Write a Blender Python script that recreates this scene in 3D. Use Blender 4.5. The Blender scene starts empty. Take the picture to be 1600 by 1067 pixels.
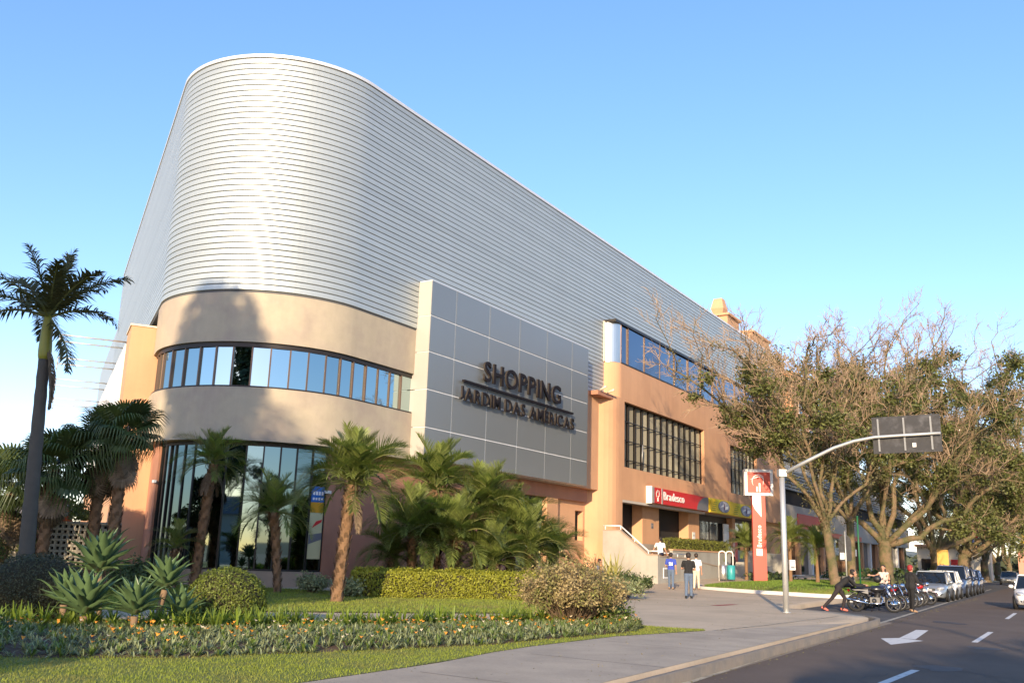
import bpy, math, random
import numpy as np
from mathutils import Vector, Matrix

SC = bpy.context.scene
COL = SC.collection
R = math.radians
rng = np.random.default_rng(7)
random.seed(7)

# ------------------------------------------------------------------ camera
PT, RO = R(12.84046236), R(1.83189873)
FW = Vector((0, math.cos(PT), math.sin(PT)))
U0 = Vector((0, -math.sin(PT), math.cos(PT)))
R0 = Vector((1, 0, 0))
RT = R0 * math.cos(RO) + U0 * math.sin(RO)
UP = -R0 * math.sin(RO) + U0 * math.cos(RO)
cam = bpy.data.cameras.new("camera")
cam.sensor_width = 36.0
cam.lens = 1450.0 / 1600.0 * 36.0
cam.clip_start = 0.1
cam.clip_end = 6000
co = bpy.data.objects.new("camera", cam)
COL.objects.link(co)
M = Matrix((RT, UP, -FW)).transposed().to_4x4()
M.translation = (0, 0, 1.65)
co.matrix_world = M
SC.camera = co

# ------------------------------------------------------------------ light
SUN_AZ, SUN_EL = 192.0, 14.0
w = bpy.data.worlds.new("World")
SC.world = w
w.use_nodes = True
nt = w.node_tree
bg = nt.nodes["Background"]
sky = nt.nodes.new("ShaderNodeTexSky")
sky.sky_type = 'NISHITA'
sky.sun_disc = False
sky.sun_elevation = R(SUN_EL)
sky.sun_rotation = R(SUN_AZ)
sky.altitude = 900
sky.air_density = 1.0
sky.dust_density = 0.7
sky.ozone_density = 2.0
hs = nt.nodes.new("ShaderNodeHueSaturation")
hs.inputs["Saturation"].default_value = 1.28
gm = nt.nodes.new("ShaderNodeGamma")
gm.inputs["Gamma"].default_value = 0.8
nt.links.new(sky.outputs[0], gm.inputs["Color"])
nt.links.new(gm.outputs[0], hs.inputs["Color"])
tn = nt.nodes.new("ShaderNodeVectorMath")
tn.operation = 'MULTIPLY'
tn.inputs[1].default_value = (1.03, 0.912, 1.0)
nt.links.new(hs.outputs[0], tn.inputs[0])
nt.links.new(tn.outputs[0], bg.inputs[0])
bg.inputs[1].default_value = 0.15
sl = bpy.data.lights.new("sun", 'SUN')
sl.energy = 2.6
sl.angle = R(0.6)
sl.color = (1.0, 0.79, 0.53)
so = bpy.data.objects.new("sun", sl)
COL.objects.link(so)
sd = Vector((math.sin(R(SUN_AZ)) * math.cos(R(SUN_EL)), math.cos(R(SUN_AZ)) * math.cos(R(SUN_EL)), math.sin(R(SUN_EL))))
so.rotation_euler = sd.to_track_quat('Z', 'Y').to_euler()
so.location = sd * 200
SC.view_settings.view_transform = 'Standard'
SC.view_settings.look = 'None'
SC.view_settings.exposure = 1.62
SC.view_settings.gamma = 1.0
SC.view_settings.use_curve_mapping = False
SC.cycles.max_bounces = 8
SC.cycles.diffuse_bounces = 3
SC.cycles.glossy_bounces = 4
SC.cycles.transparent_max_bounces = 8
SC.cycles.use_denoising = True

# ------------------------------------------------------------------ materials
MATS = {}
def mat(name, col, rough=0.7, metal=0.0, var=0.0, vscale=3.0, bump=0.0, bscale=40.0, rand=0.0, island=0.0,
        col2=None, c2scale=1.0, c2lo=0.45, c2hi=0.65, spec=0.5, emit=None, estr=0.0, trans=0.0, sss=0.0, coat=0.0, streak=0.0, sscale=(1.6, 1.6, 0.07)):
    """procedural principled material: base colour with noise variation, optional second colour blotches,
    per-object / per-piece brightness variation and fine bump."""
    if name in MATS:
        return MATS[name]
    m = bpy.data.materials.new(name)
    m.use_nodes = True
    t = m.node_tree
    b = t.nodes["Principled BSDF"]
    b.inputs["Roughness"].default_value = rough
    b.inputs["Metallic"].default_value = metal
    b.inputs["Specular IOR Level"].default_value = spec
    if coat:
        b.inputs["Coat Weight"].default_value = coat
        b.inputs["Coat Roughness"].default_value = 0.05
    tc = t.nodes.new("ShaderNodeTexCoord")
    cur = None
    rgb = t.nodes.new("ShaderNodeRGB")
    rgb.outputs[0].default_value = (*col, 1)
    cur = rgb.outputs[0]
    if col2 is not None:
        n2 = t.nodes.new("ShaderNodeTexNoise")
        n2.inputs["Scale"].default_value = c2scale
        n2.inputs["Detail"].default_value = 5
        n2.inputs["Roughness"].default_value = 0.6
        t.links.new(tc.outputs["Object"], n2.inputs["Vector"])
        mr = t.nodes.new("ShaderNodeMapRange")
        mr.inputs[1].default_value = c2lo
        mr.inputs[2].default_value = c2hi
        t.links.new(n2.outputs["Fac"], mr.inputs[0])
        mx = t.nodes.new("ShaderNodeMix")
        mx.data_type = 'RGBA'
        t.links.new(mr.outputs[0], mx.inputs["Factor"])
        t.links.new(cur, mx.inputs["A"])
        mx.inputs["B"].default_value = (*col2, 1)
        cur = mx.outputs["Result"]
    facs = []
    if streak:
        mp = t.nodes.new("ShaderNodeMapping")
        mp.inputs["Scale"].default_value = sscale
        t.links.new(tc.outputs["Object"], mp.inputs["Vector"])
        ns_ = t.nodes.new("ShaderNodeTexNoise")
        ns_.inputs["Scale"].default_value = 1.0
        ns_.inputs["Detail"].default_value = 7
        ns_.inputs["Roughness"].default_value = 0.7
        t.links.new(mp.outputs[0], ns_.inputs["Vector"])
        facs.append((ns_.outputs["Fac"], streak))
    if var:
        n = t.nodes.new("ShaderNodeTexNoise")
        n.inputs["Scale"].default_value = vscale
        n.inputs["Detail"].default_value = 6
        n.inputs["Roughness"].default_value = 0.65
        t.links.new(tc.outputs["Object"], n.inputs["Vector"])
        facs.append((n.outputs["Fac"], var))
    if rand:
        oi = t.nodes.new("ShaderNodeObjectInfo")
        facs.append((oi.outputs["Random"], rand))
    if island:
        g = t.nodes.new("ShaderNodeNewGeometry")
        facs.append((g.outputs["Random Per Island"], island))
    for f, a in facs:
        mr = t.nodes.new("ShaderNodeMapRange")
        mr.inputs[3].default_value = 1 - a
        mr.inputs[4].default_value = 1 + a
        t.links.new(f, mr.inputs[0])
        ml = t.nodes.new("ShaderNodeVectorMath")
        ml.operation = 'SCALE'
        t.links.new(cur, ml.inputs[0])
        t.links.new(mr.outputs[0], ml.inputs["Scale"])
        cur = ml.outputs[0]
    t.links.new(cur, b.inputs["Base Color"])
    if bump:
        nb = t.nodes.new("ShaderNodeTexNoise")
        nb.inputs["Scale"].default_value = bscale
        nb.inputs["Detail"].default_value = 4
        t.links.new(tc.outputs["Object"], nb.inputs["Vector"])
        bp = t.nodes.new("ShaderNodeBump")
        bp.inputs["Strength"].default_value = bump
        bp.inputs["Distance"].default_value = 0.02
        t.links.new(nb.outputs["Fac"], bp.inputs["Height"])
        t.links.new(bp.outputs[0], b.inputs["Normal"])
    if emit is not None:
        b.inputs["Emission Color"].default_value = (*emit, 1)
        b.inputs["Emission Strength"].default_value = estr
    if trans:   # thin leaves let some light through
        tr = t.nodes.new("ShaderNodeBsdfTranslucent")
        sc = t.nodes.new("ShaderNodeVectorMath")
        sc.operation = 'MULTIPLY'
        sc.inputs[1].default_value = (1.5, 1.6, 0.7)
        t.links.new(cur, sc.inputs[0])
        t.links.new(sc.outputs[0], tr.inputs["Color"])
        ms = t.nodes.new("ShaderNodeMixShader")
        ms.inputs[0].default_value = trans
        out = t.nodes["Material Output"]
        t.links.new(b.outputs[0], ms.inputs[1])
        t.links.new(tr.outputs[0], ms.inputs[2])
        t.links.new(ms.outputs[0], out.inputs["Surface"])
    MATS[name] = m
    return m

# ------------------------------------------------------------------ mesh builder
class MB:
    def __init__(s):
        s.v = []; s.f = []; s.m = []; s.n = 0; s.sm = []
    def add(s, verts, faces, mi=0, smooth=False):
        verts = np.asarray(verts, float).reshape(-1, 3)
        s.v.append(verts)
        for f in faces:
            s.f.append([i + s.n for i in f]); s.m.append(mi); s.sm.append(smooth)
        s.n += len(verts)
        return s
    def box(s, x0, x1, y0, y1, z0, z1, mi=0):
        v = [(x0,y0,z0),(x1,y0,z0),(x1,y1,z0),(x0,y1,z0),(x0,y0,z1),(x1,y0,z1),(x1,y1,z1),(x0,y1,z1)]
        return s.add(v, [(0,3,2,1),(4,5,6,7),(0,1,5,4),(1,2,6,5),(2,3,7,6),(3,0,4,7)], mi)
    def hexa(s, v, mi=0):
        return s.add(v, [(0,3,2,1),(4,5,6,7),(0,1,5,4),(1,2,6,5),(2,3,7,6),(3,0,4,7)], mi)
    def tube(s, pts, rad, sides=8, mi=0, smooth=True, caps=True):
        P = np.asarray(pts, float); n = len(P)
        rad = np.broadcast_to(np.asarray(rad, float), (n,))
        T = np.gradient(P, axis=0); T /= np.linalg.norm(T, axis=1)[:, None] + 1e-12
        a = np.array([0, 0, 1.0]) if abs(T[0][2]) < 0.9 else np.array([1.0, 0, 0])
        N = np.cross(T[0], a); N /= np.linalg.norm(N)
        rings = []
        ang = np.linspace(0, 2 * np.pi, sides, endpoint=False)
        for i in range(n):
            N = N - T[i] * (N @ T[i]); N /= np.linalg.norm(N) + 1e-12
            B = np.cross(T[i], N)
            rings.append(P[i] + rad[i] * (np.cos(ang)[:, None] * N + np.sin(ang)[:, None] * B))
        V = np.concatenate(rings)
        F = []
        for i in range(n - 1):
            for k in range(sides):
                k2 = (k + 1) % sides
                F.append((i*sides+k, i*sides+k2, (i+1)*sides+k2, (i+1)*sides+k))
        if caps:
            F.append(tuple(range(sides))[::-1]); F.append(tuple((n-1)*sides + k for k in range(sides)))
        return s.add(V, F, mi, smooth)
    def lathe(s, prof, sides=16, mi=0, c=(0,0,0), smooth=True):
        prof = np.asarray(prof, float); n = len(prof)
        ang = np.linspace(0, 2*np.pi, sides, endpoint=False)
        V = np.concatenate([np.stack([c[0]+r*np.cos(ang), c[1]+r*np.sin(ang), np.full(sides, c[2]+z)], 1) for r, z in prof])
        F = [(i*sides+k, i*sides+(k+1)%sides, (i+1)*sides+(k+1)%sides, (i+1)*sides+k) for i in range(n-1) for k in range(sides)]
        F.append(tuple((n-1)*sides+k for k in range(sides))); F.append(tuple(range(sides))[::-1])
        return s.add(V, F, mi, smooth)
    def ell(s, c, r, rings=8, sides=12, mi=0, rot=None):
        V = [];
        for i in range(rings + 1):
            a = math.pi * i / rings
            for k in range(sides):
                b = 2*math.pi*k/sides
                V.append((r[0]*math.sin(a)*math.cos(b), r[1]*math.sin(a)*math.sin(b), r[2]*math.cos(a)))
        V = np.array(V)
        if rot is not None: V = V @ np.array(rot).T
        V = V + np.array(c)
        F = [(i*sides+k, (i+1)*sides+k, (i+1)*sides+(k+1)%sides, i*sides+(k+1)%sides) for i in range(rings) for k in range(sides)]
        return s.add(V, F, mi, True)
    def torus(s, c, R1, r, axis='y', seg=28, sides=8, mi=0, sq=1.0):
        V = []
        for i in range(seg):
            a = 2*math.pi*i/seg
            for k in range(sides):
                b = 2*math.pi*k/sides
                rr = R1 + r*math.cos(b); h = r*sq*math.sin(b)
                p = {'y': (rr*math.cos(a), h, rr*math.sin(a)), 'z': (rr*math.cos(a), rr*math.sin(a), h), 'x': (h, rr*math.cos(a), rr*math.sin(a))}[axis]
                V.append((p[0]+c[0], p[1]+c[1], p[2]+c[2]))
        F = [(i*sides+k, i*sides+(k+1)%sides, ((i+1)%seg)*sides+(k+1)%sides, ((i+1)%seg)*sides+k) for i in range(seg) for k in range(sides)]
        return s.add(V, F, mi, True)
    def poly(s, pts2, z0, z1, mi=0, axis='z'):
        """extrude a 2-D outline; axis z: (x,y) outline; axis y: (x,z) outline between y=z0..z1"""
        n = len(pts2)
        if axis == 'z':
            V = [(x, y, z0) for x, y in pts2] + [(x, y, z1) for x, y in pts2]
        elif axis == 'y':
            V = [(x, z0, z) for x, z in pts2] + [(x, z1, z) for x, z in pts2]
        else:
            V = [(z0, y, z) for y, z in pts2] + [(z1, y, z) for y, z in pts2]
        F = [tuple(range(n))[::-1], tuple(range(n, 2*n))] + [(i, (i+1) % n, n+(i+1) % n, n+i) for i in range(n)]
        return s.add(V, F, mi)
    def sheet(s, pts2, z, mi=0):
        return s.add([(x, y, z) for x, y in pts2], [tuple(range(len(pts2)))], mi)
    def mesh(s, name, mats):
        me = bpy.data.meshes.new(name)
        if s.n:
            V = np.concatenate(s.v)
            me.from_pydata(V.tolist(), [], s.f)
            me.polygons.foreach_set("material_index", s.m)
            me.polygons.foreach_set("use_smooth", s.sm)
        for m in (mats if isinstance(mats, (list, tuple)) else [mats]):
            me.materials.append(m)
        me.update()
        return me
    def build(s, name, mats, parent=None, loc=(0,0,0)):
        return link(name, s.mesh(name, mats), parent, loc)

def link(name, me, parent=None, loc=(0,0,0), rot=(0,0,0), scale=None):
    o = bpy.data.objects.new(name, me)
    COL.objects.link(o)
    if parent is not None: o.parent = parent
    o.location = loc; o.rotation_euler = rot
    if scale is not None: o.scale = scale if hasattr(scale, '__len__') else (scale,)*3
    return o

def npmesh(name, V, F, mats, mi=None, smooth=False):
    """fast mesh from numpy: V (n,3), F (m,3|4)"""
    me = bpy.data.meshes.new(name)
    V = np.asarray(V, np.float32); F = np.asarray(F, np.int32); k = F.shape[1]
    me.vertices.add(len(V)); me.vertices.foreach_set("co", V.ravel())
    me.loops.add(F.size); me.loops.foreach_set("vertex_index", F.ravel())
    me.polygons.add(len(F))
    me.polygons.foreach_set("loop_start", np.arange(0, F.size, k, dtype=np.int32))
    me.polygons.foreach_set("loop_total", np.full(len(F), k, np.int32))
    for m in (mats if isinstance(mats, (list, tuple)) else [mats]): me.materials.append(m)
    if mi is not None: me.polygons.foreach_set("material_index", np.asarray(mi, np.int32))
    if smooth: me.polygons.foreach_set("use_smooth", np.ones(len(F), bool))
    me.update(calc_edges=True); me.validate()
    return me

def tag(o, label=None, cat=None, group=None, kind=None):
    if label: o['label'] = label
    if cat: o['category'] = cat
    if group: o['group'] = group
    if kind: o['kind'] = kind
    return o
def thing(name, label, cat, loc=(0,0,0), rotz=0.0, group=None):
    o = link(name, None, None, loc, (0, 0, rotz))
    return tag(o, label, cat, group)
def copy_tree(o, parent=None):
    c = o.copy(); COL.objects.link(c); c.parent = parent
    for ch in o.children: copy_tree(ch, c)
    return c
def structure(name, mb, mats):
    return tag(mb.build(name, mats), kind='structure')

# street frame: u along the street, v across it (negative = towards the mall)
SA = R(30.6)
def S(u, v): return (u*math.sin(SA) + v*math.cos(SA), u*math.cos(SA) - v*math.sin(SA))
# mall frame: x along the street front, y into the building, z up
MO = (-4.2862, 40.3948)
MA = R(58.23977921)
def ML(x, y): return (MO[0] + x*math.cos(MA) - y*math.sin(MA), MO[1] + x*math.sin(MA) + y*math.cos(MA))
# ------------------------------------------------------------------ building materials
m_clad = mat("cladding_metal", (0.44, 0.475, 0.47), rough=0.48, metal=0.45, var=0.07, vscale=0.8, streak=0.05, sscale=(0.5,0.5,3.0), rand=0.06)
m_cladback = mat("cladding_joint", (0.10, 0.10, 0.10), rough=0.8)
m_cap = mat("parapet_metal", (0.72, 0.71, 0.70), rough=0.45, metal=0.3)
m_stucco = mat("beige_stucco", (0.45, 0.38, 0.275), rough=0.9, streak=0.12, var=0.13, vscale=2.2, bump=0.35, bscale=55, col2=(0.39, 0.32, 0.25), c2scale=0.5)
m_terra = mat("terracotta_stucco", (0.42, 0.20, 0.125), rough=0.9, streak=0.14, var=0.10, vscale=1.6, bump=0.3, bscale=60, col2=(0.35, 0.165, 0.105), c2scale=0.6)
m_orange = mat("orange_paint", (0.60, 0.335, 0.185), rough=0.85, streak=0.14, var=0.07, vscale=0.9, bump=0.15, bscale=50, col2=(0.55, 0.30, 0.165), c2scale=0.35)
m_plinth = mat("plinth_stucco", (0.36, 0.27, 0.20), rough=0.9, var=0.14, vscale=3, bump=0.3, bscale=40)
m_frame = mat("dark_frame", (0.025, 0.02, 0.018), rough=0.45, metal=0.3)
m_bronze = mat("bronze_mullion", (0.16, 0.10, 0.07), rough=0.4, metal=0.5)
m_mirror = mat("mirror_glass", (0.32, 0.42, 0.445), rough=0.015, metal=1.0, rand=0.10)
m_mirror2 = mat("green_mirror_glass", (0.13, 0.19, 0.205), rough=0.02, metal=1.0, rand=0.12)
m_blueglass = mat("blue_glass", (0.115, 0.145, 0.19), rough=0.05, metal=1.0, rand=0.12)
m_darkglass = mat("dark_glass", (0.012, 0.013, 0.013), rough=0.04, spec=0.8)
m_dark = mat("dark_interior", (0.018, 0.015, 0.013), rough=0.9)
m_soffit = mat("soffit_plaster", (0.50, 0.45, 0.38), rough=0.9, var=0.08)
m_white = mat("white_paint", (0.78, 0.77, 0.74), rough=0.6, var=0.05)
m_cream = mat("cream_paint", (0.70, 0.62, 0.47), rough=0.7, var=0.05)
m_graywall = mat("gray_render", (0.38, 0.36, 0.31), rough=0.9, streak=0.18, var=0.09, vscale=1.4, bump=0.2, bscale=45, col2=(0.31, 0.29, 0.25), c2scale=0.7)
m_steel = mat("brushed_steel", (0.62, 0.62, 0.60), rough=0.3, metal=0.9)
m_galv = mat("galvanised_steel", (0.52, 0.52, 0.50), rough=0.5, metal=0.6, var=0.1, vscale=4)
m_red = mat("sign_red", (0.62, 0.025, 0.03), rough=0.35)
m_gray = mat("sign_gray", (0.16, 0.16, 0.18), rough=0.4)
m_roof = mat("roof_sheet", (0.3, 0.3, 0.3), rough=0.8)

mall = thing("shopping_mall", "orange and beige shopping mall with ribbed silver metal cladding round its curved corner", "building", (MO[0], MO[1], 0), MA)
CX, CY, RN = -4.0017, 4.709, 4.709
TH_L = R(147.9)      # normal direction of the left front
LDX, LDY = math.cos(TH_L - math.pi/2), math.sin(TH_L - math.pi/2)   # heading of the left front (57.9 deg)

def path(off, xr, left, x_end=None, nseg=44, th0=None, th1=None, xstart=None):
    """plan line of the rounded corner: from x=xr on the street front round to `left` metres along the left front"""
    r = RN + off
    P = []
    a0 = math.pi*1.5 if th0 is None else th0
    a1 = TH_L if th1 is None else th1
    if xr is not None:
        n = max(2, int(abs(xr - CX) / 3))
        for i in range(n): P.append((xr + (CX - xr)*i/n, -off))
    for i in range(nseg + 1):
        a = a0 + (a1 - a0)*i/nseg
        P.append((CX + r*math.cos(a), CY + r*math.sin(a)))
    if left:
        bx, by = P[-1]
        n = max(2, int(left/3))
        for i in range(1, n + 1): P.append((bx + LDX*left*i/n, by + LDY*left*i/n))
    return P
def ribbon(mb, po, pi_, z0, z1, mi=0, smooth=True):
    """solid wall between two parallel plan lines"""
    n = len(po)
    V = [(x, y, z0) for x, y in po] + [(x, y, z1) for x, y in po] + [(x, y, z0) for x, y in pi_] + [(x, y, z1) for x, y in pi_]
    F = []
    mb.add(V[:2*n], [(i+1, i, n+i, n+i+1) for i in range(n-1)], mi, smooth)
    mb.add(V[2*n:], [(i, i+1, n+i+1, n+i) for i in range(n-1)], mi, smooth)
    mb.add(V, [(i, i+1, 2*n+i+1, 2*n+i) for i in range(n-1)] + [(n+i+1, n+i, 3*n+i, 3*n+i+1) for i in range(n-1)]
           + [(0, 2*n, 3*n, n), (n-1, 2*n-1, 4*n-1, 3*n-1)], mi)

# cladding: one bent sheet profile, repeated upwards as separate panels
ZC0, ZC1, NP = 11.30, 21.20, 41
PH = (ZC1 - ZC0)/NP
prof = [(-0.03, 0.0), (0.036, 0.003), (0.042, 0.016), (0.044, PH*0.45), (0.042, PH*0.83), (0.030, PH*0.88), (-0.03, PH*0.885)]
def clad_mesh(x0, left):
    paths = [np.array(path(o, x0, left)) for o, z in prof]
    n = len(paths[0])
    mb = MB()
    V = np.concatenate([np.column_stack([p, np.full(n, z)]) for p, (o, z) in zip(paths, prof)])
    F = [((k)*n+i+1, k*n+i, (k+1)*n+i, (k+1)*n+i+1) for k in range(len(prof)-1) for i in range(n-1)]
    mb.add(V, F, 0, False)
    return mb.mesh("cladding_panel", m_clad)
cm = clad_mesh(57.0, 34.0)
for i in range(NP):
    link("cladding_panel", cm, mall, (0, 0, ZC0 + i*PH))
mb = MB(); ribbon(mb, path(-0.02, 56.9, 33.9), path(-0.4, 56.9, 33.9), ZC0 - 0.095, ZC1)
mb.build("cladding_wall", m_cladback, mall)
mb = MB(); ribbon(mb, path(0.09, 57.05, 34.05), path(-0.5, 57.05, 34.05), ZC1 + 0.002, ZC1 + 0.14)
mb.build("parapet_cap", m_cap, mall)
rp = path(-0.45, 56.9, 33.9)
mb = MB(); mb.sheet(rp[::-1], ZC1 - 0.5); mb.build("roof", m_roof, mall)

# stucco bands of the corner
mb = MB(); ribbon(mb, path(0.0, 0.55, 0.8), path(-0.5, 0.55, 0.8), 9.24, 11.20); mb.build("stucco_band", m_stucco, mall)
mb = MB(); ribbon(mb, path(0.0, 0.55, 0.8), path(-1.2, 0.55, 0.8), 5.47, 7.48); mb.build("stucco_band", m_stucco, mall)

# upper ribbon window: one flat pane between two mullions
th = [R(a) for a in (149.5, 155.5, 161.6, 170.9, 181.1, 190.8, 199.6, 208.3, 217.4, 226.1, 235.3, 244.3, 253.7, 262.6)]
r0 = RN - 0.16
nodes = [(CX + r0*math.cos(a), CY + r0*math.sin(a)) for a in th][::1]
nodes += [(x, 0.16) for x in (-3.86, -3.06, -2.29, -1.50, -0.71, 0.06, 0.5)]
win = tag(MB().build("ribbon_window", m_frame, mall))
mb = MB(); ribbon(mb, path(-0.10, 0.55, 0.5), path(-0.34, 0.55, 0.5), 9.06, 9.238)
ms_ = MB(); ribbon(ms_, path(-0.02, 0.55, 0.5), path(-0.34, 0.55, 0.5), 7.482, 7.545); ms_.build("sill_frame", m_frame, win)
win.data = mb.mesh("ribbon_window_frame", m_frame)
def glass_run(nodes, z0, z1, par, gm, mm, mw=0.03, md=0.10, jit=0.006, skip=()):
    for i in range(len(nodes) - 1):
        if i in skip: continue
        (xa, ya), (xb, yb) = nodes[i], nodes[i+1]
        L = math.hypot(xb-xa, yb-ya); a = math.atan2(yb-ya, xb-xa)
        me = MB().box(0.012, L-0.012, 0.0, 0.02, z0, z1).mesh("pane", gm)
        link("pane", me, par, (xa, ya, 0), (random.uniform(-jit, jit)*0.5, 0, a + random.uniform(-jit, jit)))
    for i, (x, y) in enumerate(nodes):
        p, q = nodes[max(i-1, 0)], nodes[min(i+1, len(nodes)-1)]
        a = math.atan2(q[1]-p[1], q[0]-p[0])
        me = MB().box(-mw, mw, -md*0.55, md*0.45, z0, z1).mesh("mullion", mm)
        link("mullion", me, par, (x, y, 0), (0, 0, a))
glass_run(nodes, 7.55, 9.055, win, m_mirror, m_bronze)

# ground floor of the corner: glass wall on a plinth, terracotta piers
thg = [R(a) for a in (160.5, 166, 171, 175.6, 183, 190.0, 200.3, 208.3, 218.3, 227.0, 235.7, 244.4, 253.6, 262.9)]
rg = RN - 0.55
gn = [(CX + rg*math.cos(a), CY + rg*math.sin(a)) for a in thg]
gw = MB()
a0, a1 = thg[-1], thg[0]
ribbon(gw, path(-0.50, None, 0, th0=a0, th1=a1), path(-0.62, None, 0, th0=a0, th1=a1), 5.33, 5.44)
gwin = gw.build("glass_wall", m_frame, mall)
gs = MB(); ribbon(gs, path(-0.50, None, 0, th0=a0, th1=a1), path(-0.62, None, 0, th0=a0, th1=a1), 0.722, 0.79); gs.build("sill_frame", m_frame, gwin)
glass_run(gn, 0.79, 5.33, gwin, m_mirror2, m_frame, mw=0.03, md=0.10)
mb = MB(); ribbon(mb, path(-0.42, None, 0, th0=thg[-1], th1=thg[0]), path(-0.9, None, 0, th0=thg[-1], th1=thg[0]), -0.2, 0.72); mb.build("plinth", m_plinth, mall)
mb = MB(); ribbon(mb, path(-0.40, None, 1.0, th0=R(160.2), th1=TH_L), path(-1.0, None, 1.0, th0=R(160.2), th1=TH_L), -0.2, 5.468); mb.build("pier", m_terra, mall)
mb = MB(); ribbon(mb, path(-0.46, 9.9, 0, th1=R(263.2), nseg=6), path(-1.0, 9.9, 0, th1=R(263.2), nseg=6), 0.45, 5.468); mb.build("wall", m_terra, mall)
mb = MB(); ribbon(mb, path(-0.40, 9.9, 0, th1=R(263.2), nseg=6), path(-0.99, 9.9, 0, th1=R(263.2), nseg=6), -0.2, 0.448); mb.build("plinth", m_plinth, mall)

pa, pb = gn[-2], gn[-1]  # colour blocks on the last pane stand in for a reflected billboard
refl = thing("pane_reflection", "tall colourful painted billboard reflection with a blue head on the rightmost pane of the corner glass wall", "poster", (*ML(*pa), 0), MA + math.atan2(pb[1]-pa[1], pb[0]-pa[0]))
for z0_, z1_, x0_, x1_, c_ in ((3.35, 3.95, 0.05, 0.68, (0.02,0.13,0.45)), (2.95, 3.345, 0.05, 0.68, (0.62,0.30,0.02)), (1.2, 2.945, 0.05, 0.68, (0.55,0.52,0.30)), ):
    MB().box(x0_, x1_, -0.034, -0.022, z0_, z1_).build("print", mat("print_%d" % int(z0_*100), c_, rough=0.35, var=0.08), refl)
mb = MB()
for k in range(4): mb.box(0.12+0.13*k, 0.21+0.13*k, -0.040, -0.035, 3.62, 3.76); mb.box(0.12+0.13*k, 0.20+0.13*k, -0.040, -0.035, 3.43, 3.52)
mb.build("white_mark", m_white, refl)
mb = MB(); mb.poly([(0.16,2.35), (0.6,2.6), (0.62,2.7), (0.35,2.62)], -0.040, -0.035, 0, 'y'); mb.build("red_mark", m_red, refl)
mb = MB(); mb.poly([(0.06,1.75), (0.67,1.95), (0.67,2.2), (0.06,2.1)], -0.040, -0.035, 0, 'y'); mb.build("dark_mark", m_gray, refl)
# wall under the sign box, glass bay, pilaster, small recessed window
def wallholes(mb, x0, x1, z0, z1, holes, y0, y1, mi=0):
    xs = sorted({x0, x1, *[h[0] for h in holes], *[h[1] for h in holes]})
    zs = sorted({z0, z1, *[h[2] for h in holes], *[h[3] for h in holes]})
    inh = lambda x, z: any(h[0] < x < h[1] and h[2] < z < h[3] for h in holes)
    # front/back faces per cell, reveals on the edges of holes and of the wall
    nx, nz = len(xs)-1, len(zs)-1
    solid = [[not inh((xs[i]+xs[i+1])/2, (zs[k]+zs[k+1])/2) for k in range(nz)] for i in range(nx)]
    for i in range(nx):
        for k in range(nz):
            if not solid[i][k]: continue
            a, b, c, d = xs[i], xs[i+1], zs[k], zs[k+1]
            mb.add([(a,y0,c),(b,y0,c),(b,y0,d),(a,y0,d)], [(0,1,2,3)], mi)
            mb.add([(a,y1,c),(b,y1,c),(b,y1,d),(a,y1,d)], [(3,2,1,0)], mi)
            if i == 0 or not solid[i-1][k]: mb.add([(a,y0,c),(a,y0,d),(a,y1,d),(a,y1,c)], [(0,1,2,3)], mi)
            if i == nx-1 or not solid[i+1][k]: mb.add([(b,y0,c),(b,y1,c),(b,y1,d),(b,y0,d)], [(0,1,2,3)], mi)
            if k == 0 or not solid[i][k-1]: mb.add([(a,y0,c),(a,y1,c),(b,y1,c),(b,y0,c)], [(0,1,2,3)], mi)
            if k == nz-1 or not solid[i][k+1]: mb.add([(a,y0,d),(b,y0,d),(b,y1,d),(a,y1,d)], [(0,1,2,3)], mi)
    return mb
mb = MB(); mb.box(9.9, 17.6, 0.3, 0.9, 4.72, 5.47); mb.build("lintel", m_terra, mall)
mb = MB(); wallholes(mb, 14.1, 17.9, -0.2, 4.715, [(16.6, 17.6, 2.5, 4.2)], 0.55, 1.0); mb.build("wall", m_orange, mall)
mb = MB(); mb.box(12.85, 14.1, 0.32, 1.0, -0.2, 4.717); mb.build("pilaster", m_orange, mall)
mb = MB(); mb.box(9.9, 12.85, 0.62, 1.0, -0.2, 0.9); mb.build("plinth", m_orange, mall)
bay = MB().box(9.9, 12.85, 0.66, 0.72, 4.6, 4.715).build("bay_window", m_frame, mall)
glass_run([(9.93, 0.68), (11.35, 0.68), (12.82, 0.68)], 0.9, 4.6, bay, m_mirror2, m_steel)
MB().box(16.6, 17.6, 0.9, 0.95, 2.5, 4.2).build("recessed_window", m_dark, mall)
MB().box(0.7, 15.5, -0.2, 1.0, 5.474, 5.5).build("soffit", m_soffit, mall)
# back filler so that nothing shows through
MB().box(-0.6, 56.8, 1.02, 1.3, -0.2, 11.25).build("inner_wall", m_dark, mall)
# wall between sign box and orange block
MB().box(15.3, 18.8, -0.12, 0.9, 5.472, 11.262).build("wall", m_orange, mall)
MB().box(16.9, 19.0, -0.7, -0.121, 11.02, 11.27).build("gutter", m_terra, mall)
g = MB(); g.tube([(17.2,-0.7,11.3),(17.2,-0.95,11.45),(17.2,-1.1,11.5)], 0.07, 8); g.tube([(18.2,-0.7,11.3),(18.2,-1.0,11.42),(18.2,-1.15,11.46)], 0.07, 8)
g.build("floodlight", m_cream, mall)

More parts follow.
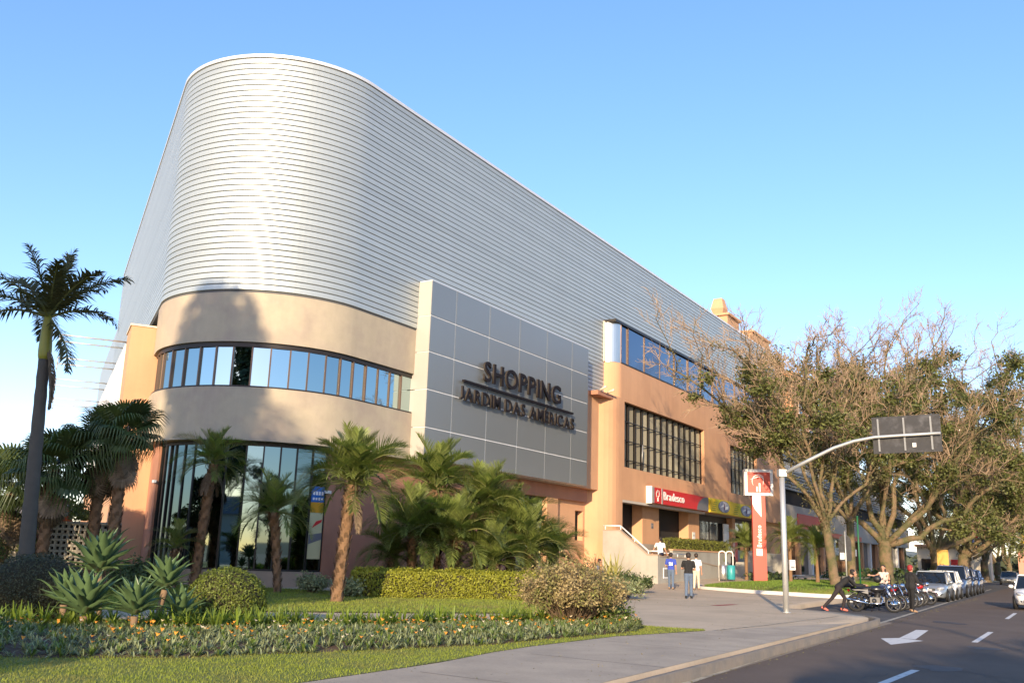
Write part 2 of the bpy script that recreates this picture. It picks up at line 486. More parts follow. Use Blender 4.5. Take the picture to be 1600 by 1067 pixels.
# ------------------------------------------------------------------ orange block
YF = -0.8
def rounded(x0, x1, y0, y1, r, n=10):
    """plan outline with a rounded near-left corner"""
    P = [(x0 + r - r*math.sin(a), y0 + r - r*math.cos(a)) for a in np.linspace(0, math.pi/2, n)]
    return [(x1, y0)] + P + [(x0, y1), (x1, y1)]
def solid_round(x0, x1, r, z0, z1, name, m, y1=0.9, y0=None):
    y0 = YF if y0 is None else y0
    mb = MB(); o = rounded(x0, x1, y0, y1, r)
    n = len(o); V = [(x, y, z0) for x, y in o] + [(x, y, z1) for x, y in o]
    mb.add(V, [(i, n+i, n+(i+1) % n, (i+1) % n) for i in range(n)], 0, False)
    for f in (list(range(1, 10)),):
        pass
    mb.add(V, [tuple(range(n)), tuple(range(n, 2*n))[::-1]], 0)
    return mb.build(name, m, mall)
solid_round(17.75, 20.2, 1.9, -0.2, 11.262, "corner_pier", m_orange)
solid_round(19.0, 20.2, 1.0, 11.264, 13.45, "corner_pier", m_orange)
solid_round(19.02, 19.9, 0.86, 13.452, 15.95, "steel_corner", m_steel, y0=YF+0.02)
MB().box(19.0, 48.2, YF-0.06, 0.0, 15.952, 16.12).build("head_flashing", m_frame, mall)
MB().box(18.86, 19.0, -0.14, -0.06, 13.45, 16.0).build("corner_trim", m_cream, mall)
mb = MB()
wallholes(mb, 20.2, 56.0, 5.05, 13.45, [(20.45, 34.7, 7.05, 11.12), (40.7, 47.8, 6.88, 10.72)], YF, -0.35)
mb.build("wall", m_orange, mall)
MB().box(48.0, 56.0, YF, -0.35, 13.452, 15.95).build("wall", m_orange, mall)
MB().box(39.95, 40.02, YF-0.012, YF+0.05, 5.05, 13.44).build("wall_joint", m_terra, mall)
# upper glass strip
us = MB().box(19.9, 48.0, YF-0.03, YF+0.06, 13.452, 13.53).build("glass_strip", m_frame, mall)
xs = [19.92, 21.0, 23.6, 26.2, 28.9, 31.6, 34.2, 36.9, 39.6, 42.3, 45.1, 47.98]
glass_run([(x, YF+0.05) for x in xs], 13.53, 15.95, us, m_blueglass, m_bronze, mw=0.035, md=0.1, jit=0.004)
# big windows with vertical fins
def finwin(x0, x1, z0, z1, nf, rails):
    f = MB(); y = YF + 0.30
    f.box(x0, x1, y-0.05, y+0.05, z0, z0+0.06); f.box(x0, x1, y-0.05, y+0.05, z1-0.06, z1)
    f.box(x0, x0+0.06, y-0.05, y+0.05, z0+0.06, z1-0.06); f.box(x1-0.06, x1, y-0.05, y+0.05, z0+0.06, z1-0.06)
    wn = f.build("window", m_frame, mall)
    link("pane", MB().box(x0+0.06, x1-0.06, y+0.26, y+0.28, z0+0.06, z1-0.06).mesh("pane", m_darkglass), wn)
    p = (x1-x0)/nf
    fm = MB().box(-0.21, 0.21, -0.012, 0.012, z0+0.06, z1-0.06).mesh("blind", mat("louvre_blind", (0.30, 0.275, 0.20), rough=0.7, rand=0.35, var=0.1))
    fl = MB().box(-0.03, 0.03, -0.07, 0.02, z0+0.06, z1-0.06).mesh("mullion", m_frame)
    for i in range(nf):
        link("blind", fm, wn, (x0 + p*(i+0.68), y + 0.10, 0), (0, 0, R(-14)))
        if i: link("mullion", fl, wn, (x0 + p*i, y, 0))
    for zr in rails:
        link("rail", MB().box(x0+0.06, x1-0.06, y-0.09, y-0.05, zr-0.03, zr+0.03).mesh("rail", m_frame), wn)
    return wn
wn = finwin(20.45, 34.7, 7.05, 11.12, 13, (7.55, 8.75, 9.95))
finwin(40.7, 47.8, 6.88, 10.72, 7, (7.9, 8.9, 9.8))
t = MB(); t.tube([(23.0,-0.86,7.6),(23.25,-0.80,8.7)], 0.03, 5); t.tube([(23.5,-0.66,7.6),(23.25,-0.80,8.7)], 0.03, 5)
link("sash_stay", t.mesh("sash_stay", m_galv), wn)
# entrance recess: soffit, back wall, columns, doors
MB().box(20.2, 56.0, YF+0.45, 3.2, 5.052, 5.2).build("canopy_soffit", m_soffit, mall)
MB().box(20.2, 34.6, YF+0.001, YF+0.44, 4.9, 5.048).build("canopy_edge", m_soffit, mall)
def pillar(x0, x1, y0, y1, z0=0.2, m=None): return MB().box(x0, x1, y0, y1, z0, 5.05).build("column", m or m_orange, mall)
pillar(25.5, 28.3, 0.2, 0.95)
pillar(33.9, 36.1, 0.2, 0.95)
pillar(29.0, 31.3, 1.3, 1.9)
pillar(43.9, 44.6, 0.2, 0.8)
MB().box(50.2, 56.0, -0.35, 0.9, 0.2, 5.05).build("wall", m_orange, mall)
MB().box(20.2, 56.0, 3.2, 3.4, 0.2, 5.05).build("back_wall", m_dark, mall)
MB().box(20.2, 37.0, -0.79, 3.2, 0.2, 2.5).build("entrance_floor", mat("floor_tile", (0.4, 0.33, 0.26), rough=0.5, var=0.1), mall)
MB().box(37.0, 56.0, -0.35, 3.2, 0.2, 1.5).build("entrance_floor", MATS["floor_tile"], mall)
dr = MB(); dr.box(20.3, 25.5, 1.75, 1.8, 4.4, 5.05); dr = dr.build("bank_entrance", m_frame, mall)
glass_run([(20.3,1.78),(21.6,1.78),(22.9,1.78),(24.2,1.78),(25.5,1.78)], 2.5, 4.4, dr, m_darkglass, m_frame)
for nm, b in (("door_frame", (23.3, 25.6, 1.45, 1.6, 3.55, 3.85)), ("door_frame", (23.3, 24.0, 1.45, 1.6, 2.5, 3.55)), ("door_frame", (25.4, 25.6, 1.45, 1.6, 2.5, 3.55))):
    link(nm, MB().box(*b).mesh("door_frame", m_red), dr)
sw = MB().box(31.3, 33.9, 1.3, 1.4, 4.85, 5.05).build("shop_window", m_frame, mall)
glass_run([(31.3,1.35),(32.15,1.35),(33.0,1.35),(33.9,1.35)], 2.6, 4.85, sw, m_darkglass, m_frame)
link("transom", MB().box(31.3, 33.9, 1.27, 1.31, 3.3, 3.38).mesh("transom", m_frame), sw)
sm = MB().box(36.1, 43.9, 0.72, 0.8, 4.55, 5.05).build("shopfront", m_frame, mall)
m_clear = mat("shop_glass", (0.05, 0.05, 0.045), rough=0.03, spec=0.6)
b_ = m_clear.node_tree.nodes["Principled BSDF"]; b_.inputs["Transmission Weight"].default_value = 0.85; b_.inputs["IOR"].default_value = 1.2; b_.inputs["Base Color"].default_value = (0.8, 0.8, 0.75, 1)
for l in list(m_clear.node_tree.links):
    if l.to_socket == b_.inputs["Base Color"]: m_clear.node_tree.links.remove(l)
glass_run([(36.1,0.75),(37.6,0.75),(39.8,0.75),(41.9,0.75),(43.9,0.75)], 1.5, 4.55, sm, m_clear, m_frame, mw=0.05, skip=(3,))
link("transom", MB().box(36.1, 43.9, 0.68, 0.72, 3.1, 3.2).mesh("transom", m_frame), sm)
link("door_leaf", MB().box(41.7, 42.95, 0.2, 0.28, 1.5, 4.5).mesh("door_leaf", m_white), sm)
# shop interior seen through the glass
inn = MB().box(36.5, 43.5, 3.0, 3.19, 1.6, 4.9).build("shop_wall", mat("shop_interior", (0.32, 0.29, 0.22), rough=0.9), mall)
cols = [(0.5,0.05,0.04),(0.6,0.42,0.03),(0.05,0.16,0.3),(0.5,0.5,0.46),(0.08,0.2,0.07)]
pm = [mat("packet_%s" % c, cc, rough=0.5) for c, cc in zip(("red","yellow","blue","white","green"), cols)]
sh = MB()
for r_ in range(4): sh.box(36.8, 43.2, 2.2, 2.8, 1.55+0.45*r_, 1.6+0.45*r_)
shelf = sh.build("shelf", m_gray, mall)
for r_ in range(3):
    for k in range(16):
        h = random.uniform(0.2, 0.36)
        link("packet", MB().box(0, 0.32, 0, 0.3, 0, h).mesh("packet", random.choice(pm)), shelf, (36.9 + 0.39*k, 2.22, 1.602 + 0.45*r_))
link("lamp_strip", MB().box(37, 43, 1.8, 1.9, 4.85, 4.9).mesh("lamp_strip", mat("fluorescent_lamp", (0.9,0.9,0.85), emit=(1,0.95,0.85), estr=4)), inn)
sw2 = MB().box(44.6, 50.2, 0.3, 0.4, 4.7, 5.05).build("shop_window", m_frame, mall)
glass_run([(44.6,0.35),(46.0,0.35),(47.4,0.35),(48.8,0.35),(50.2,0.35)], 2.5, 4.7, sw2, m_darkglass, m_frame)
MB().box(44.6, 50.2, 0.25, 0.8, 1.5, 2.498).build("sill_wall", m_graywall, mall)

# ------------------------------------------------------------------ left front: lower wing with pier and white fascia panels
lw = lambda s, d: (CX + (RN+d)*math.cos(TH_L) + LDX*s, CY + (RN+d)*math.sin(TH_L) + LDY*s)
def lbox(s0, s1, d0, d1, z0, z1, name, m, par=None):
    q = [lw(s0,d0), lw(s1,d0), lw(s1,d1), lw(s0,d1)]
    return MB().hexa([(x,y,z0) for x,y in q] + [(x,y,z1) for x,y in q]).build(name, m, par or mall)
lbox(0.85, 3.0, -1.2, 0.98, -0.2, 10.42, "pier", m_orange)
lbox(0.80, 3.05, -1.25, 1.03, 10.422, 10.50, "coping", m_cream)
lbox(3.0, 30.0, -0.6, 0.95, -0.2, 9.9, "wing_wall", m_orange)
for k in range(9):
    lbox(3.15 + 3.0*k, 5.95 + 3.0*k, 0.955, 1.03, 5.4, 10.05, "fascia_panel", m_white)
lbox(34.05, 58.0, -14, -0.05, 0, 17.5, "rear_wing", m_clad)
for k, s_ in enumerate((3.1, 4.6, 8.8, 10.6, 15.6, 18.0, 23.5, 26.5)):
    a, b = lw(s_, 0.9), lw(s_, 3.6)
    t = MB(); t.tube([(a[0],a[1],10.12), (b[0],b[1],10.12)], 0.035, 6); t.tube([(b[0],b[1],10.12), (b[0],b[1],9.8)], 0.03, 6)
    t.build("rail", m_galv, mall)
# security cameras beside the corner glass
for th_, zz in ((160.4, 3.95), (262.6, 3.75)):
    r_ = RN - 0.38
    c = MB().box(-0.14, 0.14, -0.10, -0.02, -0.05, 0.06)
    c.tube([(0, 0.0, 0), (0, -0.06, 0)], 0.03, 6)
    link("security_camera", c.mesh("security_camera", m_white), mall, (CX + r_*math.cos(R(th_)), CY + r_*math.sin(R(th_)), zz), (0, 0, R(th_) + math.pi/2))

# ------------------------------------------------------------------ sign box with 3-D lettering
m_alu = mat("composite_panel", (0.255, 0.27, 0.268), rough=0.38, metal=0.45, rand=0.03, var=0.03, vscale=0.7)
m_alusun = mat("composite_panel_sunlit", (0.44, 0.415, 0.37), rough=0.5, metal=0.15, var=0.03)  # same grey as the front panels, with the sunlit look put into the colour
m_joint = mat("white_joint", (0.75, 0.75, 0.74), rough=0.6)
m_letter = mat("bronze_letter", (0.012, 0.009, 0.010), rough=0.7, metal=0.0, spec=0.25)
m_letterside = mat("brass_return", (0.035, 0.027, 0.021), rough=0.7)
sgn = thing("mall_sign", "big grey panelled sign box with dark raised letters hung on the mall front", "sign", (MO[0], MO[1], 0), MA)
MB().box(0.03, 15.42, -0.74, 0.0-0.06, 5.505, 13.43).build("sign_box", m_joint, sgn)
xs = [0.0, 1.92, 4.79, 7.66, 10.53, 13.42, 15.45]; zs = [5.5, 6.87, 8.53, 10.21, 11.86, 13.44]
g_ = 0.03
for i in range(6):
    for k in range(5):
        MB().box(xs[i]+(g_ if i else 0), xs[i+1]-(g_ if i < 5 else 0), -0.765, -0.741, zs[k]+(g_ if k else 0), zs[k+1]-(g_ if k < 4 else 0)).build("sign_panel", m_alu, sgn)
for k in range(5):
    MB().box(0.0, 0.028, -0.739, 0.25, zs[k]+(g_*0.6 if k else 0), zs[k+1]-(g_*0.6 if k < 4 else 0)).build("side_panel", m_alusun, sgn)
MB().box(-0.01, 15.46, -0.775, -0.06, 13.442, 13.48).build("coping", m_cap, sgn)

def glyph(ch, thick=0.03, depth=0.2):
    cu = bpy.data.curves.new("g", 'FONT'); cu.body = ch; cu.size = 1.0; cu.offset = thick; cu.extrude = depth/2
    cu.resolution_u = 4
    o = bpy.data.objects.new("g", cu); COL.objects.link(o)
    bpy.context.view_layer.update()
    me = bpy.data.meshes.new_from_object(o.evaluated_get(bpy.context.evaluated_depsgraph_get()))
    bpy.data.objects.remove(o)
    n = len(me.vertices); v = np.empty(n*3, np.float32); me.vertices.foreach_get("co", v); v = v.reshape(-1, 3)
    return me, v
GL = {}
def lettering(par, text, x0, x1, z0, zcap, y, m, mside, depth=0.2, thick=0.03, gap=0.10, space=0.38, name="letter", join=False, vert=False):
    """lay out single letters between x0 and x1 on the front plane y, cap height zcap"""
    items = []; xx = 0
    for ch in text:
        if ch == ' ': xx += space; continue
        key = (ch, thick, depth)
        if key not in GL: GL[key] = glyph(ch, thick, depth)
        me, v = GL[key]
        items.append((ch, me, v, xx)); xx += float(v[:,0].max() - v[:,0].min()) + gap
    tot = xx - gap; kx = (x1 - x0)/tot; kz = zcap/0.73
    out = []
    J = MB()
    for ch, me0, v, px in items:
        me = me0.copy(); n = len(v)
        w_ = np.empty_like(v)
        lx = (v[:,0] - v[:,0].min() + px)*kx; lz = v[:,1]*kz; ly = -v[:,2]
        if ch == "J": lz = (v[:,1]-v[:,1].min())/(v[:,1].max()-v[:,1].min())*zcap
        w_[:,0] = lx if not vert else -lz
        w_[:,2] = lz if not vert else lx
        w_[:,1] = ly
        me.vertices.foreach_set("co", w_.ravel())
        me.materials.clear(); me.materials.append(m); me.materials.append(mside)
        me.update()
        for p_ in me.polygons: p_.material_index = 0 if abs(p_.normal.y) > 0.5 else 1
        if join:
            vs = [tuple(q.co) for q in me.vertices]
            J.add(vs, [tuple(p_.vertices) for p_ in me.polygons], 0)
            bpy.data.meshes.remove(me)
        else:
            me.name = name
            out.append(link(name, me, par, (x0, y, z0)))
    if join: return J.build(name, m, par, (x0, y, z0))
    return out
# the lettering stands off the panels on short pins
lettering(sgn, "SHOPPING", 4.15, 11.8, 9.62, 0.98, -0.95, m_letter, m_letterside, depth=0.10, thick=0.018, gap=0.13)
MB().box(2.5, 13.3, -0.99, -0.86, 9.27, 9.37).build("rule_bar", m_letter, sgn)
lettering(sgn, "JARDIM DAS AMÉRICAS", 2.25, 13.4, 8.42, 0.64, -0.95, m_letter, m_letterside, depth=0.09, thick=0.018, gap=0.14, space=0.34)
# ------------------------------------------------------------------ ground
m_asph = mat("asphalt", (0.103, 0.070, 0.048), rough=0.88, streak=0.30, sscale=(0.9,0.35,1.0), var=0.25, vscale=45, bump=0.35, bscale=140, col2=(0.13, 0.090, 0.064), c2scale=0.45, c2lo=0.4, c2hi=0.7)
m_bay = mat("bay_asphalt", (0.075, 0.070, 0.066), rough=0.9, var=0.2, vscale=12, bump=0.3, bscale=120, col2=(0.055, 0.052, 0.05), c2scale=0.8)
m_pave = mat("concrete_pavement", (0.42, 0.345, 0.255), rough=0.92, streak=0.22, sscale=(0.7,0.7,0.7), var=0.2, vscale=28, bump=0.3, bscale=90, col2=(0.34, 0.28, 0.21), c2scale=0.9, c2lo=0.4, c2hi=0.65)
m_plaza = mat("plaza_concrete", (0.52, 0.405, 0.275), rough=0.92, streak=0.2, sscale=(0.5,0.5,0.5), var=0.16, vscale=25, bump=0.25, bscale=90, col2=(0.44, 0.345, 0.235), c2scale=0.35, c2lo=0.4, c2hi=0.6)
m_kerb = mat("kerb_concrete", (0.23, 0.19, 0.145), rough=0.95, var=0.25, vscale=6, bump=0.5, bscale=40, col2=(0.19, 0.165, 0.135), c2scale=1.6, c2lo=0.45, c2hi=0.6)
m_wkerb = mat("whitewashed_kerb", (0.66, 0.62, 0.55), rough=0.9, var=0.12, vscale=3)
m_lawn = mat("lawn_turf", (0.17, 0.195, 0.03), rough=0.95, var=0.3, vscale=22, bump=0.6, bscale=160, col2=(0.19, 0.18, 0.045), c2scale=1.4, c2lo=0.45, c2hi=0.75)
m_soil = mat("soil", (0.10, 0.060, 0.038), rough=0.98, var=0.3, vscale=14, bump=0.8, bscale=60)
m_field = mat("far_ground", (0.20, 0.185, 0.12), rough=0.95, var=0.2, vscale=0.05)
m_line = mat("road_paint", (0.62, 0.60, 0.56), rough=0.8, var=0.16, vscale=14, col2=(0.32, 0.29, 0.26), c2scale=5, c2lo=0.56, c2hi=0.72)
m_linew = mat("worn_road_paint", (0.40, 0.355, 0.27), rough=0.85, var=0.2, vscale=10, col2=(0.2, 0.175, 0.14), c2scale=3, c2lo=0.48, c2hi=0.66)

mb = MB(); mb.sheet([(-3000,-3000),(3000,-3000),(3000,3000),(-3000,3000)], -0.08); structure("ground", mb, m_field)
mb = MB(); mb.sheet([S(-120,-4.80), S(1400,-4.80), S(1400,6.8), S(-120,6.8)][::-1], 0.0); structure("road", mb, m_asph)
mb = MB(); mb.sheet([S(28,-12), S(135,-12), S(135,-4.801), S(28,-4.801)][::-1], -0.004); structure("parking_bay", mb, m_bay)
mb = MB(); mb.sheet([S(-20,6.8), S(1400,6.8), S(1400,60), S(-20,60)][::-1], 0.12); structure("far_pavement", mb, m_pave)

mb = MB(); mb.sheet([S(-60,-4.80), S(30.5,-4.80), S(30.5,-4.60), S(-60,-4.60)][::-1], 0.003); structure("gutter", mb, mat("gutter_concrete", (0.23,0.185,0.135), rough=0.95, var=0.3, vscale=8, streak=0.3, sscale=(0.6,0.6,0.6)))
# kerb with its rounded end at the parking bay
kl = [(-60,-4.86), (0,-4.86), (10,-4.83), (20,-4.87), (28.6,-4.87), (29.6,-4.98), (30.6,-5.35), (31.3,-6.0), (32.0,-7.0), (32.3,-8.2)]
def resample(P, step):
    P = np.array(P, float); d = np.r_[0, np.cumsum(np.hypot(*np.diff(P, axis=0).T))]
    s = np.arange(0, d[-1], step); return np.column_stack([np.interp(s, d, P[:,0]), np.interp(s, d, P[:,1])])
def kerb(name, line, z0, z1, wd, m, jit=0.008, side=-1):
    L = resample(line, 0.4); n = len(L)
    T = np.gradient(L, axis=0); T /= np.linalg.norm(T, axis=1)[:,None]; N = np.column_stack([T[:,1], -T[:,0]])*side
    j = rng.normal(0, jit, (n, 2))
    prof = [(0, z0), (0.012, z1-0.035), (0.045, z1), (wd, z1+0.002), (wd, z0)]
    V = []
    for k, (o, z) in enumerate(prof):
        q = L + N*(o + (j[:,:1] if k in (1,2) else 0))
        V.append(np.column_stack([[S(*p) for p in q], np.full(n, z) + (j[:,1] if k in (1,2) else 0)*0.6]))
    V = np.concatenate(V)
    F = [(k*n+i, k*n+i+1, (k+1)*n+i+1, (k+1)*n+i) for k in range(len(prof)-1) for i in range(n-1)]
    mb = MB(); mb.add(V, F, 0, True); return structure(name, mb, m)
kerb("kerb", kl, -0.05, 0.150, 0.16, m_kerb, jit=0.003)

# plaza: one raised sheet with the street-side edge at the kerb, rising gently to the steps
def sm(x): x = max(0.0, min(1.0, x)); return x*x*(3-2*x)
def pz(u, v): return 0.146 + 0.36*sm((u-44)/16)*sm((-v-7.5)/8)
us = np.r_[np.linspace(-60, 28.6, 12), [29.6, 30.6, 31.3, 32.0, 32.3], np.linspace(34, 130, 33)]
def vr(u): return float(np.interp(u, [p[0] for p in kl]+[33, 36, 130], [p[1]-0.16 for p in kl]+[-8.36, -8.6, -8.6]))
V = []; F = []; nv = 15
for u in us:
    for k in range(nv):
        v = vr(u) + (-70 - vr(u))*(k/(nv-1))**1.8
        V.append((*S(u, v), pz(u, v)))
for i in range(len(us)-1):
    for k in range(nv-1):
        F.append((i*nv+k, (i+1)*nv+k, (i+1)*nv+k+1, i*nv+k+1))
e0 = len(V)
for i, u in enumerate(us): V.append((*S(u, vr(u)), -0.05))
for i in range(len(us)-1): F.append((i*nv, e0+i, e0+i+1, (i+1)*nv))
mb = MB(); mb.add(V, F, 0, True); structure("plaza", mb, m_plaza)

# concrete pavement between lawn and kerb, cast in bays with a light joint towards the plaza
fr = [(-14,-6), (-8,2.0), (-5,7), (-2.28,11.07), (-0.9,13.4), (0.16,15.72), (2.2,18.75), (4.42,20.95)]
mb = MB(); rt = [S(u, -5.02) for u in (-14, -6, 2, 9, 13, 17, 21.5, 26.5)]
V = [(*p, 0.1515) for p in fr] + [(*p, 0.1515) for p in rt]; n = len(fr)
mb.add(V, [(i, n+i, n+i+1, i+1) for i in range(n-1)]); structure("pavement", mb, m_pave)
mb = MB()
P = [(4.6,21.1), (6.3,23.3), (8.2,26.0), (9.9,28.4)]
for a, b in zip(P[:-1], P[1:]):
    d = np.array(b)-np.array(a); nn = np.array([-d[1], d[0]])/np.hypot(*d)*0.035
    for q in np.arange(0, 0.98, 0.14):
        s0, s1 = np.array(a)+d*q, np.array(a)+d*(q+0.10)
        mb.sheet([s0+nn, s0-nn, s1-nn, s1+nn], 0.1555)
structure("pavement_joint", mb, m_linew)
# cracks and slab joints are shallow grooves filled with dirt
mb = MB()
for u in np.arange(-8, 30, 3.0):
    a, b = S(u, -5.03), S(u+0.15, -7.0 - 0.02*u)
    d = np.array(b)-np.array(a); nn = np.array([-d[1], d[0]])/np.hypot(*d)*0.008
    mb.sheet([np.array(a)+nn, np.array(a)-nn, np.array(b)-nn, np.array(b)+nn], 0.1555)
structure("slab_joint", mb, mat("joint_dirt", (0.12, 0.105, 0.09), rough=1))

ARROW = [(8.75, 22.40), (8.31, 20.74), (9.58, 22.05), (9.30, 22.70), (11.02, 25.76), (11.30, 25.66), (9.56, 22.42)]
# road markings, 4 mm above the asphalt
def strip(mb, a, b, w_, z=0.004, mi=0):
    a = np.array(a, float); b = np.array(b, float); d = b-a; nn = np.array([-d[1], d[0]])/np.hypot(*d)*w_/2
    mb.sheet([a+nn, a-nn, b-nn, b+nn], z, mi)
mb = MB()
E_ = [(-3.0,3.6), (2.5,13.34), (4.75,17.39), (9.3,25.2), (15.5,36.0), (27.06,56.15), (40,78.6)]
for a, b in zip(E_[:-1], E_[1:]): strip(mb, a, b, 0.13)
structure("edge_line", mb, m_linew)
mb = MB()
for a, b in (((1.3,7.3),(2.6,9.3)), ((5.45,14.0),(6.75,15.9)), ((10.77,22.1),(13.05,25.84)), ((17.15,32.8),(19.85,37.3)), ((23.9,44.0),(26.5,48.3)), ((30.6,55.1),(33.2,59.4)), ((37.3,66.2),(40,70.6)), ((44,77.5),(46.6,82))):
    strip(mb, a, b, 0.13)
structure("lane_line", mb, m_line)
mb = MB()   # merge arrow
mb.sheet(ARROW[:4], 0.004)
mb.sheet(ARROW[3:], 0.004)
structure("road_arrow", mb, m_line)
mb = MB(); strip(mb, S(31.5,-10.4), S(33.2,-10.2), 0.28, 0.1515); structure("paint_mark", mb, mat("red_paint", (0.32, 0.06, 0.05), rough=0.8, var=0.3, vscale=8))

mb = MB()
rc = np.random.default_rng(5)
for (x0, y0, az, L) in ((3.0,9.5,35,7), (6.4,12.6,12,6), (9.0,19.0,48,6), (8.0,14.5,-20,4), (12.5,22.5,33,9), (16.5,27.0,28,10), (5.2,11.0,70,4)):
    p = np.array([x0, y0]); a = R(az)
    for k in range(int(L/0.25)):
        a2 = a + rc.normal(0, 0.45); q = p + 0.25*np.array([math.sin(a2), math.cos(a2)]); strip(mb, p, q, rc.uniform(0.008, 0.022), 0.002); p = q
structure("road_crack", mb, mat("crack_tar", (0.022,0.019,0.017), rough=0.7))
mb = MB()
for (x0, y0, r0_, s_) in ((7.3,16.3,0.35,1), (10.2,20.6,0.28,2), (4.6,11.6,0.22,3), (13.6,29.5,0.4,4), (5.9,13.2,0.14,5)):
    mb.sheet([(x0 + r0_*(1+0.25*math.sin(3*a+s_)+0.12*math.sin(7*a))*math.cos(a), y0 + 1.5*r0_*(1+0.25*math.sin(2*a+s_))*math.sin(a)) for a in np.linspace(0, 6.283, 26, endpoint=False)], 0.0025)
structure("oil_stain", mb, mat("oil_stain", (0.058,0.043,0.034), rough=0.6, var=0.3, vscale=6))
# lawns: gently uneven sheets
def lawn(name, front, back, z, m=None, nt=40, nk=10, bump=0.03, dome=0.0, kind='structure'):
    Fp = resample(front, 0.2); Bp = resample(back, 0.2)
    V = []
    for i in range(nt+1):
        a = Fp[int(i/nt*(len(Fp)-1))]; b = Bp[int(i/nt*(len(Bp)-1))]
        for k in range(nk+1):
            t = k/nk; p = a+(b-a)*t
            h = z + bump*(0.5+0.5*math.sin(p[0]*1.3+p[1]*0.7)*math.sin(p[1]*0.9))*math.sin(math.pi*t) + dome*math.sin(math.pi*t)**0.6
            V.append((p[0], p[1], h))
    F = [(i*(nk+1)+k, (i+1)*(nk+1)+k, (i+1)*(nk+1)+k+1, i*(nk+1)+k+1) for i in range(nt) for k in range(nk)]
    me = npmesh(name, V, F, m or m_lawn, smooth=True)
    o = link(name, me); tag(o, kind=kind)
    return np.array(V).reshape(nt+1, nk+1, 3)
fl_back = [(-40,12), (-16,17), (-9,18.6), (-5,19.6), (-2,20.7), (0.5,22.0), (2.0,22.1), (3.1,21.85), (4.4,21.0)]
G1 = lawn("lawn", [(-40,-6)] + fr, fl_back, 0.157)
pathf = [(-40,15), (-18,21.0), (-9,21.8), (-5,22.6), (-2.2,23.6), (0.55,24.9), (3.2,25.7)]
G2 = lawn("lawn", pathf, [(-40,60), (-22,44), (-15.5,36.5), (-9.5,34.8), (-5.6,33.5), (-3.5,34), (0.5,32.2), (3.6,29.5)], 0.172)
lawn("planting_bed", [(-6.2,35.5), (-4.4,33.2), (0.5,32.2), (3.55,29.5), (4.4,34), (6.5,47.5), (7.25,51.8)], [(-6.6,36.6), (-3.2,41.8), (-0.4,46.4), (2.4,51), (4.0,53.6), (4.6,54.5)], 0.19, m_soil, dome=0.05)
isl_l = [(44.5,-8.75), (45.6,-12.6), (47.5,-16.0), (50.5,-17.2), (60,-17.4), (128,-17.4)]
isl_r = [(44.6,-8.70), (45.2,-8.72), (48,-8.8), (55,-8.85), (60,-8.85), (128,-8.9)]
G3 = lawn("lawn", [S(u, v) for u, v in isl_r], [S(u, v) for u, v in isl_l], 0.27, dome=0.28, nt=80)
kerb("island_kerb", [(128,-8.80), (60,-8.78), (48,-8.72), (45.0,-8.55), (44.3,-8.9), (44.6,-10.2), (45.3,-12.6), (47.3,-16.2), (50.4,-17.5), (54,-17.6), (60,-17.65)], -0.05, 0.31, 0.16, m_wkerb, side=1)
kerb("lawn_edging", [(60,-21), (60.01,-21)][:1]+[(61,-21.0), (90,-21.0)], 0.3, 0.55, 0.14, m_wkerb)

# flower bed soil
bedf = [(-12,11.6), (-6.3,12.35), (-4,12.95), (-1.77,14.63), (0.0,16.3), (1.0,17.7), (2.6,19.6), (2.95,20.6)]
bedb = [(-14,15.8), (-9,16.3), (-5.2,17.1), (-2.4,18.5), (0.1,20.1), (1.3,20.9), (2.4,21.2), (2.95,20.7)]
G4 = lawn("flower_bed", bedf, bedb, 0.160, m_soil, dome=0.10, nt=50)

# ------------------------------------------------------------------ grass blades
def grass(name, G, dens, h, m, wid=0.006, keep=None):
    nt, nk = G.shape[0]-1, G.shape[1]-1
    a = G[:-1,:-1].reshape(-1,3); b = G[1:,:-1].reshape(-1,3); c = G[1:,1:].reshape(-1,3); d = G[:-1,1:].reshape(-1,3)
    ar = np.abs(np.cross(c-a, b-d)[:,2])/2
    cen = (a+b+c+d)/4
    cnt = rng.poisson(ar*dens(cen))
    idx = np.repeat(np.arange(len(a)), cnt); n = len(idx)
    s, t = rng.random((n,1)), rng.random((n,1))
    p = a[idx]*(1-s)*(1-t) + b[idx]*s*(1-t) + c[idx]*s*t + d[idx]*(1-s)*t
    if keep is not None: p = p[keep(p)]; n = len(p)
    an = rng.random(n)*2*np.pi; hh = h*rng.uniform(0.5, 1.3, n); ww = wid*rng.uniform(0.7, 1.5, n)
    dx = np.column_stack([np.cos(an), np.sin(an), np.zeros(n)])
    ln = rng.normal(0, 0.45, (n,2))*hh[:,None]
    V = np.empty((n,3,3)); V[:,0] = p - dx*ww[:,None]; V[:,1] = p + dx*ww[:,None]
    V[:,2] = p + np.column_stack([ln, hh])
    V[:,:2,2] -= 0.01
    o = link(name, npmesh(name, V.reshape(-1,3), np.arange(n*3).reshape(-1,3), m))
    return tag(o, kind='stuff')
m_grass = mat("grass_blade", (0.20, 0.24, 0.03), rough=0.8, island=0.35, trans=0.25, col2=(0.19, 0.18, 0.055), c2scale=1.2, c2lo=0.45, c2hi=0.7)
g = grass("lawn_grass", G1, lambda c: np.where((c[:,1] > 8) & (c[:,0] > -9), 1100.0, 0.0), 0.028, m_grass, 0.007); tag(g, "short mown lawn grass along the pavement", "grass")
g = grass("lawn_grass", G2, lambda c: np.where((c[:,1] < 34) & (c[:,0] > -14), 330.0, 0.0), 0.05, m_grass, 0.011); tag(g, "short lawn grass between the path and the building", "grass")
g = grass("island_grass", G3, lambda c: np.where(c[:,1] < 62, 170.0, 0.0), 0.08, mat("island_blade", (0.14, 0.21, 0.03), rough=0.8, island=0.35, trans=0.25), 0.02); tag(g, "bright grass on the kerbed traffic island", "grass")
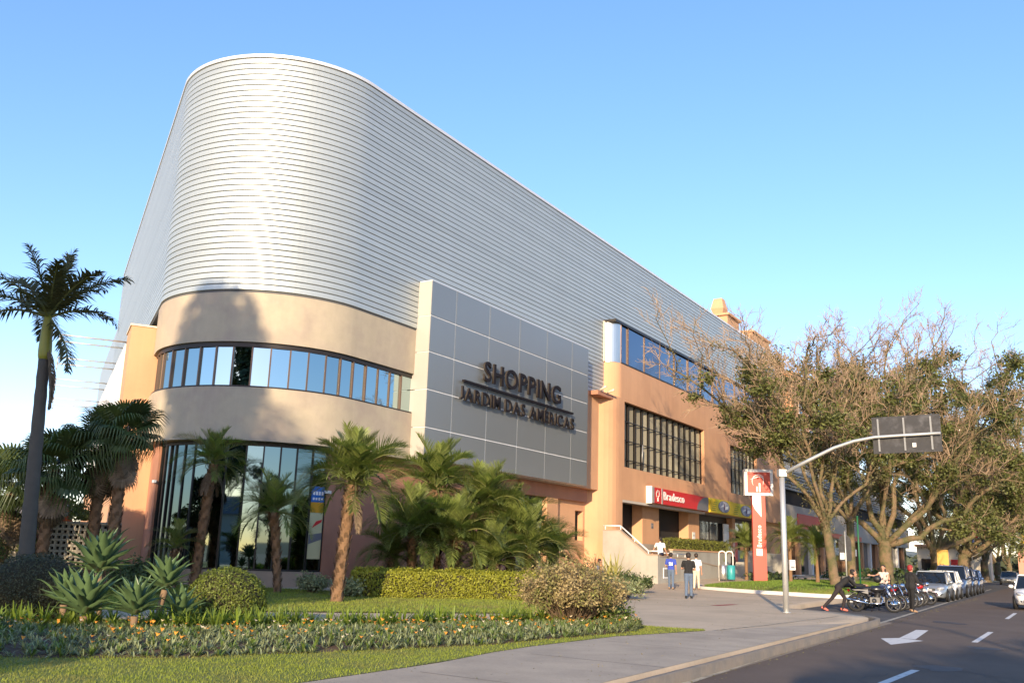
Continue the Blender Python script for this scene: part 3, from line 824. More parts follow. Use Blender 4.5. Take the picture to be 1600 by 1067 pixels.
# ------------------------------------------------------------------ foliage
m_frondA = mat("palm_frond", (0.165, 0.20, 0.052), rough=0.42, rand=0.3, island=0.25, trans=0.35, spec=0.5)
m_frondB = mat("royal_frond", (0.075, 0.075, 0.026), rough=0.65, rand=0.25, island=0.2, trans=0.15)
m_frondC = mat("fan_frond", (0.065, 0.092, 0.026), rough=0.5, rand=0.4, island=0.15, trans=0.18)
m_rachis = mat("palm_rachis", (0.15, 0.16, 0.05), rough=0.6)
m_ptrunk = mat("date_palm_trunk", (0.20, 0.115, 0.06), rough=0.95, var=0.4, vscale=14, bump=0.8, bscale=30, island=0.5)
m_fiber = mat("palm_fibre", (0.20, 0.13, 0.075), rough=0.98, island=0.35, var=0.3, vscale=10)
m_rtrunk = mat("royal_trunk", (0.085, 0.075, 0.062), rough=0.9, var=0.25, vscale=5, bump=0.4, bscale=25)
m_cshaft = mat("crownshaft", (0.25, 0.25, 0.035), rough=0.45, var=0.1)
m_dead = mat("dead_frond", (0.17, 0.12, 0.075), rough=0.95, island=0.3, rand=0.2)
m_agave = mat("agave_leaf", (0.095, 0.155, 0.065), rough=0.4, rand=0.18, var=0.12, vscale=4, spec=0.5)
m_hedge = mat("golden_hedge_leaf", (0.25, 0.255, 0.022), rough=0.6, island=0.4, trans=0.25)
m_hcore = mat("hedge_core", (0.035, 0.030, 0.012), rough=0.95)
m_bushd = mat("dark_bush_leaf", (0.058, 0.062, 0.028), rough=0.7, island=0.4, trans=0.12)
m_bushy = mat("clipped_bush_leaf", (0.120, 0.150, 0.016), rough=0.6, island=0.35, trans=0.22)
m_dryleaf = mat("dry_leaf", (0.33, 0.255, 0.12), rough=0.8, island=0.4, trans=0.2, col2=(0.17, 0.175, 0.045), c2scale=2.5, c2lo=0.46, c2hi=0.62)
m_twig = mat("twig", (0.17, 0.115, 0.07), rough=0.9)
m_strap = mat("strap_leaf", (0.115, 0.165, 0.032), rough=0.55, island=0.35, trans=0.25)
m_gaz = mat("silver_leaf", (0.215, 0.245, 0.12), rough=0.7, island=0.45, trans=0.15)
m_flow = mat("orange_petal", (0.75, 0.30, 0.03), rough=0.7, island=0.3, trans=0.2)
m_floww = mat("cream_petal", (0.75, 0.62, 0.42), rough=0.7, island=0.2, trans=0.2)
m_phor = mat("striped_sword_leaf", (0.40, 0.37, 0.13), rough=0.55, rand=0.3, trans=0.2)
m_shrubg = mat("green_shrub_leaf", (0.055, 0.085, 0.022), rough=0.6, island=0.4, trans=0.18)

def unit(a): return a/(np.linalg.norm(a, axis=-1, keepdims=True)+1e-9)
def leaf_quads(C, N, size, asp=0.5, seed=0, tilt=0.6):
    """diamond leaves at C, roughly facing N"""
    r_ = np.random.default_rng(seed); n = len(C)
    N = unit(N + r_.normal(0, tilt, (n,3)))
    A = unit(np.cross(N, r_.normal(0, 1, (n,3)))); B = np.cross(N, A)
    s = (size*r_.uniform(0.6, 1.35, n))[:,None]
    V = np.empty((n,4,3)); V[:,0] = C - A*s; V[:,1] = C - B*s*asp + N*s*0.12; V[:,2] = C + A*s; V[:,3] = C + B*s*asp + N*s*0.12
    return V.reshape(-1,3), np.arange(n*4).reshape(-1,4)

def frond_mesh(name, L, a0, a1, n, ll, mats, seed=0, lw=0.018, ang=52, vlift=0.25, droop=0.35, r0=0.02, plume=0.0, start=0.14, bend=0.0):
    r_ = np.random.default_rng(seed)
    ns = 24; s = np.linspace(0, 1, ns); el = R(a0) + (R(a1)-R(a0))*s**1.3
    dl = L/(ns-1)
    X = np.r_[0, np.cumsum(np.cos(el[:-1])*dl)]; Z = np.r_[0, np.cumsum(np.sin(el[:-1])*dl)]; Y = bend*L*s**2
    P = np.column_stack([X, Y, Z])
    mb = MB(); mb.tube(P[::3], np.linspace(r0, r0*0.25, len(P[::3])), 5, 0)
    Vr = np.concatenate(mb.v); Fr = mb.f
    V = []; F = []
    T = unit(np.gradient(P, axis=0)); B = np.array([0,1.0,0]); Nn = np.cross(T, B)
    if Nn[0][2] < 0: Nn = -Nn
    for sd_ in (-1, 1):
        for k in range(n):
            t = start + (1-start)*(k + r_.uniform(-0.3,0.3))/n; t = min(max(t, 0), 0.999)
            i = int(t*(ns-1)); p = P[i] + (P[min(i+1, ns-1)]-P[i])*(t*(ns-1)-i)
            ln = ll*(0.35 + 0.65*math.sin(math.pi*min(1, (t-start)/(1-start)*0.78+0.22)))*r_.uniform(0.85, 1.1)
            a = R(ang - 22*t + r_.normal(0, 5))
            lift = vlift + plume*r_.uniform(-1, 1)
            d = unit(T[i]*math.cos(a) + B*sd_*math.sin(a) + Nn[i]*lift)
            d2 = unit(d + np.array([0,0,-droop*r_.uniform(0.5,1.4)]))
            wv = unit(np.cross(d, Nn[i]+B*0.2*sd_))*lw
            m_ = p + d*ln*0.5; tp = m_ + d2*ln*0.5
            b = len(V)
            V += [p - wv*0.6, p + wv*0.6, m_ - wv, m_ + wv, tp]
            F += [(b, b+1, b+3, b+2), (b+2, b+3, b+4)]
    me = bpy.data.meshes.new(name)
    off = len(Vr)
    me.from_pydata(np.concatenate([Vr, np.array(V)]).tolist(), [], [list(f) for f in Fr] + [[i+off for i in f] for f in F])
    me.polygons.foreach_set("material_index", [0]*len(Fr) + [1]*len(F))
    for m in mats: me.materials.append(m)
    me.update(); return me

DATE = [[frond_mesh("frond", 1.0, a0, a1, 46, 0.35, (m_rachis, m_frondA), seed=k*7+j, lw=0.0075, ang=52, vlift=0.42, droop=0.22, r0=0.013, bend=0.06*(j-1)) for j in range(3)]
        for k, (a0, a1) in enumerate(((84, 42), (64, -20), (42, -62), (8, -80)))]
ROYAL = [[frond_mesh("frond", 1.0, a0, a1, 64, 0.25, (m_rachis, m_frondB), seed=90+k*7+j, lw=0.011, ang=58, vlift=0.1, droop=0.5, r0=0.02, plume=0.55, start=0.12) for j in range(2)]
         for k, (a0, a1) in enumerate(((82, 58), (55, 5), (25, -45), (-35, -80)))]

def put_fronds(root, top, specs, meshes, L, name="frond"):
    """specs: (yaw deg, class 0..3, scale)"""
    for i, (yaw, k, sc_) in enumerate(specs):
        me = meshes[k][i % len(meshes[k])]
        link(name, me, root, top, (random.uniform(-0.12, 0.12), random.uniform(-0.1, 0.1), R(yaw)), L*sc_)

def boot_trunk(root, h, r0, r1, lean=(0,0), seed=0, boots=True, top_fibre=True):
    r_ = np.random.default_rng(seed)
    zs = np.linspace(-0.1, h, 14)
    P = [(lean[0]*(z/h)**1.2 if z > 0 else 0, lean[1]*(z/h)**1.2 if z > 0 else 0, z) for z in zs]
    rad = [r0*1.35 if z < 0.05 else r0*1.12 if z < 0.25 else r0+(r1-r0)*z/h for z in zs]
    mb = MB(); mb.tube(P, rad, 14, 0)
    if boots:
        n = int(h/0.06)
        for i in range(n):
            z = h*i/n; t = z/h; a = i*2.39996
            rr = (r0+(r1-r0)*t)*0.97; cx, cy = lean[0]*t**1.2, lean[1]*t**1.2
            for q in range(3):
                b = a + q*2.094 + r_.normal(0, 0.1); c, s_ = math.cos(b), math.sin(b)
                wd = 0.46*rr; hh = 0.13; o = 0.045 + 0.045*r_.random() + (0.04 if t > 0.8 else 0)
                p0 = np.array([cx+rr*c, cy+rr*s_, z]); sd_ = np.array([-s_, c, 0])*wd; out = np.array([c, s_, 0.6])*o
                mb.add([p0-sd_-np.array([0,0,0.03]), p0+sd_-np.array([0,0,0.03]), p0+sd_*0.5+out+np.array([0,0,hh*0.6]), p0-sd_*0.5+out+np.array([0,0,hh*0.6])], [(0,1,2,3)], 0)
    tr = mb.build("trunk", m_ptrunk, root)
    if top_fibre:   # old leaf bases and hanging dead bits under the crown
        fb = MB()
        for i in range(46):
            z = h*r_.uniform(0.78, 1.06); a = r_.uniform(0, 6.28); rr = r1*0.95
            c, s_ = math.cos(a), math.sin(a); cx, cy = lean[0], lean[1]
            l = r_.uniform(0.12, 0.34); p0 = np.array([cx+rr*c, cy+rr*s_, z]); d = np.array([c*0.75, s_*0.75, r_.uniform(-0.9, 0.5)]); sd_ = np.array([-s_, c, 0])*r_.uniform(0.02, 0.05)
            p1 = p0 + d*l*0.6; p2 = p1 + np.array([c*0.2, s_*0.2, -0.5])*l*0.6
            fb.add([p0-sd_, p0+sd_, p1+sd_*0.8, p1-sd_*0.8, p2], [(0,1,2,3), (3,2,4)])
        fb.build("leaf_base", m_fiber, root)
    return tr
def date_palm(loc, h, r0, r1, nf, L, label, seed=0, lean=(0,0), lowbias=0.0, group=None, boots=True, dead=0):
    random.seed(seed*13+5)
    root = thing("palm_tree", label, "palm", loc, random.uniform(0, 6.28) if lean == (0,0) else 0, group)
    boot_trunk(root, h, r0, r1, lean, seed, boots)
    top = (lean[0], lean[1], h*1.0)
    sp = []
    for i in range(nf):
        t = i/nf; k = 0 if t < 0.22 else 1 if t < 0.52 - lowbias*0.2 else 2 if t < 0.85 - lowbias*0.25 else 3
        sp.append((i*137.5 + random.uniform(-14, 14), k, random.uniform(0.8, 1.1)*(0.85 if k == 0 else 1)))
    put_fronds(root, top, sp, DATE, L)
    for i in range(dead):
        me = frond_mesh("dead_frond", 1.0, -50, -88, 24, 0.2, (m_dead, m_dead), seed=seed+i+400, lw=0.012, droop=0.8)
        link("dead_frond", me, root, (top[0], top[1], top[2]-0.12), (0, 0, random.uniform(0, 6.28)), 0.7*L)
    return root
zg = 0.16
date_palm((-4.65, 26.8, zg), 3.25, 0.145, 0.155, 58, 1.95, "tall bushy date palm with brown boot-covered trunk by the hedge's left end", 1, lean=(0.22, 0.0), dead=3)
date_palm((-7.35, 31.2, zg), 2.55, 0.10, 0.15, 34, 1.6, "short shaded date palm with thin curved trunk before the right corner glass", 2, lean=(-0.35, 0.1), lowbias=0.4)
date_palm((-10.3, 31.9, zg), 4.15, 0.14, 0.14, 34, 1.55, "dark date palm with ragged brown trunk against the left part of the corner glass wall", 3, lean=(0.25, 0.0), lowbias=0.5, dead=6)
date_palm((-10.9, 31.5, zg), 1.3, 0.11, 0.11, 18, 1.1, "smallest dark palm low beside the ragged trunk at the corner glass wall", 4, lowbias=0.2)
# the dense cluster right of the hedge
for i, (x, y, h, L, lab) in enumerate((
    (-2.7, 35.0, 3.7, 2.1, "tallest palm of the dense cluster, crown against the bottom of the sign box"),
    (-0.9, 35.6, 3.1, 2.0, "leafy palm in the right half of the dense cluster under the sign box"),
    (-3.3, 33.9, 2.1, 1.8, "palm low at the left side of the dense cluster, against the terracotta wall"),
    (-1.75, 33.6, 1.9, 1.9, "palm with a visible brown stub trunk low in front of the dense cluster"),
    (0.2, 36.4, 2.3, 2.0, "palm at the right end of the dense cluster beside the glass bay"),
    (-2.5, 34.3, 1.5, 1.9, "low bushy palm in the left middle of the dense cluster, behind the hedge"),
    (0.9, 35.6, 1.6, 1.9, "bushy palm low at the right edge of the dense cluster, before the glass bay"),
    (-4.1, 34.6, 1.2, 1.5, "low palm farthest left in the dense cluster, at the terracotta wall foot"),
    (-0.4, 33.9, 1.1, 1.7, "low spreading palm at the foot of the dense cluster behind the hedge"))):
    date_palm((x, y, zg), h, 0.15, 0.16, 42, L*1.12, lab, 20+i, lowbias=0.35, dead=1)
date_palm((2.0, 40.6, zg), 1.45, 0.16, 0.16, 40, 1.75, "small feathery palm alone behind the dry shrub, left of the grey stair wall", 30, lowbias=0.2)
# palm clumps on the island by the bank totem
for i, (x, y, h, L, lab) in enumerate((
    (16.3, 54.4, 2.3, 1.75, "feathery palm directly right of the red bank totem, behind the thin sign pole"),
    (17.7, 54.0, 2.0, 1.7, "feathery palm between the thin sign pole and the first street tree"),
    (15.2, 60.0, 2.0, 1.7, "feathery palm just left of the red bank totem by the shop window"))):
    date_palm((x, y, 0.5), h, 0.10, 0.10, 26, L, lab, 40+i, lowbias=0.3, boots=False)

# royal palm on the far left
rp = thing("palm_tree", "tall slender royal palm with smooth grey trunk and green crownshaft at the far left", "palm", (-12.95, 26.0, zg))
mb = MB(); zs = np.linspace(0, 6.5, 26)
mb.tube([(-0.42*(z/7.6)**0.9, 0, z-0.05) for z in zs], [0.27 if z < 0.1 else 0.215-0.010*z + 0.008*math.sin(z*14) for z in zs], 18, 0); mb.build("trunk", m_rtrunk, rp)
mb = MB(); zs = np.linspace(6.42, 7.75, 10)
mb.tube([(-0.42*(z/7.6)**0.9, 0, z) for z in zs], [0.145, 0.175, 0.18, 0.175, 0.165, 0.155, 0.15, 0.135, 0.12, 0.10], 16, 0); mb.build("crownshaft", m_cshaft, rp)
put_fronds(rp, (-0.42, 0, 7.68), [(185,0,1.0), (20,0,0.95), (100,0,1.0), (150,1,1.1), (12,1,1.12), (330,1,1.05), (195,1,1.1), (230,2,1.1), (355,2,1.0), (175,2,1.15), (60,1,1.0), (280,2,1.0), (300,1,0.95), (120,2,1.0), (340,3,0.9)], ROYAL, 2.25)
me = frond_mesh("dead_frond", 1.0, -72, -92, 40, 0.16, (m_dead, m_dead), seed=77, lw=0.02, droop=0.9)
link("dead_frond", me, rp, (-0.30, -0.05, 6.9), (0, 0, R(-10)), 1.9)

# fan palms
def fan_leaf_mesh(seed, rad=0.86, pet=0.85, segs=34, hang=0.5, mats=None):
    r_ = np.random.default_rng(seed)
    mb = MB()
    pts = [(pet*t, 0, 0.10*math.sin(t*1.5)) for t in np.linspace(0, 1, 5)]
    mb.tube(pts, [0.018, 0.015, 0.013, 0.012, 0.010], 4, 0)
    o = np.array(pts[-1])
    for k in range(segs):
        a = R(-150 + 300*k/(segs-1)); d = np.array([math.cos(a), math.sin(a), 0.10])
        l = rad*(0.78 + 0.22*math.cos(a))*r_.uniform(0.92, 1.05)
        sd_ = np.array([-math.sin(a), math.cos(a), 0])*0.040*rad/0.62
        zf = 0.02*(1 if k % 2 else -1)
        m1 = o + d*l*0.55 + np.array([0,0,zf]); t1 = o + d*l*0.85 + np.array([0,0,-0.16*hang*l]); t2 = o + d*l*0.98 + np.array([0,0,-(0.65+0.3*r_.random())*hang*l])
        mb.add([o, m1-sd_, m1+sd_, t1-sd_*0.45, t1+sd_*0.45, t2], [(0,1,2), (1,3,4,2), (3,5,4)], 1)
    return mb.mesh("fan_leaf", mats or (m_rachis, m_frondC))
FANS = [fan_leaf_mesh(i, hang=h_) for i, h_ in enumerate((0.45, 0.8, 1.1, 1.35))]
DFAN = [fan_leaf_mesh(60+i, hang=1.2, mats=(m_dead, m_dead)) for i in range(2)]
def fan_palm(loc, h, label, seed, nf=30, sc_=1.0):
    random.seed(seed)
    root = thing("fan_palm", label, "palm", loc)
    boot_trunk(root, h, 0.17, 0.15, (0,0), seed, True, True)
    for i in range(nf):
        t = i/nf; el = 75 - 115*t; yaw = i*137.5
        me = FANS[min(3, int(t*3.2 + random.random()*0.8))]
        link("fan_leaf", me, root, (0, 0, h+0.05), (random.uniform(-0.3,0.3), R(-el), R(yaw)), sc_*random.uniform(0.9, 1.2))
    for i in range(14):
        link("dead_leaf", DFAN[i % 2], root, (0, 0, h-0.15-random.random()*0.5), (random.uniform(-0.4,0.4), R(62+random.random()*22), R(i*137.5+40)), sc_*random.uniform(0.7, 0.95))
    return root
fan_palm((-14.35, 29.6, zg), 3.55, "drooping fan palm leftmost of the three dark fan palms by the left pier", 1, 27, 0.86)
fan_palm((-13.15, 30.3, zg), 4.35, "middle one of the three dark fan palms, behind the agaves", 2, 27, 0.84)
fan_palm((-12.35, 29.9, zg), 4.75, "rightmost of the three dark fan palms, against the curved corner wall", 3, 24, 0.76)
fan_palm((-16.6, 31.5, zg), 2.9, "smallest and farthest left fan palm, yellowish, behind the royal palm trunk", 4, 26, 0.95)

# ------------------------------------------------------------------ agaves
def agave_leaf(seed):
    r_ = np.random.default_rng(seed)
    V = []; n = 9
    for i in range(n):
        s = i/(n-1); a = R(8 + 22*s**2*r_.uniform(0.8, 1.2))
        x = s; z = 0.18*s - 0.20*s**2.2*r_.uniform(0.6,1.1)
        wd = 0.135*(0.62 + 0.9*s - 1.52*s**2.3) if s < 1 else 0
        wd = max(wd, 0.004)
        V += [(x, -wd, z+wd*0.55), (x, -wd*0.5, z+wd*0.10), (x, 0, z), (x, wd*0.5, z+wd*0.10), (x, wd, z+wd*0.55)]
    F = [(i*5+k, i*5+k+1, (i+1)*5+k+1, (i+1)*5+k) for i in range(n-1) for k in range(4)]
    mb = MB(); mb.add(V, F, 0, True); return mb.mesh("leaf", m_agave)
AG = [agave_leaf(i) for i in range(4)]
def agave(loc, L, nl, label, stem=0.0, lean=(0,0), seed=0, tiltrange=(82, 8)):
    random.seed(seed)
    root = thing("agave", label, "agave", loc)
    if stem:
        mb = MB(); mb.tube([(0,0,-0.05), (lean[0]*0.5,lean[1]*0.5,stem*0.5), (lean[0],lean[1],stem)], [0.055, 0.05, 0.06], 10)
        mb.build("stem", m_fiber, root)
    for i in range(nl):
        t = (i+0.5)/nl; el = tiltrange[0] + (tiltrange[1]-tiltrange[0])*t**0.85
        link("leaf", AG[i % 4], root, (lean[0], lean[1], stem + 0.02), (random.uniform(-0.08,0.08), R(-el), R(i*137.5)), L*(0.72+0.28*math.sin(math.pi*min(1, t+0.2)))*random.uniform(0.92,1.08))
    return root
agave((-7.15, 17.2, 0.2), 0.88, 40, "largest agave rosette, raised on a bare stem above the other agaves", stem=0.85, lean=(-0.12, 0.0), seed=1)
agave((-6.75, 15.6, 0.2), 0.82, 36, "broad agave rosette at the front left of the agave group, next to the flowers", stem=0.25, lean=(0,0), seed=2)
agave((-5.9, 15.5, 0.2), 0.68, 34, "agave rosette at the front, under the big raised rosette and right of the broad one", stem=0.28, seed=3)
agave((-6.3, 17.6, 0.2), 0.7, 34, "agave rosette at the right back of the group, before the corner glass wall", stem=0.6, lean=(0.1,0), seed=4)
agave((-5.45, 16.4, 0.2), 0.62, 24, "small agave rosette at the right end of the group, touching the clipped round bush", stem=0.18, seed=5)
agave((-7.55, 16.6, 0.2), 0.65, 24, "small shaded agave rosette low between the dark bush and the other agaves", stem=0.35, seed=6)

# ------------------------------------------------------------------ bushes and hedges
def ell_points(n, r, seed, zmin=-0.75):
    r_ = np.random.default_rng(seed)
    d = unit(r_.normal(0,1,(int(n*1.6),3))); d = d[d[:,2] > zmin][:n]
    lump = 1 + 0.035*np.sin(d[:,:1]*7+seed) * np.cos(d[:,1:2]*9+d[:,2:]*6) + r_.normal(0, 0.025, (len(d),1))
    return d*np.array(r)*lump, unit(d/np.array(r))
def bush(loc, r, n, size, m, label, seed=0, name="clipped_bush", core=True, cat="bush"):
    C, N = ell_points(n, r, seed)
    V, F = leaf_quads(C, N, size, 0.6, seed, 0.55)
    root = thing(name, label, cat, loc)
    link("foliage", npmesh("foliage", V, F, m), root)
    if core:
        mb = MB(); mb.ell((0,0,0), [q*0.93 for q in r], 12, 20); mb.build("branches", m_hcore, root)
    return root
bush((-9.05, 18.6, 0.62), (0.98, 0.85, 0.72), 12000, 0.020, m_bushd, "dark brownish clipped bush between the royal palm trunk and the agaves", 1)
bush((-5.15, 17.9, 0.58), (0.72, 0.68, 0.64), 12000, 0.020, m_bushy, "yellow-green clipped round bush right of the agaves", 2)
bush((-5.9, 19.2, 0.42), (0.6, 0.6, 0.42), 5000, 0.022, m_bushy, "low yellow-green bush tucked behind the round clipped bush", 3)
def hedge(name, label, P0_, P1_, wd, z0, z1, n, size, m, seed=0, cat="hedge", wob=0.075):
    r_ = np.random.default_rng(seed)
    a = np.array(P0_, float); b = np.array(P1_, float); L = np.hypot(*(b-a)); d = (b-a)/L; nn = np.array([-d[1], d[0]])
    areas = np.array([L*(z1-z0), L*(z1-z0), L*wd, wd*(z1-z0), wd*(z1-z0)]); pick = r_.choice(5, n, p=areas/areas.sum())
    s, t = r_.random(n), r_.random(n)
    x = np.where(pick < 3, s*L, np.where(pick == 3, 0, L)); y = np.select([pick == 0, pick == 1, pick == 2, pick > 2], [-wd/2+0*s, wd/2+0*s, (t-0.5)*wd, (s-0.5)*wd])
    z = np.select([pick < 2, pick == 2, pick > 2], [z0+t*(z1-z0), z1+0*s, z0+t*(z1-z0)])
    N = np.zeros((n,3)); N[pick==0] = [0,-1,0]; N[pick==1] = [0,1,0]; N[pick==2] = [0,0,1]; N[pick==3] = [-1,0,0]; N[pick==4] = [1,0,0]
    # round the shoulders and ripple the clipped faces
    k = np.clip((z-(z1-0.16))/0.16, 0, 1); y = y*(1-0.16*k**2); z = z - 0.05*(np.abs(y)/(wd/2))**4*(pick == 2)
    off = wob*(np.sin(x*2.3+z*5+seed)*np.sin(x*5.1+y*4) + r_.normal(0, 0.55, n))
    Wn = np.column_stack([N[:,0:1]*d[0]+N[:,1:2]*nn[0], N[:,0:1]*d[1]+N[:,1:2]*nn[1], N[:,2:3]])
    C = np.column_stack([a[0]+d[0]*x+nn[0]*y, a[1]+d[1]*x+nn[1]*y, z]) + Wn*off[:,None]
    V, F = leaf_quads(C - np.array([*a, 0]), Wn, size, 0.6, seed, 0.7)
    root = thing(name, label, cat, (a[0], a[1], 0))
    link("foliage", npmesh("foliage", V, F, m), root)
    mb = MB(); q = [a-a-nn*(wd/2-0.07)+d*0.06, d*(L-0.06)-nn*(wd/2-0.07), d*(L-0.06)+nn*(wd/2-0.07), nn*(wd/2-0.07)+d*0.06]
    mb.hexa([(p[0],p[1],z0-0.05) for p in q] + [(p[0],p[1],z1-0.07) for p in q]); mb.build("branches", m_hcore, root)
    return root
hedge("hedge", "long bright yellow-green clipped hedge in front of the palms", (-4.75, 30.3), (1.4, 31.7), 1.35, 0.15, 0.98, 30000, 0.034, m_hedge, 5)

# flax-like sword plant before the stair wall
random.seed(3)
ph = thing("flax_plant", "spiky plant with yellow striped sword leaves in front of the grey stair wall", "plant", (5.35, 46.6, 0.2))
sv = []
for k in range(3):
    V = []
    for i in range(7):
        s = i/6; wd = 0.045*(1-s**3)+0.002; V += [(0.10*s+0.35*s**3*(0.4+0.4*k), -wd, s*1.6-0.25*s**3*k), (0.10*s+0.35*s**3*(0.4+0.4*k), wd, s*1.6-0.25*s**3*k)]
    mb = MB(); mb.add(V, [(2*i, 2*i+1, 2*i+3, 2*i+2) for i in range(6)], 0, True); sv.append(mb.mesh("leaf", m_phor))
for i in range(70):
    link("leaf", sv[i % 3], ph, (random.gauss(0,0.16), random.gauss(0,0.16), 0), (random.gauss(0,0.1), abs(random.gauss(0.1, 0.55)), random.uniform(0, 6.28)), random.uniform(0.75, 1.2))
ph2 = thing("flax_plant", "small reddish spiky plant behind the striped sword plant", "plant", (4.55, 47.8, 0.2))
mr_ = mat("reddish_sword_leaf", (0.22, 0.11, 0.07), rough=0.6, rand=0.3)
for i in range(34):
    o = link("leaf", sv[i % 3].copy(), ph2, (random.gauss(0,0.05), random.gauss(0,0.05), 0.8), (random.gauss(0,0.1), abs(random.gauss(0.5, 0.6)), random.uniform(0, 6.28)), random.uniform(0.35, 0.55)) if i < 3 else link("leaf", o_m[i % 3], ph2, (0, 0, 0.8), (random.gauss(0,0.1), abs(random.gauss(0.5, 0.6)), random.uniform(0, 6.28)), random.uniform(0.35, 0.55))
    if i < 3:
        if i == 0: o_m = []
        o.data.materials.clear(); o.data.materials.append(mr_); o_m.append(o.data)
mb = MB(); mb.tube([(0,0,-0.1),(0,0,0.85)], [0.05,0.04], 7); mb.build("stem", m_fiber, ph2)

# dry sprawling shrub at the end of the bed
def shrub(loc, rad, h, n_st, nleaf, m, label, seed, leafsize=0.035, twigm=None, name="shrub"):
    r_ = np.random.default_rng(seed)
    root = thing(name, label, "shrub", loc)
    mb = MB(); C = []
    for i in range(n_st):
        a = r_.uniform(0, 6.28); rr = rad*math.sqrt(r_.uniform(0.02, 1)); hh = h*r_.uniform(0.55, 1.0)*(1-0.35*(rr/rad)**2)
        e = np.array([rr*math.cos(a), rr*math.sin(a), hh]); b = e*np.array([0.12,0.12,0])
        mid = b*0.5 + e*0.5 + np.array([0,0,0.12*h]) + r_.normal(0, 0.05, 3)
        P = [b, (b+mid)/2 + r_.normal(0,0.02,3), mid, (mid+e)/2 + r_.normal(0,0.04,3), e]
        mb.tube(P, [0.010, 0.008, 0.006, 0.004, 0.002], 3, caps=False)
        for q in range(4):
            t = r_.uniform(0.4, 0.95); s0 = np.array(P[2])*(1-t)+e*t; s1 = s0 + r_.normal(0, 0.13, 3) + np.array([0,0,0.08])
            mb.tube([s0, (s0+s1)/2 + r_.normal(0,0.02,3), s1], [0.004,0.003,0.0015], 3, caps=False)
            for _ in range(nleaf//(n_st*4)): C.append(s0 + (s1-s0)*r_.random() + r_.normal(0, 0.05, 3))
    mb.build("branches", twigm or m_twig, root)
    C = np.array(C); C = C[C[:,2] > 0.0]
    V, F = leaf_quads(C, C*np.array([1,1,0.8])/rad, leafsize, 0.55, seed, 0.9)
    link("foliage", npmesh("foliage", V, F, m), root)
    return root
shrub((1.45, 20.3, 0.16), 1.18, 1.42, 420, 15000, m_dryleaf, "big sprawling dry shrub with tan leaves at the right end of the flower bed", 5, 0.030)
shrub((3.6, 44.0, 0.2), 1.3, 0.9, 120, 5000, m_dryleaf, "low brownish shrub around the foot of the striped sword plant", 6, 0.05)
shrub((5.4, 41.5, 0.2), 1.2, 0.7, 90, 4500, m_shrubg, "low green shrub in the bed edge between the small palm and the plaza", 10, 0.05)
shrub((4.0, 35.5, 0.2), 1.3, 0.6, 90, 4500, m_gaz, "pale low shrub in the bed edge right of the yellow hedge", 11, 0.05)
shrub((1.9, 21.0, 0.16), 0.9, 0.55, 100, 5000, m_strap, "low green undergrowth at the foot of the dry shrub", 7, 0.04)
shrub((-6.35, 31.6, 0.16), 0.55, 0.55, 60, 2600, m_gaz, "silvery low shrub at the plinth left of the tall date palm", 8, 0.04)
shrub((-4.9, 29.6, 0.16), 0.5, 0.5, 60, 2400, m_gaz, "pale low shrub between the tall date palm trunk and the hedge", 9, 0.04)
for i, (x, y, rr, hh, lab) in enumerate(((-15.5, 25.5, 1.2, 1.0, "green shrub left of the royal palm trunk at the picture edge"), (-17.2, 29.5, 1.8, 2.4, "tall dark green shrub behind the royal palm trunk at the far left"), (-19.6, 31.0, 1.6, 1.7, "grassy shrub at the far left edge, beyond the block wall"), (-12.3, 21.5, 0.9, 0.6, "low dark ground shrub between the royal palm and the dark bush"), (-10.6, 27.8, 0.9, 0.9, "dark shrub under the fan palms behind the agaves"))):
    shrub((x, y, 0.15), rr, hh, 130, 7000, m_shrubg, lab, 50+i, 0.045)

# ------------------------------------------------------------------ flower bed planting (nobody could count it)
def inbed(n, G, k0=0.0, k1=1.0, t0=0.0, t1=1.0):
    i = rng.uniform(t0, t1, n)*(G.shape[0]-1); k = rng.uniform(k0, k1, n)*(G.shape[1]-1)
    i0 = np.clip(i.astype(int), 0, G.shape[0]-2); k0_ = np.clip(k.astype(int), 0, G.shape[1]-2); f, g_ = (i-i0)[:,None], (k-k0_)[:,None]
    return G[i0,k0_]*(1-f)*(1-g_)+G[i0+1,k0_]*f*(1-g_)+G[i0+1,k0_+1]*f*g_+G[i0,k0_+1]*(1-f)*g_
def blades(P, nl, L, wd, m, name, el=(20,75), curl=0.5):
    n = len(P)*nl; p = np.repeat(P, nl, 0)
    a = rng.random(n)*6.283; e = np.radians(rng.uniform(el[0], el[1], n)); l = L*rng.uniform(0.6, 1.25, n)
    d = np.column_stack([np.cos(a)*np.cos(e), np.sin(a)*np.cos(e), np.sin(e)]); sd_ = np.column_stack([-np.sin(a), np.cos(a), 0*a])*wd*rng.uniform(0.7,1.3,n)[:,None]
    m1 = p + d*(l*0.55)[:,None]; t1 = m1 + unit(d + np.column_stack([0*a,0*a,-curl*rng.uniform(0.3,2.0,n)]))*(l*0.45)[:,None]
    V = np.empty((n,6,3)); V[:,0]=p-sd_*0.6; V[:,1]=p+sd_*0.6; V[:,2]=m1-sd_; V[:,3]=m1+sd_; V[:,4]=t1-sd_*0.25; V[:,5]=t1+sd_*0.25
    b = np.arange(n)[:,None]*6
    F = np.concatenate([b+np.array([[0,1,3,2]]), b+np.array([[2,3,5,4]])])
    return link(name, npmesh(name, V.reshape(-1,3), F, m))
P = inbed(4600, G4, 0.005, 0.8)
tag(blades(P, 8, 0.125, 0.010, m_gaz, "flower_bed_leaves", (15,70), 0.4), "low silvery green leaves filling the flower bed", "ground cover", kind='stuff')
P = inbed(800, G4, 0.01, 0.8)
tag(blades(P, 9, 0.16, 0.013, m_strap, "flower_bed_greens", (25,75), 0.5), "green leaf tufts between the silvery bed plants", "ground cover", kind='stuff')
fmb = MB()
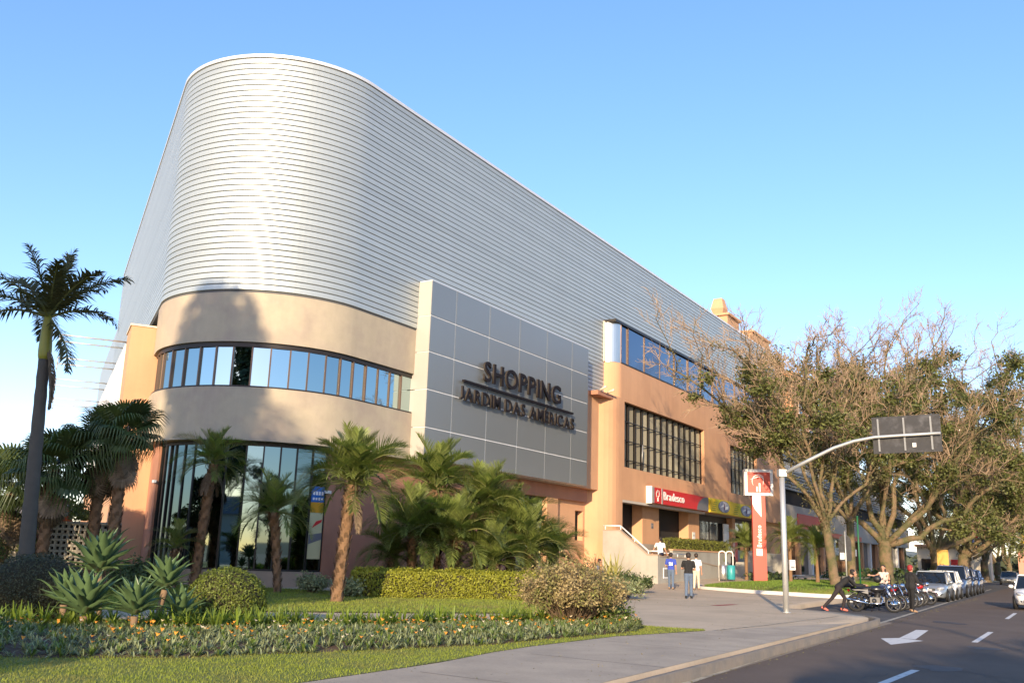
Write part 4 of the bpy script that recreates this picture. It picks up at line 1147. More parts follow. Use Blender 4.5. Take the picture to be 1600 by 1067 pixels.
for p in inbed(430, G4, 0.06, 0.8):
    h = rng.uniform(0.12, 0.20); c = p + np.array([0,0,h]); mi = 0 if rng.random() < 0.72 else 1
    rr = rng.uniform(0.022, 0.036); tz = rng.normal(0, 0.35, 2)
    pts = [c]
    for k in range(8):
        a = k*math.pi/4; q = rr*(1 if k % 2 == 0 else 0.7); dx, dy = q*math.cos(a), q*math.sin(a); pts.append(c + np.array([dx, dy, 0.012 + tz[0]*dx + tz[1]*dy - 0.8*abs(dy)]))
    fmb.add(pts, [(0, 1+k, 1+(k+1) % 8) for k in range(8)], mi)
    fmb.add([p-[0.003,0,0], p+[0.003,0,0], c], [(0,1,2)], 2)
tag(fmb.build("flowers", (m_flow, m_floww, m_strap)), "small orange and cream daisy flowers scattered over the flower bed", "flowers", kind='stuff')
P = inbed(230, G4, 0.74, 1.0, 0.30, 0.93)
tag(blades(P, 18, 0.36, 0.017, mat("fresh_strap_leaf", (0.16, 0.22, 0.03), rough=0.55, island=0.35, trans=0.3), "strap_leaf_plants", (35,85), 0.55), "row of arching strap-leaved plants along the back of the flower bed", "ground cover", kind='stuff')
P = inbed(200, G4, 0.45, 0.95, 0.0, 0.32)
tag(blades(P, 16, 0.30, 0.016, m_shrubg, "bed_undergrowth", (30,80), 0.55), "dark leafy undergrowth round the agaves", "ground cover", kind='stuff')
P = inbed(240, np.stack([np.array([[-4.3,33.4,0.19],[0.6,32.4,0.19],[3.6,31.5,0.19]]), np.array([[-2.6,39,0.19],[0.8,42,0.19],[3.8,43,0.19]])], 1), 0, 1)
tag(blades(P, 16, 0.7, 0.02, m_shrubg, "palm_undergrowth", (30,80), 0.55), "dark leafy undergrowth at the foot of the palm cluster", "ground cover", kind='stuff')
# ------------------------------------------------------------------ street trees
m_bark = mat("tree_bark", (0.175, 0.12, 0.07), rough=0.95, var=0.45, vscale=5, bump=1.0, bscale=14, col2=(0.085, 0.085, 0.035), c2scale=1.6, c2lo=0.42, c2hi=0.6)
m_twigb = mat("bare_twig", (0.36, 0.255, 0.165), rough=0.9, island=0.25)
m_tleaf = mat("mistletoe_leaf", (0.105, 0.118, 0.030), rough=0.6, island=0.4, trans=0.2)
m_tleaf2 = mat("epiphyte_leaf", (0.115, 0.105, 0.045), rough=0.75, island=0.4, trans=0.15)

def rot_about(v, ax, a):
    ax = ax/np.linalg.norm(ax); return v*math.cos(a) + np.cross(ax, v)*math.sin(a) + ax*(ax@v)*(1-math.cos(a))
def street_tree(loc, H, spread, label, seed, clear=None, limbs=None, trunk_h=2.6, r0=0.36, clumps=26, fine=1.0, group=None, lean=(0,0), clump_size=0.85, leafn=200, epi=11000):
    r_ = np.random.default_rng(seed)
    root = thing("street_tree", label, "tree", loc, 0, group)
    tk = MB(); tw = MB(); nodes = []; barkpts = []
    def limb(p0, p1, ra, rb, nseg, wig, mb, sides, mid=None):
        p0 = np.array(p0, float); p1 = np.array(p1, float); L = np.linalg.norm(p1-p0)
        t = np.linspace(0, 1, nseg+1)[:,None]
        P = p0*(1-t) + p1*t
        if mid is not None: P = p0*(1-t)**2 + 2*np.array(mid)*t*(1-t) + p1*t**2
        n = r_.normal(0, wig*L, (nseg+1, 3))*np.sin(np.pi*t); n = (n + np.roll(n,1,0))/1.5; n[0] = n[-1] = 0
        P = P + n; rad = np.linspace(ra, rb, nseg+1)
        mb.tube(P, rad, sides, 0, True, sides > 4)
        return P, rad
    base = np.array([0,0,-0.25]); fork = np.array([lean[0], lean[1], trunk_h])
    P, rad = limb(base, fork, r0*1.15, r0*0.92, 8, 0.012, tk, 14)
    fl = np.array([[r0*1.7, r0*1.3, r0*1.12]])
    tk.tube([base, base+[0,0,0.28], base+[0,0,0.8]], fl[0], 14)
    if limbs is None:
        k = 6; limbs = []
        for i in range(k):
            a = 6.283*i/k + r_.uniform(-0.4, 0.4); rr = spread*r_.uniform(0.45, 0.9)
            limbs.append((rr*math.cos(a), rr*math.sin(a), H*r_.uniform(0.62, 0.8)))
        limbs.append((r_.normal(0,0.6), r_.normal(0,0.6), H*0.85))
    def children(P, rad, lvl):
        """grow side branches along a limb"""
        L = np.linalg.norm(P[-1]-P[0]); out = []
        cfg = {0: (10, 0.44, 0.62), 1: (9, 0.46, 0.55), 2: (7, 0.50, 0.5)}[lvl]
        n = int(cfg[0]*(fine if lvl else 1))
        for i in range(n):
            t = 0.28 + 0.72*(i+r_.random()*0.8)/n; t = min(t, 1.0)
            q = t*(len(P)-1); i0 = min(int(q), len(P)-2); p = P[i0] + (P[i0+1]-P[i0])*(q-i0)
            d = unit(P[i0+1]-P[i0]); ax = unit(np.cross(d, r_.normal(0,1,3)))
            dd = rot_about(d, ax, R(r_.uniform(25, 62)))
            dd = unit(dd + np.array([0,0,0.16 + 0.10*lvl]))
            l = L*cfg[1]*r_.uniform(0.6, 1.15)*(1.1-0.4*t)
            l = {0: max(l, 2.0), 1: max(l, 1.0), 2: max(l, 0.45)}[lvl]
            ra = max(rad[i0]*cfg[2], 0.008)
            if clear and (p+dd*l)[0] < clear[0] and (p+dd*l)[2] < clear[1]: continue
            out.append((p, p+dd*l, ra))
        return out
    for tgt in limbs:
        r1 = r0*r_.uniform(0.36, 0.55)
        mid = tgt[3:6] if len(tgt) > 3 else fork*0.45 + np.array(tgt[:3])*0.55 + np.array([tgt[0]*0.12, tgt[1]*0.12, -0.8]) + r_.normal(0, 0.5, 3)
        tgt = tgt[:3]
        st = fork - np.array([0,0,r_.uniform(0.0, 0.5)])
        P0, rd0 = limb(st, tgt, r1, 0.045, 14, 0.035, tk, 9, mid)
        barkpts.append(P0[:11])
        nodes += [P0[k] for k in (6,9,12)]
        for (a, b, ra) in children(P0, rd0, 0):
            P1, rd1 = limb(a, b, min(ra, 0.10), 0.018, 6, 0.06, tk, 6)
            nodes += [P1[3], P1[-1]]; barkpts.append(P1[:3])
            for (a2, b2, ra2) in children(P1, rd1, 1):
                P2, rd2 = limb(a2, b2, min(ra2, 0.034), 0.012, 4, 0.08, tw, 3)
                for (a3, b3, ra3) in children(P2, rd2, 2):
                    limb(a3, b3, 0.014, 0.006, 3, 0.10, tw, 3)
    tk.build("trunk", m_bark, root); tw.build("branches", m_twigb, root)
    nd = np.array(nodes); nd = nd[nd[:,2] < 0.80*nd[:,2].max()]; C = []; N = []
    pick = r_.choice(len(nd), min(clumps, len(nd)), replace=False)
    for i in pick:
        s = clump_size*r_.uniform(0.45, 1.25); n = int(leafn*s*s/0.7)
        d = unit(r_.normal(0,1,(n,3))); q = nd[i] + d*np.array([s, s, s*0.8])*(r_.random((n,1))**0.45)*(0.7+0.3*np.sin(d[:,:1]*5+d[:,1:2]*4))
        C.append(q); N.append(d*0.6+np.array([0,0,0.5]))
    V, F = leaf_quads(np.concatenate(C), np.concatenate(N), 0.105, 0.5, seed, 0.7)
    # epiphytes clothing the thick limbs
    bp = np.concatenate(barkpts); n = epi
    q = bp[r_.integers(0, len(bp)-1, n)]; d = unit(r_.normal(0,1,(n,3)))
    q = q + d*r_.uniform(0.05, 0.26, (n,1)) + r_.normal(0, 0.16, (n,3))
    V2, F2 = leaf_quads(q, d, 0.065, 0.5, seed+1, 0.8)
    me = npmesh("foliage", np.concatenate([V, V2]), np.concatenate([F, F2+len(V)]), (m_tleaf, m_tleaf2), [0]*len(F)+[1]*len(F2))
    link("foliage", me, root)
    return root
# x to the right, y away from the viewer: local limb targets
street_tree((17.5, 50.4, 0.45), 15, 8, "nearest street tree with a forked trunk, its long bare limbs reaching over the bank signs", 1, (-1.2, 7.6),
    limbs=[(-8.7, 0.6, 11.6, -3.2, 0.0, 8.6), (-5.6, -1.0, 12.6, -2.2, -0.4, 8.4), (-4.0, 2.0, 12.6), (-1.6, -2.0, 12.6), (2.2, 1.0, 12.2), (0.8, 4.0, 11.5), (4.6, -1.5, 11.0)],
    trunk_h=3.4, r0=0.23, clumps=44, lean=(-0.4, 0.1), clump_size=1.05)
street_tree((22.6, 62.0, 0.5), 18, 8, "street tree behind the overhead sign pole arm, with pale curving limbs", 2,
    limbs=[(-5.5, -1.0, 12.6), (-2.5, -2.5, 14.6), (1.5, 0, 15.2), (3.5, -3.0, 14.4), (0.5, 3.5, 14), (5.5, 1.0, 12.5)], trunk_h=4.2, r0=0.26, clumps=52, clump_size=1.2)
street_tree((25.6, 64.0, 0.45), 18.5, 10, "large mossy street tree behind the motorcycles, limbs spreading left and right", 3,
    limbs=[(-7.0, 0.5, 12.5), (-3.5, -2.5, 15.5), (0.5, -1.5, 16.4), (4.5, -1.0, 15.8), (9.5, 0.5, 14.0), (6.0, -4.0, 12.5), (1.0, 4.0, 15), (8.5, -2.5, 9.0)], trunk_h=2.8, r0=0.42, clumps=78, clump_size=1.4)
street_tree((36.5, 80.5, 0.4), 18.5, 9, "street tree behind the parked cars, left of the yellow board", 4, trunk_h=2.6, r0=0.48, clumps=130, fine=0.85, clump_size=1.5,
    limbs=[(-6.5,0,14), (-2.5,-2,17), (2.5,-2,18), (7.5,-1,16.5), (11,0,14), (8,-4,10), (0,4,16)])
street_tree((40.5, 84, 0.4), 16, 9, "street tree directly behind the yellow board", 5, trunk_h=2.4, r0=0.45, clumps=130, fine=0.7, clump_size=1.6,
    limbs=[(-4,0,14), (1.5,-2,17), (6,-2,17), (11,0,14.5), (9,-4,9.5), (3,3,16)])
T6 = street_tree((48.5, 100, 0.3), 17, 10, "shaded street tree beyond the last parked blue car", 6, trunk_h=2.5, r0=0.45, clumps=150, fine=0.6, clump_size=1.8, leafn=150,
    limbs=[(-6,0,15), (-1,-2,18), (5,-2,17.5), (10,-1,15), (11,-4,10.5), (3,3,17)])
for i, (x, y, rz, lab) in enumerate(((60, 119, 1.1, "street tree far down the row, right of the red banner"), (73, 141, 2.3, "second farthest street tree of the row, over the distant grey car"), (89, 168, 4.0, "farthest street tree at the end of the row, over the road bend"))):
    c = copy_tree(T6); c.location = (x, y, 0.2); c.rotation_euler = (0, 0, rz); c['label'] = lab
for o in list(bpy.data.objects):
    if o.get('category') == 'tree' and o.name.startswith('street_tree'): o['group'] = "street trees along the parking bay"

# trees on the viewer's side of the crossing: they stand outside the picture and throw the shade on the corner
m_crown = mat("dense_tree_leaf", (0.05, 0.068, 0.022), rough=0.6, island=0.4)
def shade_tree(loc, crown, label, seed, n=5200, r0=0.35, size=0.20):
    r_ = np.random.default_rng(seed)
    root = thing("shade_tree", label, "tree", loc)
    C = []; N = []
    mb = MB(); top = max(c[2] for c, r in crown)
    mb.tube([(0,0,-0.2), (0.1,0,top*0.4), (crown[0][0][0]*0.6, crown[0][0][1]*0.6, top*0.8)], [r0, r0*0.8, r0*0.3], 10)
    for c, r in crown:
        mb.tube([(0.05,0,top*0.35), (np.array(c)+np.array([0,0,top*0.3]))/2, c], [r0*0.4, r0*0.25, 0.03], 6)
        k = int(n*r[0]*r[2]/6); d = unit(r_.normal(0,1,(k,3))); C.append(np.array(c)+d*np.array(r)*(r_.random((k,1))**0.8)); N.append(d)
    mb.build("trunk", m_bark, root)
    V, F = leaf_quads(np.concatenate(C), np.concatenate(N), size, 0.6, seed, 0.8)
    link("crown", npmesh("crown", V, F, m_crown), root)
    return root
# ------------------------------------------------------------------ stair wall, terrace, planter
def mallbox(mb, x0, x1, y0, y1, z0, z1, mi=0): return mb.box(x0, x1, y0, y1, z0, z1, mi)
st = thing("stair_wall", "sloping grey stair wall with white handrail leading up to the bank entrance", "wall", (*ML(17.4, -4.26), 0), MA)
# local: x along the street, +y towards the building
prof = [(0.0, -0.1), (3.4, -0.1), (3.4, 3.10), (2.35, 3.10), (0.62, 1.78), (0.0, 1.78)]
mb = MB(); mb.poly(prof, 0.0, 0.24, 0, 'x'); mb.build("side_wall", m_graywall, st)
cp = [(-0.03, 1.782), (0.61, 1.782), (2.36, 3.102), (3.4, 3.102), (3.4, 3.16), (2.33, 3.16), (0.58, 1.85), (-0.03, 1.85)]
mb = MB(); mb.poly(cp, -0.03, 0.27, 0, 'x'); mb.build("coping", m_plinth, st)
fw = [(0.242, 1.72), (4.6, 1.66), (7.2, 1.42), (9.9, 1.22)]
V = []
mb = MB()
for (xa, za), (xb, zb) in zip(fw[:-1], fw[1:]):
    ya = 0.0 + 0.012*xa**1.6*0; yb = 0.0
    mb.hexa([(xa,0,-0.1),(xb,0,-0.1),(xb,0.22,-0.1),(xa,0.22,-0.1),(xa,0,za),(xb,0,zb),(xb,0.22,zb),(xa,0.22,za)])
mb.build("front_wall", m_graywall, st)
mb = MB()
for (xa, za), (xb, zb) in zip(fw[:-1], fw[1:]):
    mb.hexa([(xa,-0.03,za+.002),(xb,-0.03,zb+.002),(xb,0.25,zb+.002),(xa,0.25,za+.002),(xa,-0.03,za+0.06),(xb,-0.03,zb+0.06),(xb,0.25,zb+0.06),(xa,0.25,za+0.06)])
mb.build("coping", m_plinth, st)
MB().box(0.24, 9.8, 0.22, 1.55, -0.1, 1.10).build("landing", m_plaza, st)
mb = MB()
for i in range(8):
    mb.box(0.26, 3.2, 1.55 + 0.0*i + 0.27*i*0.8, 3.46, 1.10+0.175*i, 1.10+0.175*(i+1))
mb.build("steps", m_plaza, st)
rl = MB(); r_pts = [(0.12, -0.02, 2.02), (0.12, 0.62, 2.02), (0.12, 2.33, 3.38), (0.12, 3.42, 3.38)]
rl.tube(r_pts[:2], 0.04, 8); rl.tube(r_pts[1:3], 0.04, 8); rl.tube(r_pts[2:], 0.04, 8)
for p, zb in ((0.02, 1.84), (0.62, 1.84), (1.45, 2.5), (2.33, 3.15), (3.3, 3.15)):
    zt = float(np.interp(p, [0, .62, 2.33, 3.4], [2.02, 2.02, 3.38, 3.38])); rl.tube([(0.12, p, zb), (0.12, p, zt)], 0.032, 6)
rl.build("handrail", m_white, st)
rl = MB(); rl.tube([(0.35, 0.1, 1.95), (4.5, 0.1, 1.90)], 0.03, 6)
for x in (1.6, 3.2, 4.4): rl.tube([(x, 0.1, 1.7), (x, 0.1, 1.92)], 0.025, 6)
rl.build("handrail", m_white, st)
vent = MB().box(0.75, 1.55, -0.03, -0.001, 0.55, 1.12).build("vent_frame", m_white, st)
link("vent_grille", MB().box(0.82, 1.48, -0.034, -0.031, 0.62, 1.05).mesh("vent_grille", mat("vent_grille", (0.22,0.21,0.19), rough=0.7, var=0.3, vscale=20)), vent)

pw = thing("planter_wall", "long grey planter wall holding a low hedge in front of the bank windows", "planter", (*ML(24.5, -2.3), 0), MA)
MB().box(0, 11.5, 0, 0.2, 0.1, 2.15).build("front_wall", m_graywall, pw)
MB().box(-0.04, 11.55, -0.05, 0.25, 2.152, 2.24).build("coping", m_orange, pw)
MB().box(0, 11.5, 0.2, 1.49, 0.1, 2.18).build("soil", m_soil, pw)
MB().box(11.5, 11.7, 0, 1.49, 0.1, 2.15).build("end_wall", m_graywall, pw)
a, b = ML(24.6, -1.75), ML(36.0, -1.75)
hedge("hedge", "low green hedge growing in the raised planter before the bank windows", a, b, 0.8, 2.15, 2.85, 9000, 0.055, mat("planter_leaf", (0.16, 0.17, 0.03), rough=0.6, island=0.4, trans=0.25), 9, wob=0.08)
ss = thing("entrance_steps", "three broad grey steps in front of the supermarket door", "steps", (*ML(36.4, -3.4), 0), MA)
for i in range(3):
    MB().box(0, 8.5, 0.34*i, 3.05 if i < 2 else 3.04, 0.2+0.36*i, 0.2+0.36*(i+1)).build("step", m_graywall, ss)
MB().box(-0.25, -0.01, -0.4, 3.0, 0.1, 1.55).build("cheek_wall", m_graywall, ss)
MB().box(8.5, 8.75, -0.3, 3.0, 0.1, 2.3).build("cheek_wall", m_graywall, ss)

# magazine racks and goods in front of the shop
def rack(x, y, z, label, seed, h=1.5, wd=1.1):
    random.seed(seed)
    t = thing("magazine_rack", label, "rack", (*ML(x, y), z), MA)
    f = MB(); f.box(0, wd, 0.3, 0.34, 0, h); f.box(0, 0.03, 0, 0.3, 0, h); f.box(wd-0.03, wd, 0, 0.3, 0, h); f.build("frame", m_white, t)
    for r_ in range(4):
        MB().box(0.03, wd-0.03, 0.0, 0.29, 0.2+0.33*r_, 0.22+0.33*r_).build("shelf", m_white, t)
        for k in range(4):
            link("magazine", MB().hexa([(0,0.02,0),(0.2,0.02,0),(0.2,0.05,0),(0,0.05,0),(0,0.12,0.27),(0.2,0.12,0.27),(0.2,0.15,0.27),(0,0.15,0.27)]).mesh("magazine", random.choice(pm)), t, (0.06+0.26*k, 0, 0.222+0.33*r_))
    return t
rack(37.6, -1.2, 1.28, "white magazine rack at the top of the steps, nearer the hedge", 1)
rack(39.0, -1.0, 1.28, "white magazine rack at the top of the steps, beside the shop door", 2, 1.3)
bx = thing("price_banner", "red and pink advertising banner standing beside the shop door", "banner", (*ML(41.2, -0.9), 1.28), MA)
MB().box(0, 0.55, 0, 0.03, 0.0, 1.9).build("panel", mat("banner_red", (0.6,0.12,0.09), rough=0.6), bx)
MB().box(-0.45, -0.02, 0.02, 0.05, 0.0, 1.7).build("panel", mat("banner_pink", (0.7,0.42,0.36), rough=0.6, var=0.3, vscale=8), bx)

# ------------------------------------------------------------------ signs on the building
def arc_logo(mb, cx, cz, s, y, mi=0):
    """the white tree-like emblem: two sweeping arcs over two upright bars"""
    def arc(pts, w0, w1):
        pts = np.array(pts); n = len(pts); T = np.gradient(pts, axis=0); T /= np.linalg.norm(T, axis=1)[:,None]; N = np.column_stack([-T[:,1], T[:,0]])
        ww = (w0 + (w1-w0)*np.sin(np.linspace(0.1, np.pi-0.1, n)))[:,None]*s
        a = pts+N*ww; b = pts-N*ww
        V = [(cx+p[0]*s, y, cz+p[1]*s) for p in a] + [(cx+p[0]*s, y, cz+p[1]*s) for p in b]
        V += [(x, y+0.02, z) for x, yy, z in V]
        F = [(i, i+1, n+i+1, n+i) for i in range(n-1)] + [(i, 2*n+i, 2*n+i+1, i+1) for i in range(n-1)] + [(n+i, n+i+1, 3*n+i+1, 3*n+i) for i in range(n-1)]
        mb.add([tuple(v) for v in V], F, mi)
    t = np.linspace(R(215), R(40), 22); arc([(0.62*math.cos(a)-0.02, 0.62*math.sin(a)*1.05+0.1) for a in t], 0.012, 0.055)
    t = np.linspace(0, 1, 24); arc([(-0.80+1.35*q+0.30*math.sin(q*3.0)-0.35*max(0,q-0.72)*2.2, 0.30+0.30*math.sin(q*2.6) - 1.55*max(0,q-0.45)**1.5) for q in t], 0.012, 0.06)
    mb.box(cx-0.02*s, cx+0.13*s, y, y+0.02, cz-0.88*s, cz-0.05*s, mi); mb.box(cx-0.26*s, cx-0.12*s, y, y+0.02, cz-0.88*s, cz-0.38*s, mi)
m_logow = mat("logo_white", (0.85, 0.84, 0.82), rough=0.5)
bs = thing("bank_sign", "long red Bradesco fascia sign with white lettering over the bank entrance", "sign", (MO[0], MO[1], 0), MA)
MB().box(23.85, 34.5, -1.12, -0.82, 5.10, 6.10).build("sign_box", m_red, bs)
MB().box(23.80, 23.846, -1.2, -0.801, 5.05, 6.15).build("end_cap", m_white, bs)
MB().box(23.86, 24.32, -1.15, -1.122, 5.10, 6.10).build("edge_panel", m_galv, bs)
MB().box(24.34, 25.55, -1.135, -1.122, 5.12, 6.08).build("logo_panel", m_red, bs)
MB().box(25.56, 25.74, -1.15, -1.122, 5.10, 6.10).build("divider", m_galv, bs)
lg = MB(); arc_logo(lg, 24.95, 5.62, 0.44, -1.16); lg.build("emblem", m_logow, bs)
lettering(bs, "Bradesco", 25.9, 29.6, 5.40, 0.55, -1.15, m_logow, m_logow, depth=0.03, thick=0.012, gap=0.09)
q = [(34.49, 5.105)] + [(34.49-2.35*math.cos(a), 5.105+0.99*math.sin(a)) for a in np.linspace(0, math.pi/2, 12)] 
mb = MB(); mb.poly(q, -1.128, -1.1225, 0, 'y'); mb.build("corner_panel", m_gray, bs)
m_yel = mat("sign_yellow", (0.80, 0.56, 0.02), rough=0.45, col2=(0.56, 0.56, 0.04), c2scale=0.35, c2lo=0.5, c2hi=0.6)
def yellow(x0, x1, y0, z0, z1, label, tilt=0.0):
    t = thing("shop_sign", label, "sign", (*ML(x0, y0), 0), MA - tilt)
    L = x1-x0
    MB().box(0, L, 0, 0.25, z0, z1).build("sign_box", m_yel, t)
    def oval(rx, rz, y, m, nm):
        o = [(L*0.58+rx*math.cos(a), (z0+z1)/2+0.02+rz*math.sin(a)) for a in np.linspace(0, 2*math.pi, 28, endpoint=False)]
        mb = MB(); mb.poly(o, y-0.01, y, 0, 'y'); return mb.build(nm, m, t)
    oval(1.30, 0.45, -0.004, m_gray, "oval_border"); oval(1.2, 0.405, -0.016, mat("oval_silver", (0.5,0.5,0.56), rough=0.4, col2=(0.16,0.2,0.36), c2scale=1.6, c2lo=0.42, c2hi=0.58, var=0.4, vscale=3), "oval_badge")
    mb = MB(); cx = L*0.58; z = (z0+z1)/2
    mb.poly([(cx-0.95, z-0.1), (cx-0.2, z+0.02), (cx-0.1, z+0.16), (cx-0.5, z+0.10)], -0.034, -0.027, 0, 'y'); mb.poly([(cx+0.15, z-0.2), (cx+0.85, z-0.12), (cx+0.9, z+0.1), (cx+0.3, z+0.05)], -0.034, -0.027, 0, 'y')
    mb.build("oval_emblem", m_logow, t)
    mb = MB(); mb.poly([(cx-0.06, z-0.2), (cx+0.1, z-0.2), (cx+0.06, z+0.26), (cx-0.02, z+0.26)], -0.042, -0.036, 0, 'y'); mb.build("figure_mark", mat("maroon_print", (0.12,0.02,0.03), rough=0.6), t)
    mb = MB()
    for k in range(5): mb.box(0.2+0.15*k, L*0.22+0.1*k, -0.006, -0.001, z0+0.15+0.15*k, z0+0.19+0.15*k)
    mb.build("small_print", mat("green_print", (0.12,0.22,0.03), rough=0.6), t)
yellow(34.9, 40.2, -1.12, 5.08, 6.12, "yellow shop sign with oval badge next to the red Bradesco sign")
yellow(40.25, 46.0, -1.0, 5.08, 6.10, "yellow-green shop sign with oval badge nearest the totem", 0.02)
pst = thing("wall_poster", "dark framed colourful poster in the shop window below the second yellow sign", "poster", (*ML(45.9, -0.05), 0), MA)
MB().box(0, 2.3, 0, 0.08, 2.9, 4.0).build("frame", m_frame, pst)
MB().box(0.12, 2.18, -0.01, -0.001, 3.0, 3.9).build("print", mat("poster_print", (0.45,0.42,0.08), rough=0.5, col2=(0.7,0.13,0.03), c2scale=1.1, c2lo=0.44, c2hi=0.54, var=0.4, vscale=4), pst)
for x, y, z, s, lab in ((28.0-0.9, 0.199, 3.75, 0.35, "small dark plaque on the first orange column of the entrance"), (34.9, 0.199, 3.35, 0.5, "small white notice on the second orange column")):
    t = thing("plaque", lab, "plaque", (*ML(x, y-0.03), z), MA)
    MB().box(-s/2, s/2, 0, 0.028, -s/2, s/2).build("plate", m_gray if s < 0.4 else m_white, t)
    MB().box(-s/2*0.7, s/2*0.7, -0.004, -0.001, -s/2*0.15, s/2*0.2).build("print", m_galv, t)

# ------------------------------------------------------------------ bank totem
m_coral = mat("totem_red", (0.55, 0.06, 0.035), rough=0.4)
tt = thing("bank_totem", "tall red and white Bradesco totem with square emblem box on the grass island", "sign", (15.0, 56.0, 0.45), R(-6))
MB().box(-0.40, 0.36, -0.22, 0.22, -0.1, 5.0).build("column", m_coral, tt)
q = [(-0.385, 4.99), (-0.385, 4.5), (-0.25, 4.2), (-0.02, 3.92), (0.12, 3.75), (0.12, 4.99)]
mb = MB(); mb.poly(q, -0.228, -0.221, 0, 'y'); mb.build("white_sweep", m_logow, tt)
MB().box(0.13, 0.2, -0.228, -0.221, 0.0, 4.99).build("edge_strip", m_coral, tt)
hb = MB().box(-0.83, 0.83, -0.32, 0.32, 5.0, 6.55).build("head_box", m_white, tt)
MB().box(-0.66, 0.66, -0.345, -0.321, 5.17, 6.38).build("emblem_panel", m_coral, tt)
lg = MB(); arc_logo(lg, 0.0, 5.76, 0.62, -0.375); lg.build("emblem", m_logow, tt)
MB().box(-0.22, 0.12, -0.24, -0.23, 1.52, 1.92).build("small_badge", m_logow, tt)
lg = MB(); arc_logo(lg, -0.05, 1.73, 0.16, -0.262); lg.build("small_emblem", m_coral, tt)
vl = lettering(tt, "Bradesco", 0, 1.25, 0, 0.26, -0.24, m_logow, m_logow, depth=0.012, thick=0.015, gap=0.09, join=True, name="lettering", vert=True)
vl.location = (0.08, -0.24, 2.02)
# ------------------------------------------------------------------ overhead sign seen from behind
gp = thing("overhead_sign", "galvanised pole with curved arm carrying a traffic board seen from behind", "sign", (8.58, 29.2, 0.15))
mb = MB(); mb.tube([(0,0,-0.1), (0,0,2.0), (0,0,4.1)], [0.088, 0.085, 0.08], 14); mb.tube([(0,0,0.002),(0,0,0.03)], 0.13, 14); mb.build("pole", m_galv, gp)
MB().box(-0.12, 0.12, -0.12, 0.12, 4.1, 4.32).build("bracket", m_galv, gp)
AD = np.array([math.cos(SA), -math.sin(SA)])
am = [(0.1, 4.22), (0.9, 4.62), (1.6, 4.95), (2.2, 5.14), (2.8, 5.24), (3.6, 5.27), (4.62, 5.30)]
mb = MB(); mb.tube([(AD[0]*t, AD[1]*t, z) for t, z in am], [0.06, 0.056, 0.052, 0.05, 0.048, 0.046, 0.042], 10); mb.build("arm", m_galv, gp)
m_back = mat("sign_back", (0.035, 0.035, 0.038), rough=0.75, var=0.35, vscale=6, col2=(0.07,0.07,0.075), c2scale=3, c2lo=0.5, c2hi=0.7)
bd = link("sign_board", MB().box(2.82, 4.72, 0.10, 0.115, 4.70, 5.80).mesh("sign_board", m_back), gp, (0,0,0), (0, R(-1.0), math.atan2(AD[1], AD[0])))
link("sign_face", MB().box(2.82, 4.72, 0.1155, 0.118, 4.70, 5.80).mesh("sign_face", mat("sign_green", (0.02,0.13,0.06), rough=0.4)), bd)
for x in (3.0, 3.72, 4.46): link("stiffener", MB().box(x-0.025, x+0.025, 0.055, 0.099, 4.76, 5.74).mesh("stiffener", mat("dull_steel", (0.22,0.225,0.23), rough=0.6, metal=0.3)), bd)
link("sticker", MB().box(3.92, 4.02, 0.097, 0.0995, 4.86, 4.98).mesh("sticker", m_white), bd)
cb = thing("control_box", "small white box fixed on the pole of the overhead sign", "box", (8.72, 29.2, 1.42))
MB().box(0, 0.16, -0.07, 0.07, 0, 0.30).build("case", m_white, cb); MB().box(0.02, 0.14, -0.075, -0.071, 0.05, 0.12).build("label_plate", m_gray, cb)

# round-headed road sign seen from behind, green post, yellow board
rs = thing("road_sign", "dark round-topped road sign seen from behind on a thin steel post", "sign", (19.1, 53.3, 0.4))
MB().tube([(0,0,-0.1),(0,0,3.05)], 0.04, 8).build("post", m_galv, rs)
q = [(0.36*math.cos(a), 2.45+0.42*math.sin(a)) for a in np.linspace(0, math.pi, 14)] + [(-0.36, 1.55), (-0.30, 1.42), (0.30, 1.42), (0.36, 1.55)]
mb = MB(); mb.poly(q, 0.05, 0.07, 0, 'y'); mb.build("sign_plate", m_back, rs)
MB().box(-0.30, -0.06, 0.03, 0.048, 1.5, 1.86).build("small_plate", m_white, rs)
gpo = thing("green_post", "slim dark green post right of the round-topped road sign", "post", (20.3, 54.5, 0.4))
MB().tube([(0,0,-0.1),(0,0,3.9)], 0.05, 8).build("post", mat("green_paint", (0.02,0.12,0.05), rough=0.5), gpo)
MB().tube([(0,0,3.9),(0,0,3.97)], 0.07, 8).build("post_cap", MATS["green_paint"], gpo)
yb = thing("yellow_board", "plain yellow board standing behind the parked cars", "board", (35.1, 76.2, 0.35), R(-18))
MB().box(-0.42, 0.42, -0.04, 0.04, 0.9, 2.65).build("panel", mat("board_yellow", (0.52,0.27,0.01), rough=0.5), yb)
MB().tube([(-0.3,0,-0.1),(-0.3,0,0.9)], 0.04, 6).build("leg", m_galv, yb); MB().tube([(0.3,0,-0.1),(0.3,0,0.9)], 0.04, 6).build("leg", m_galv, yb)

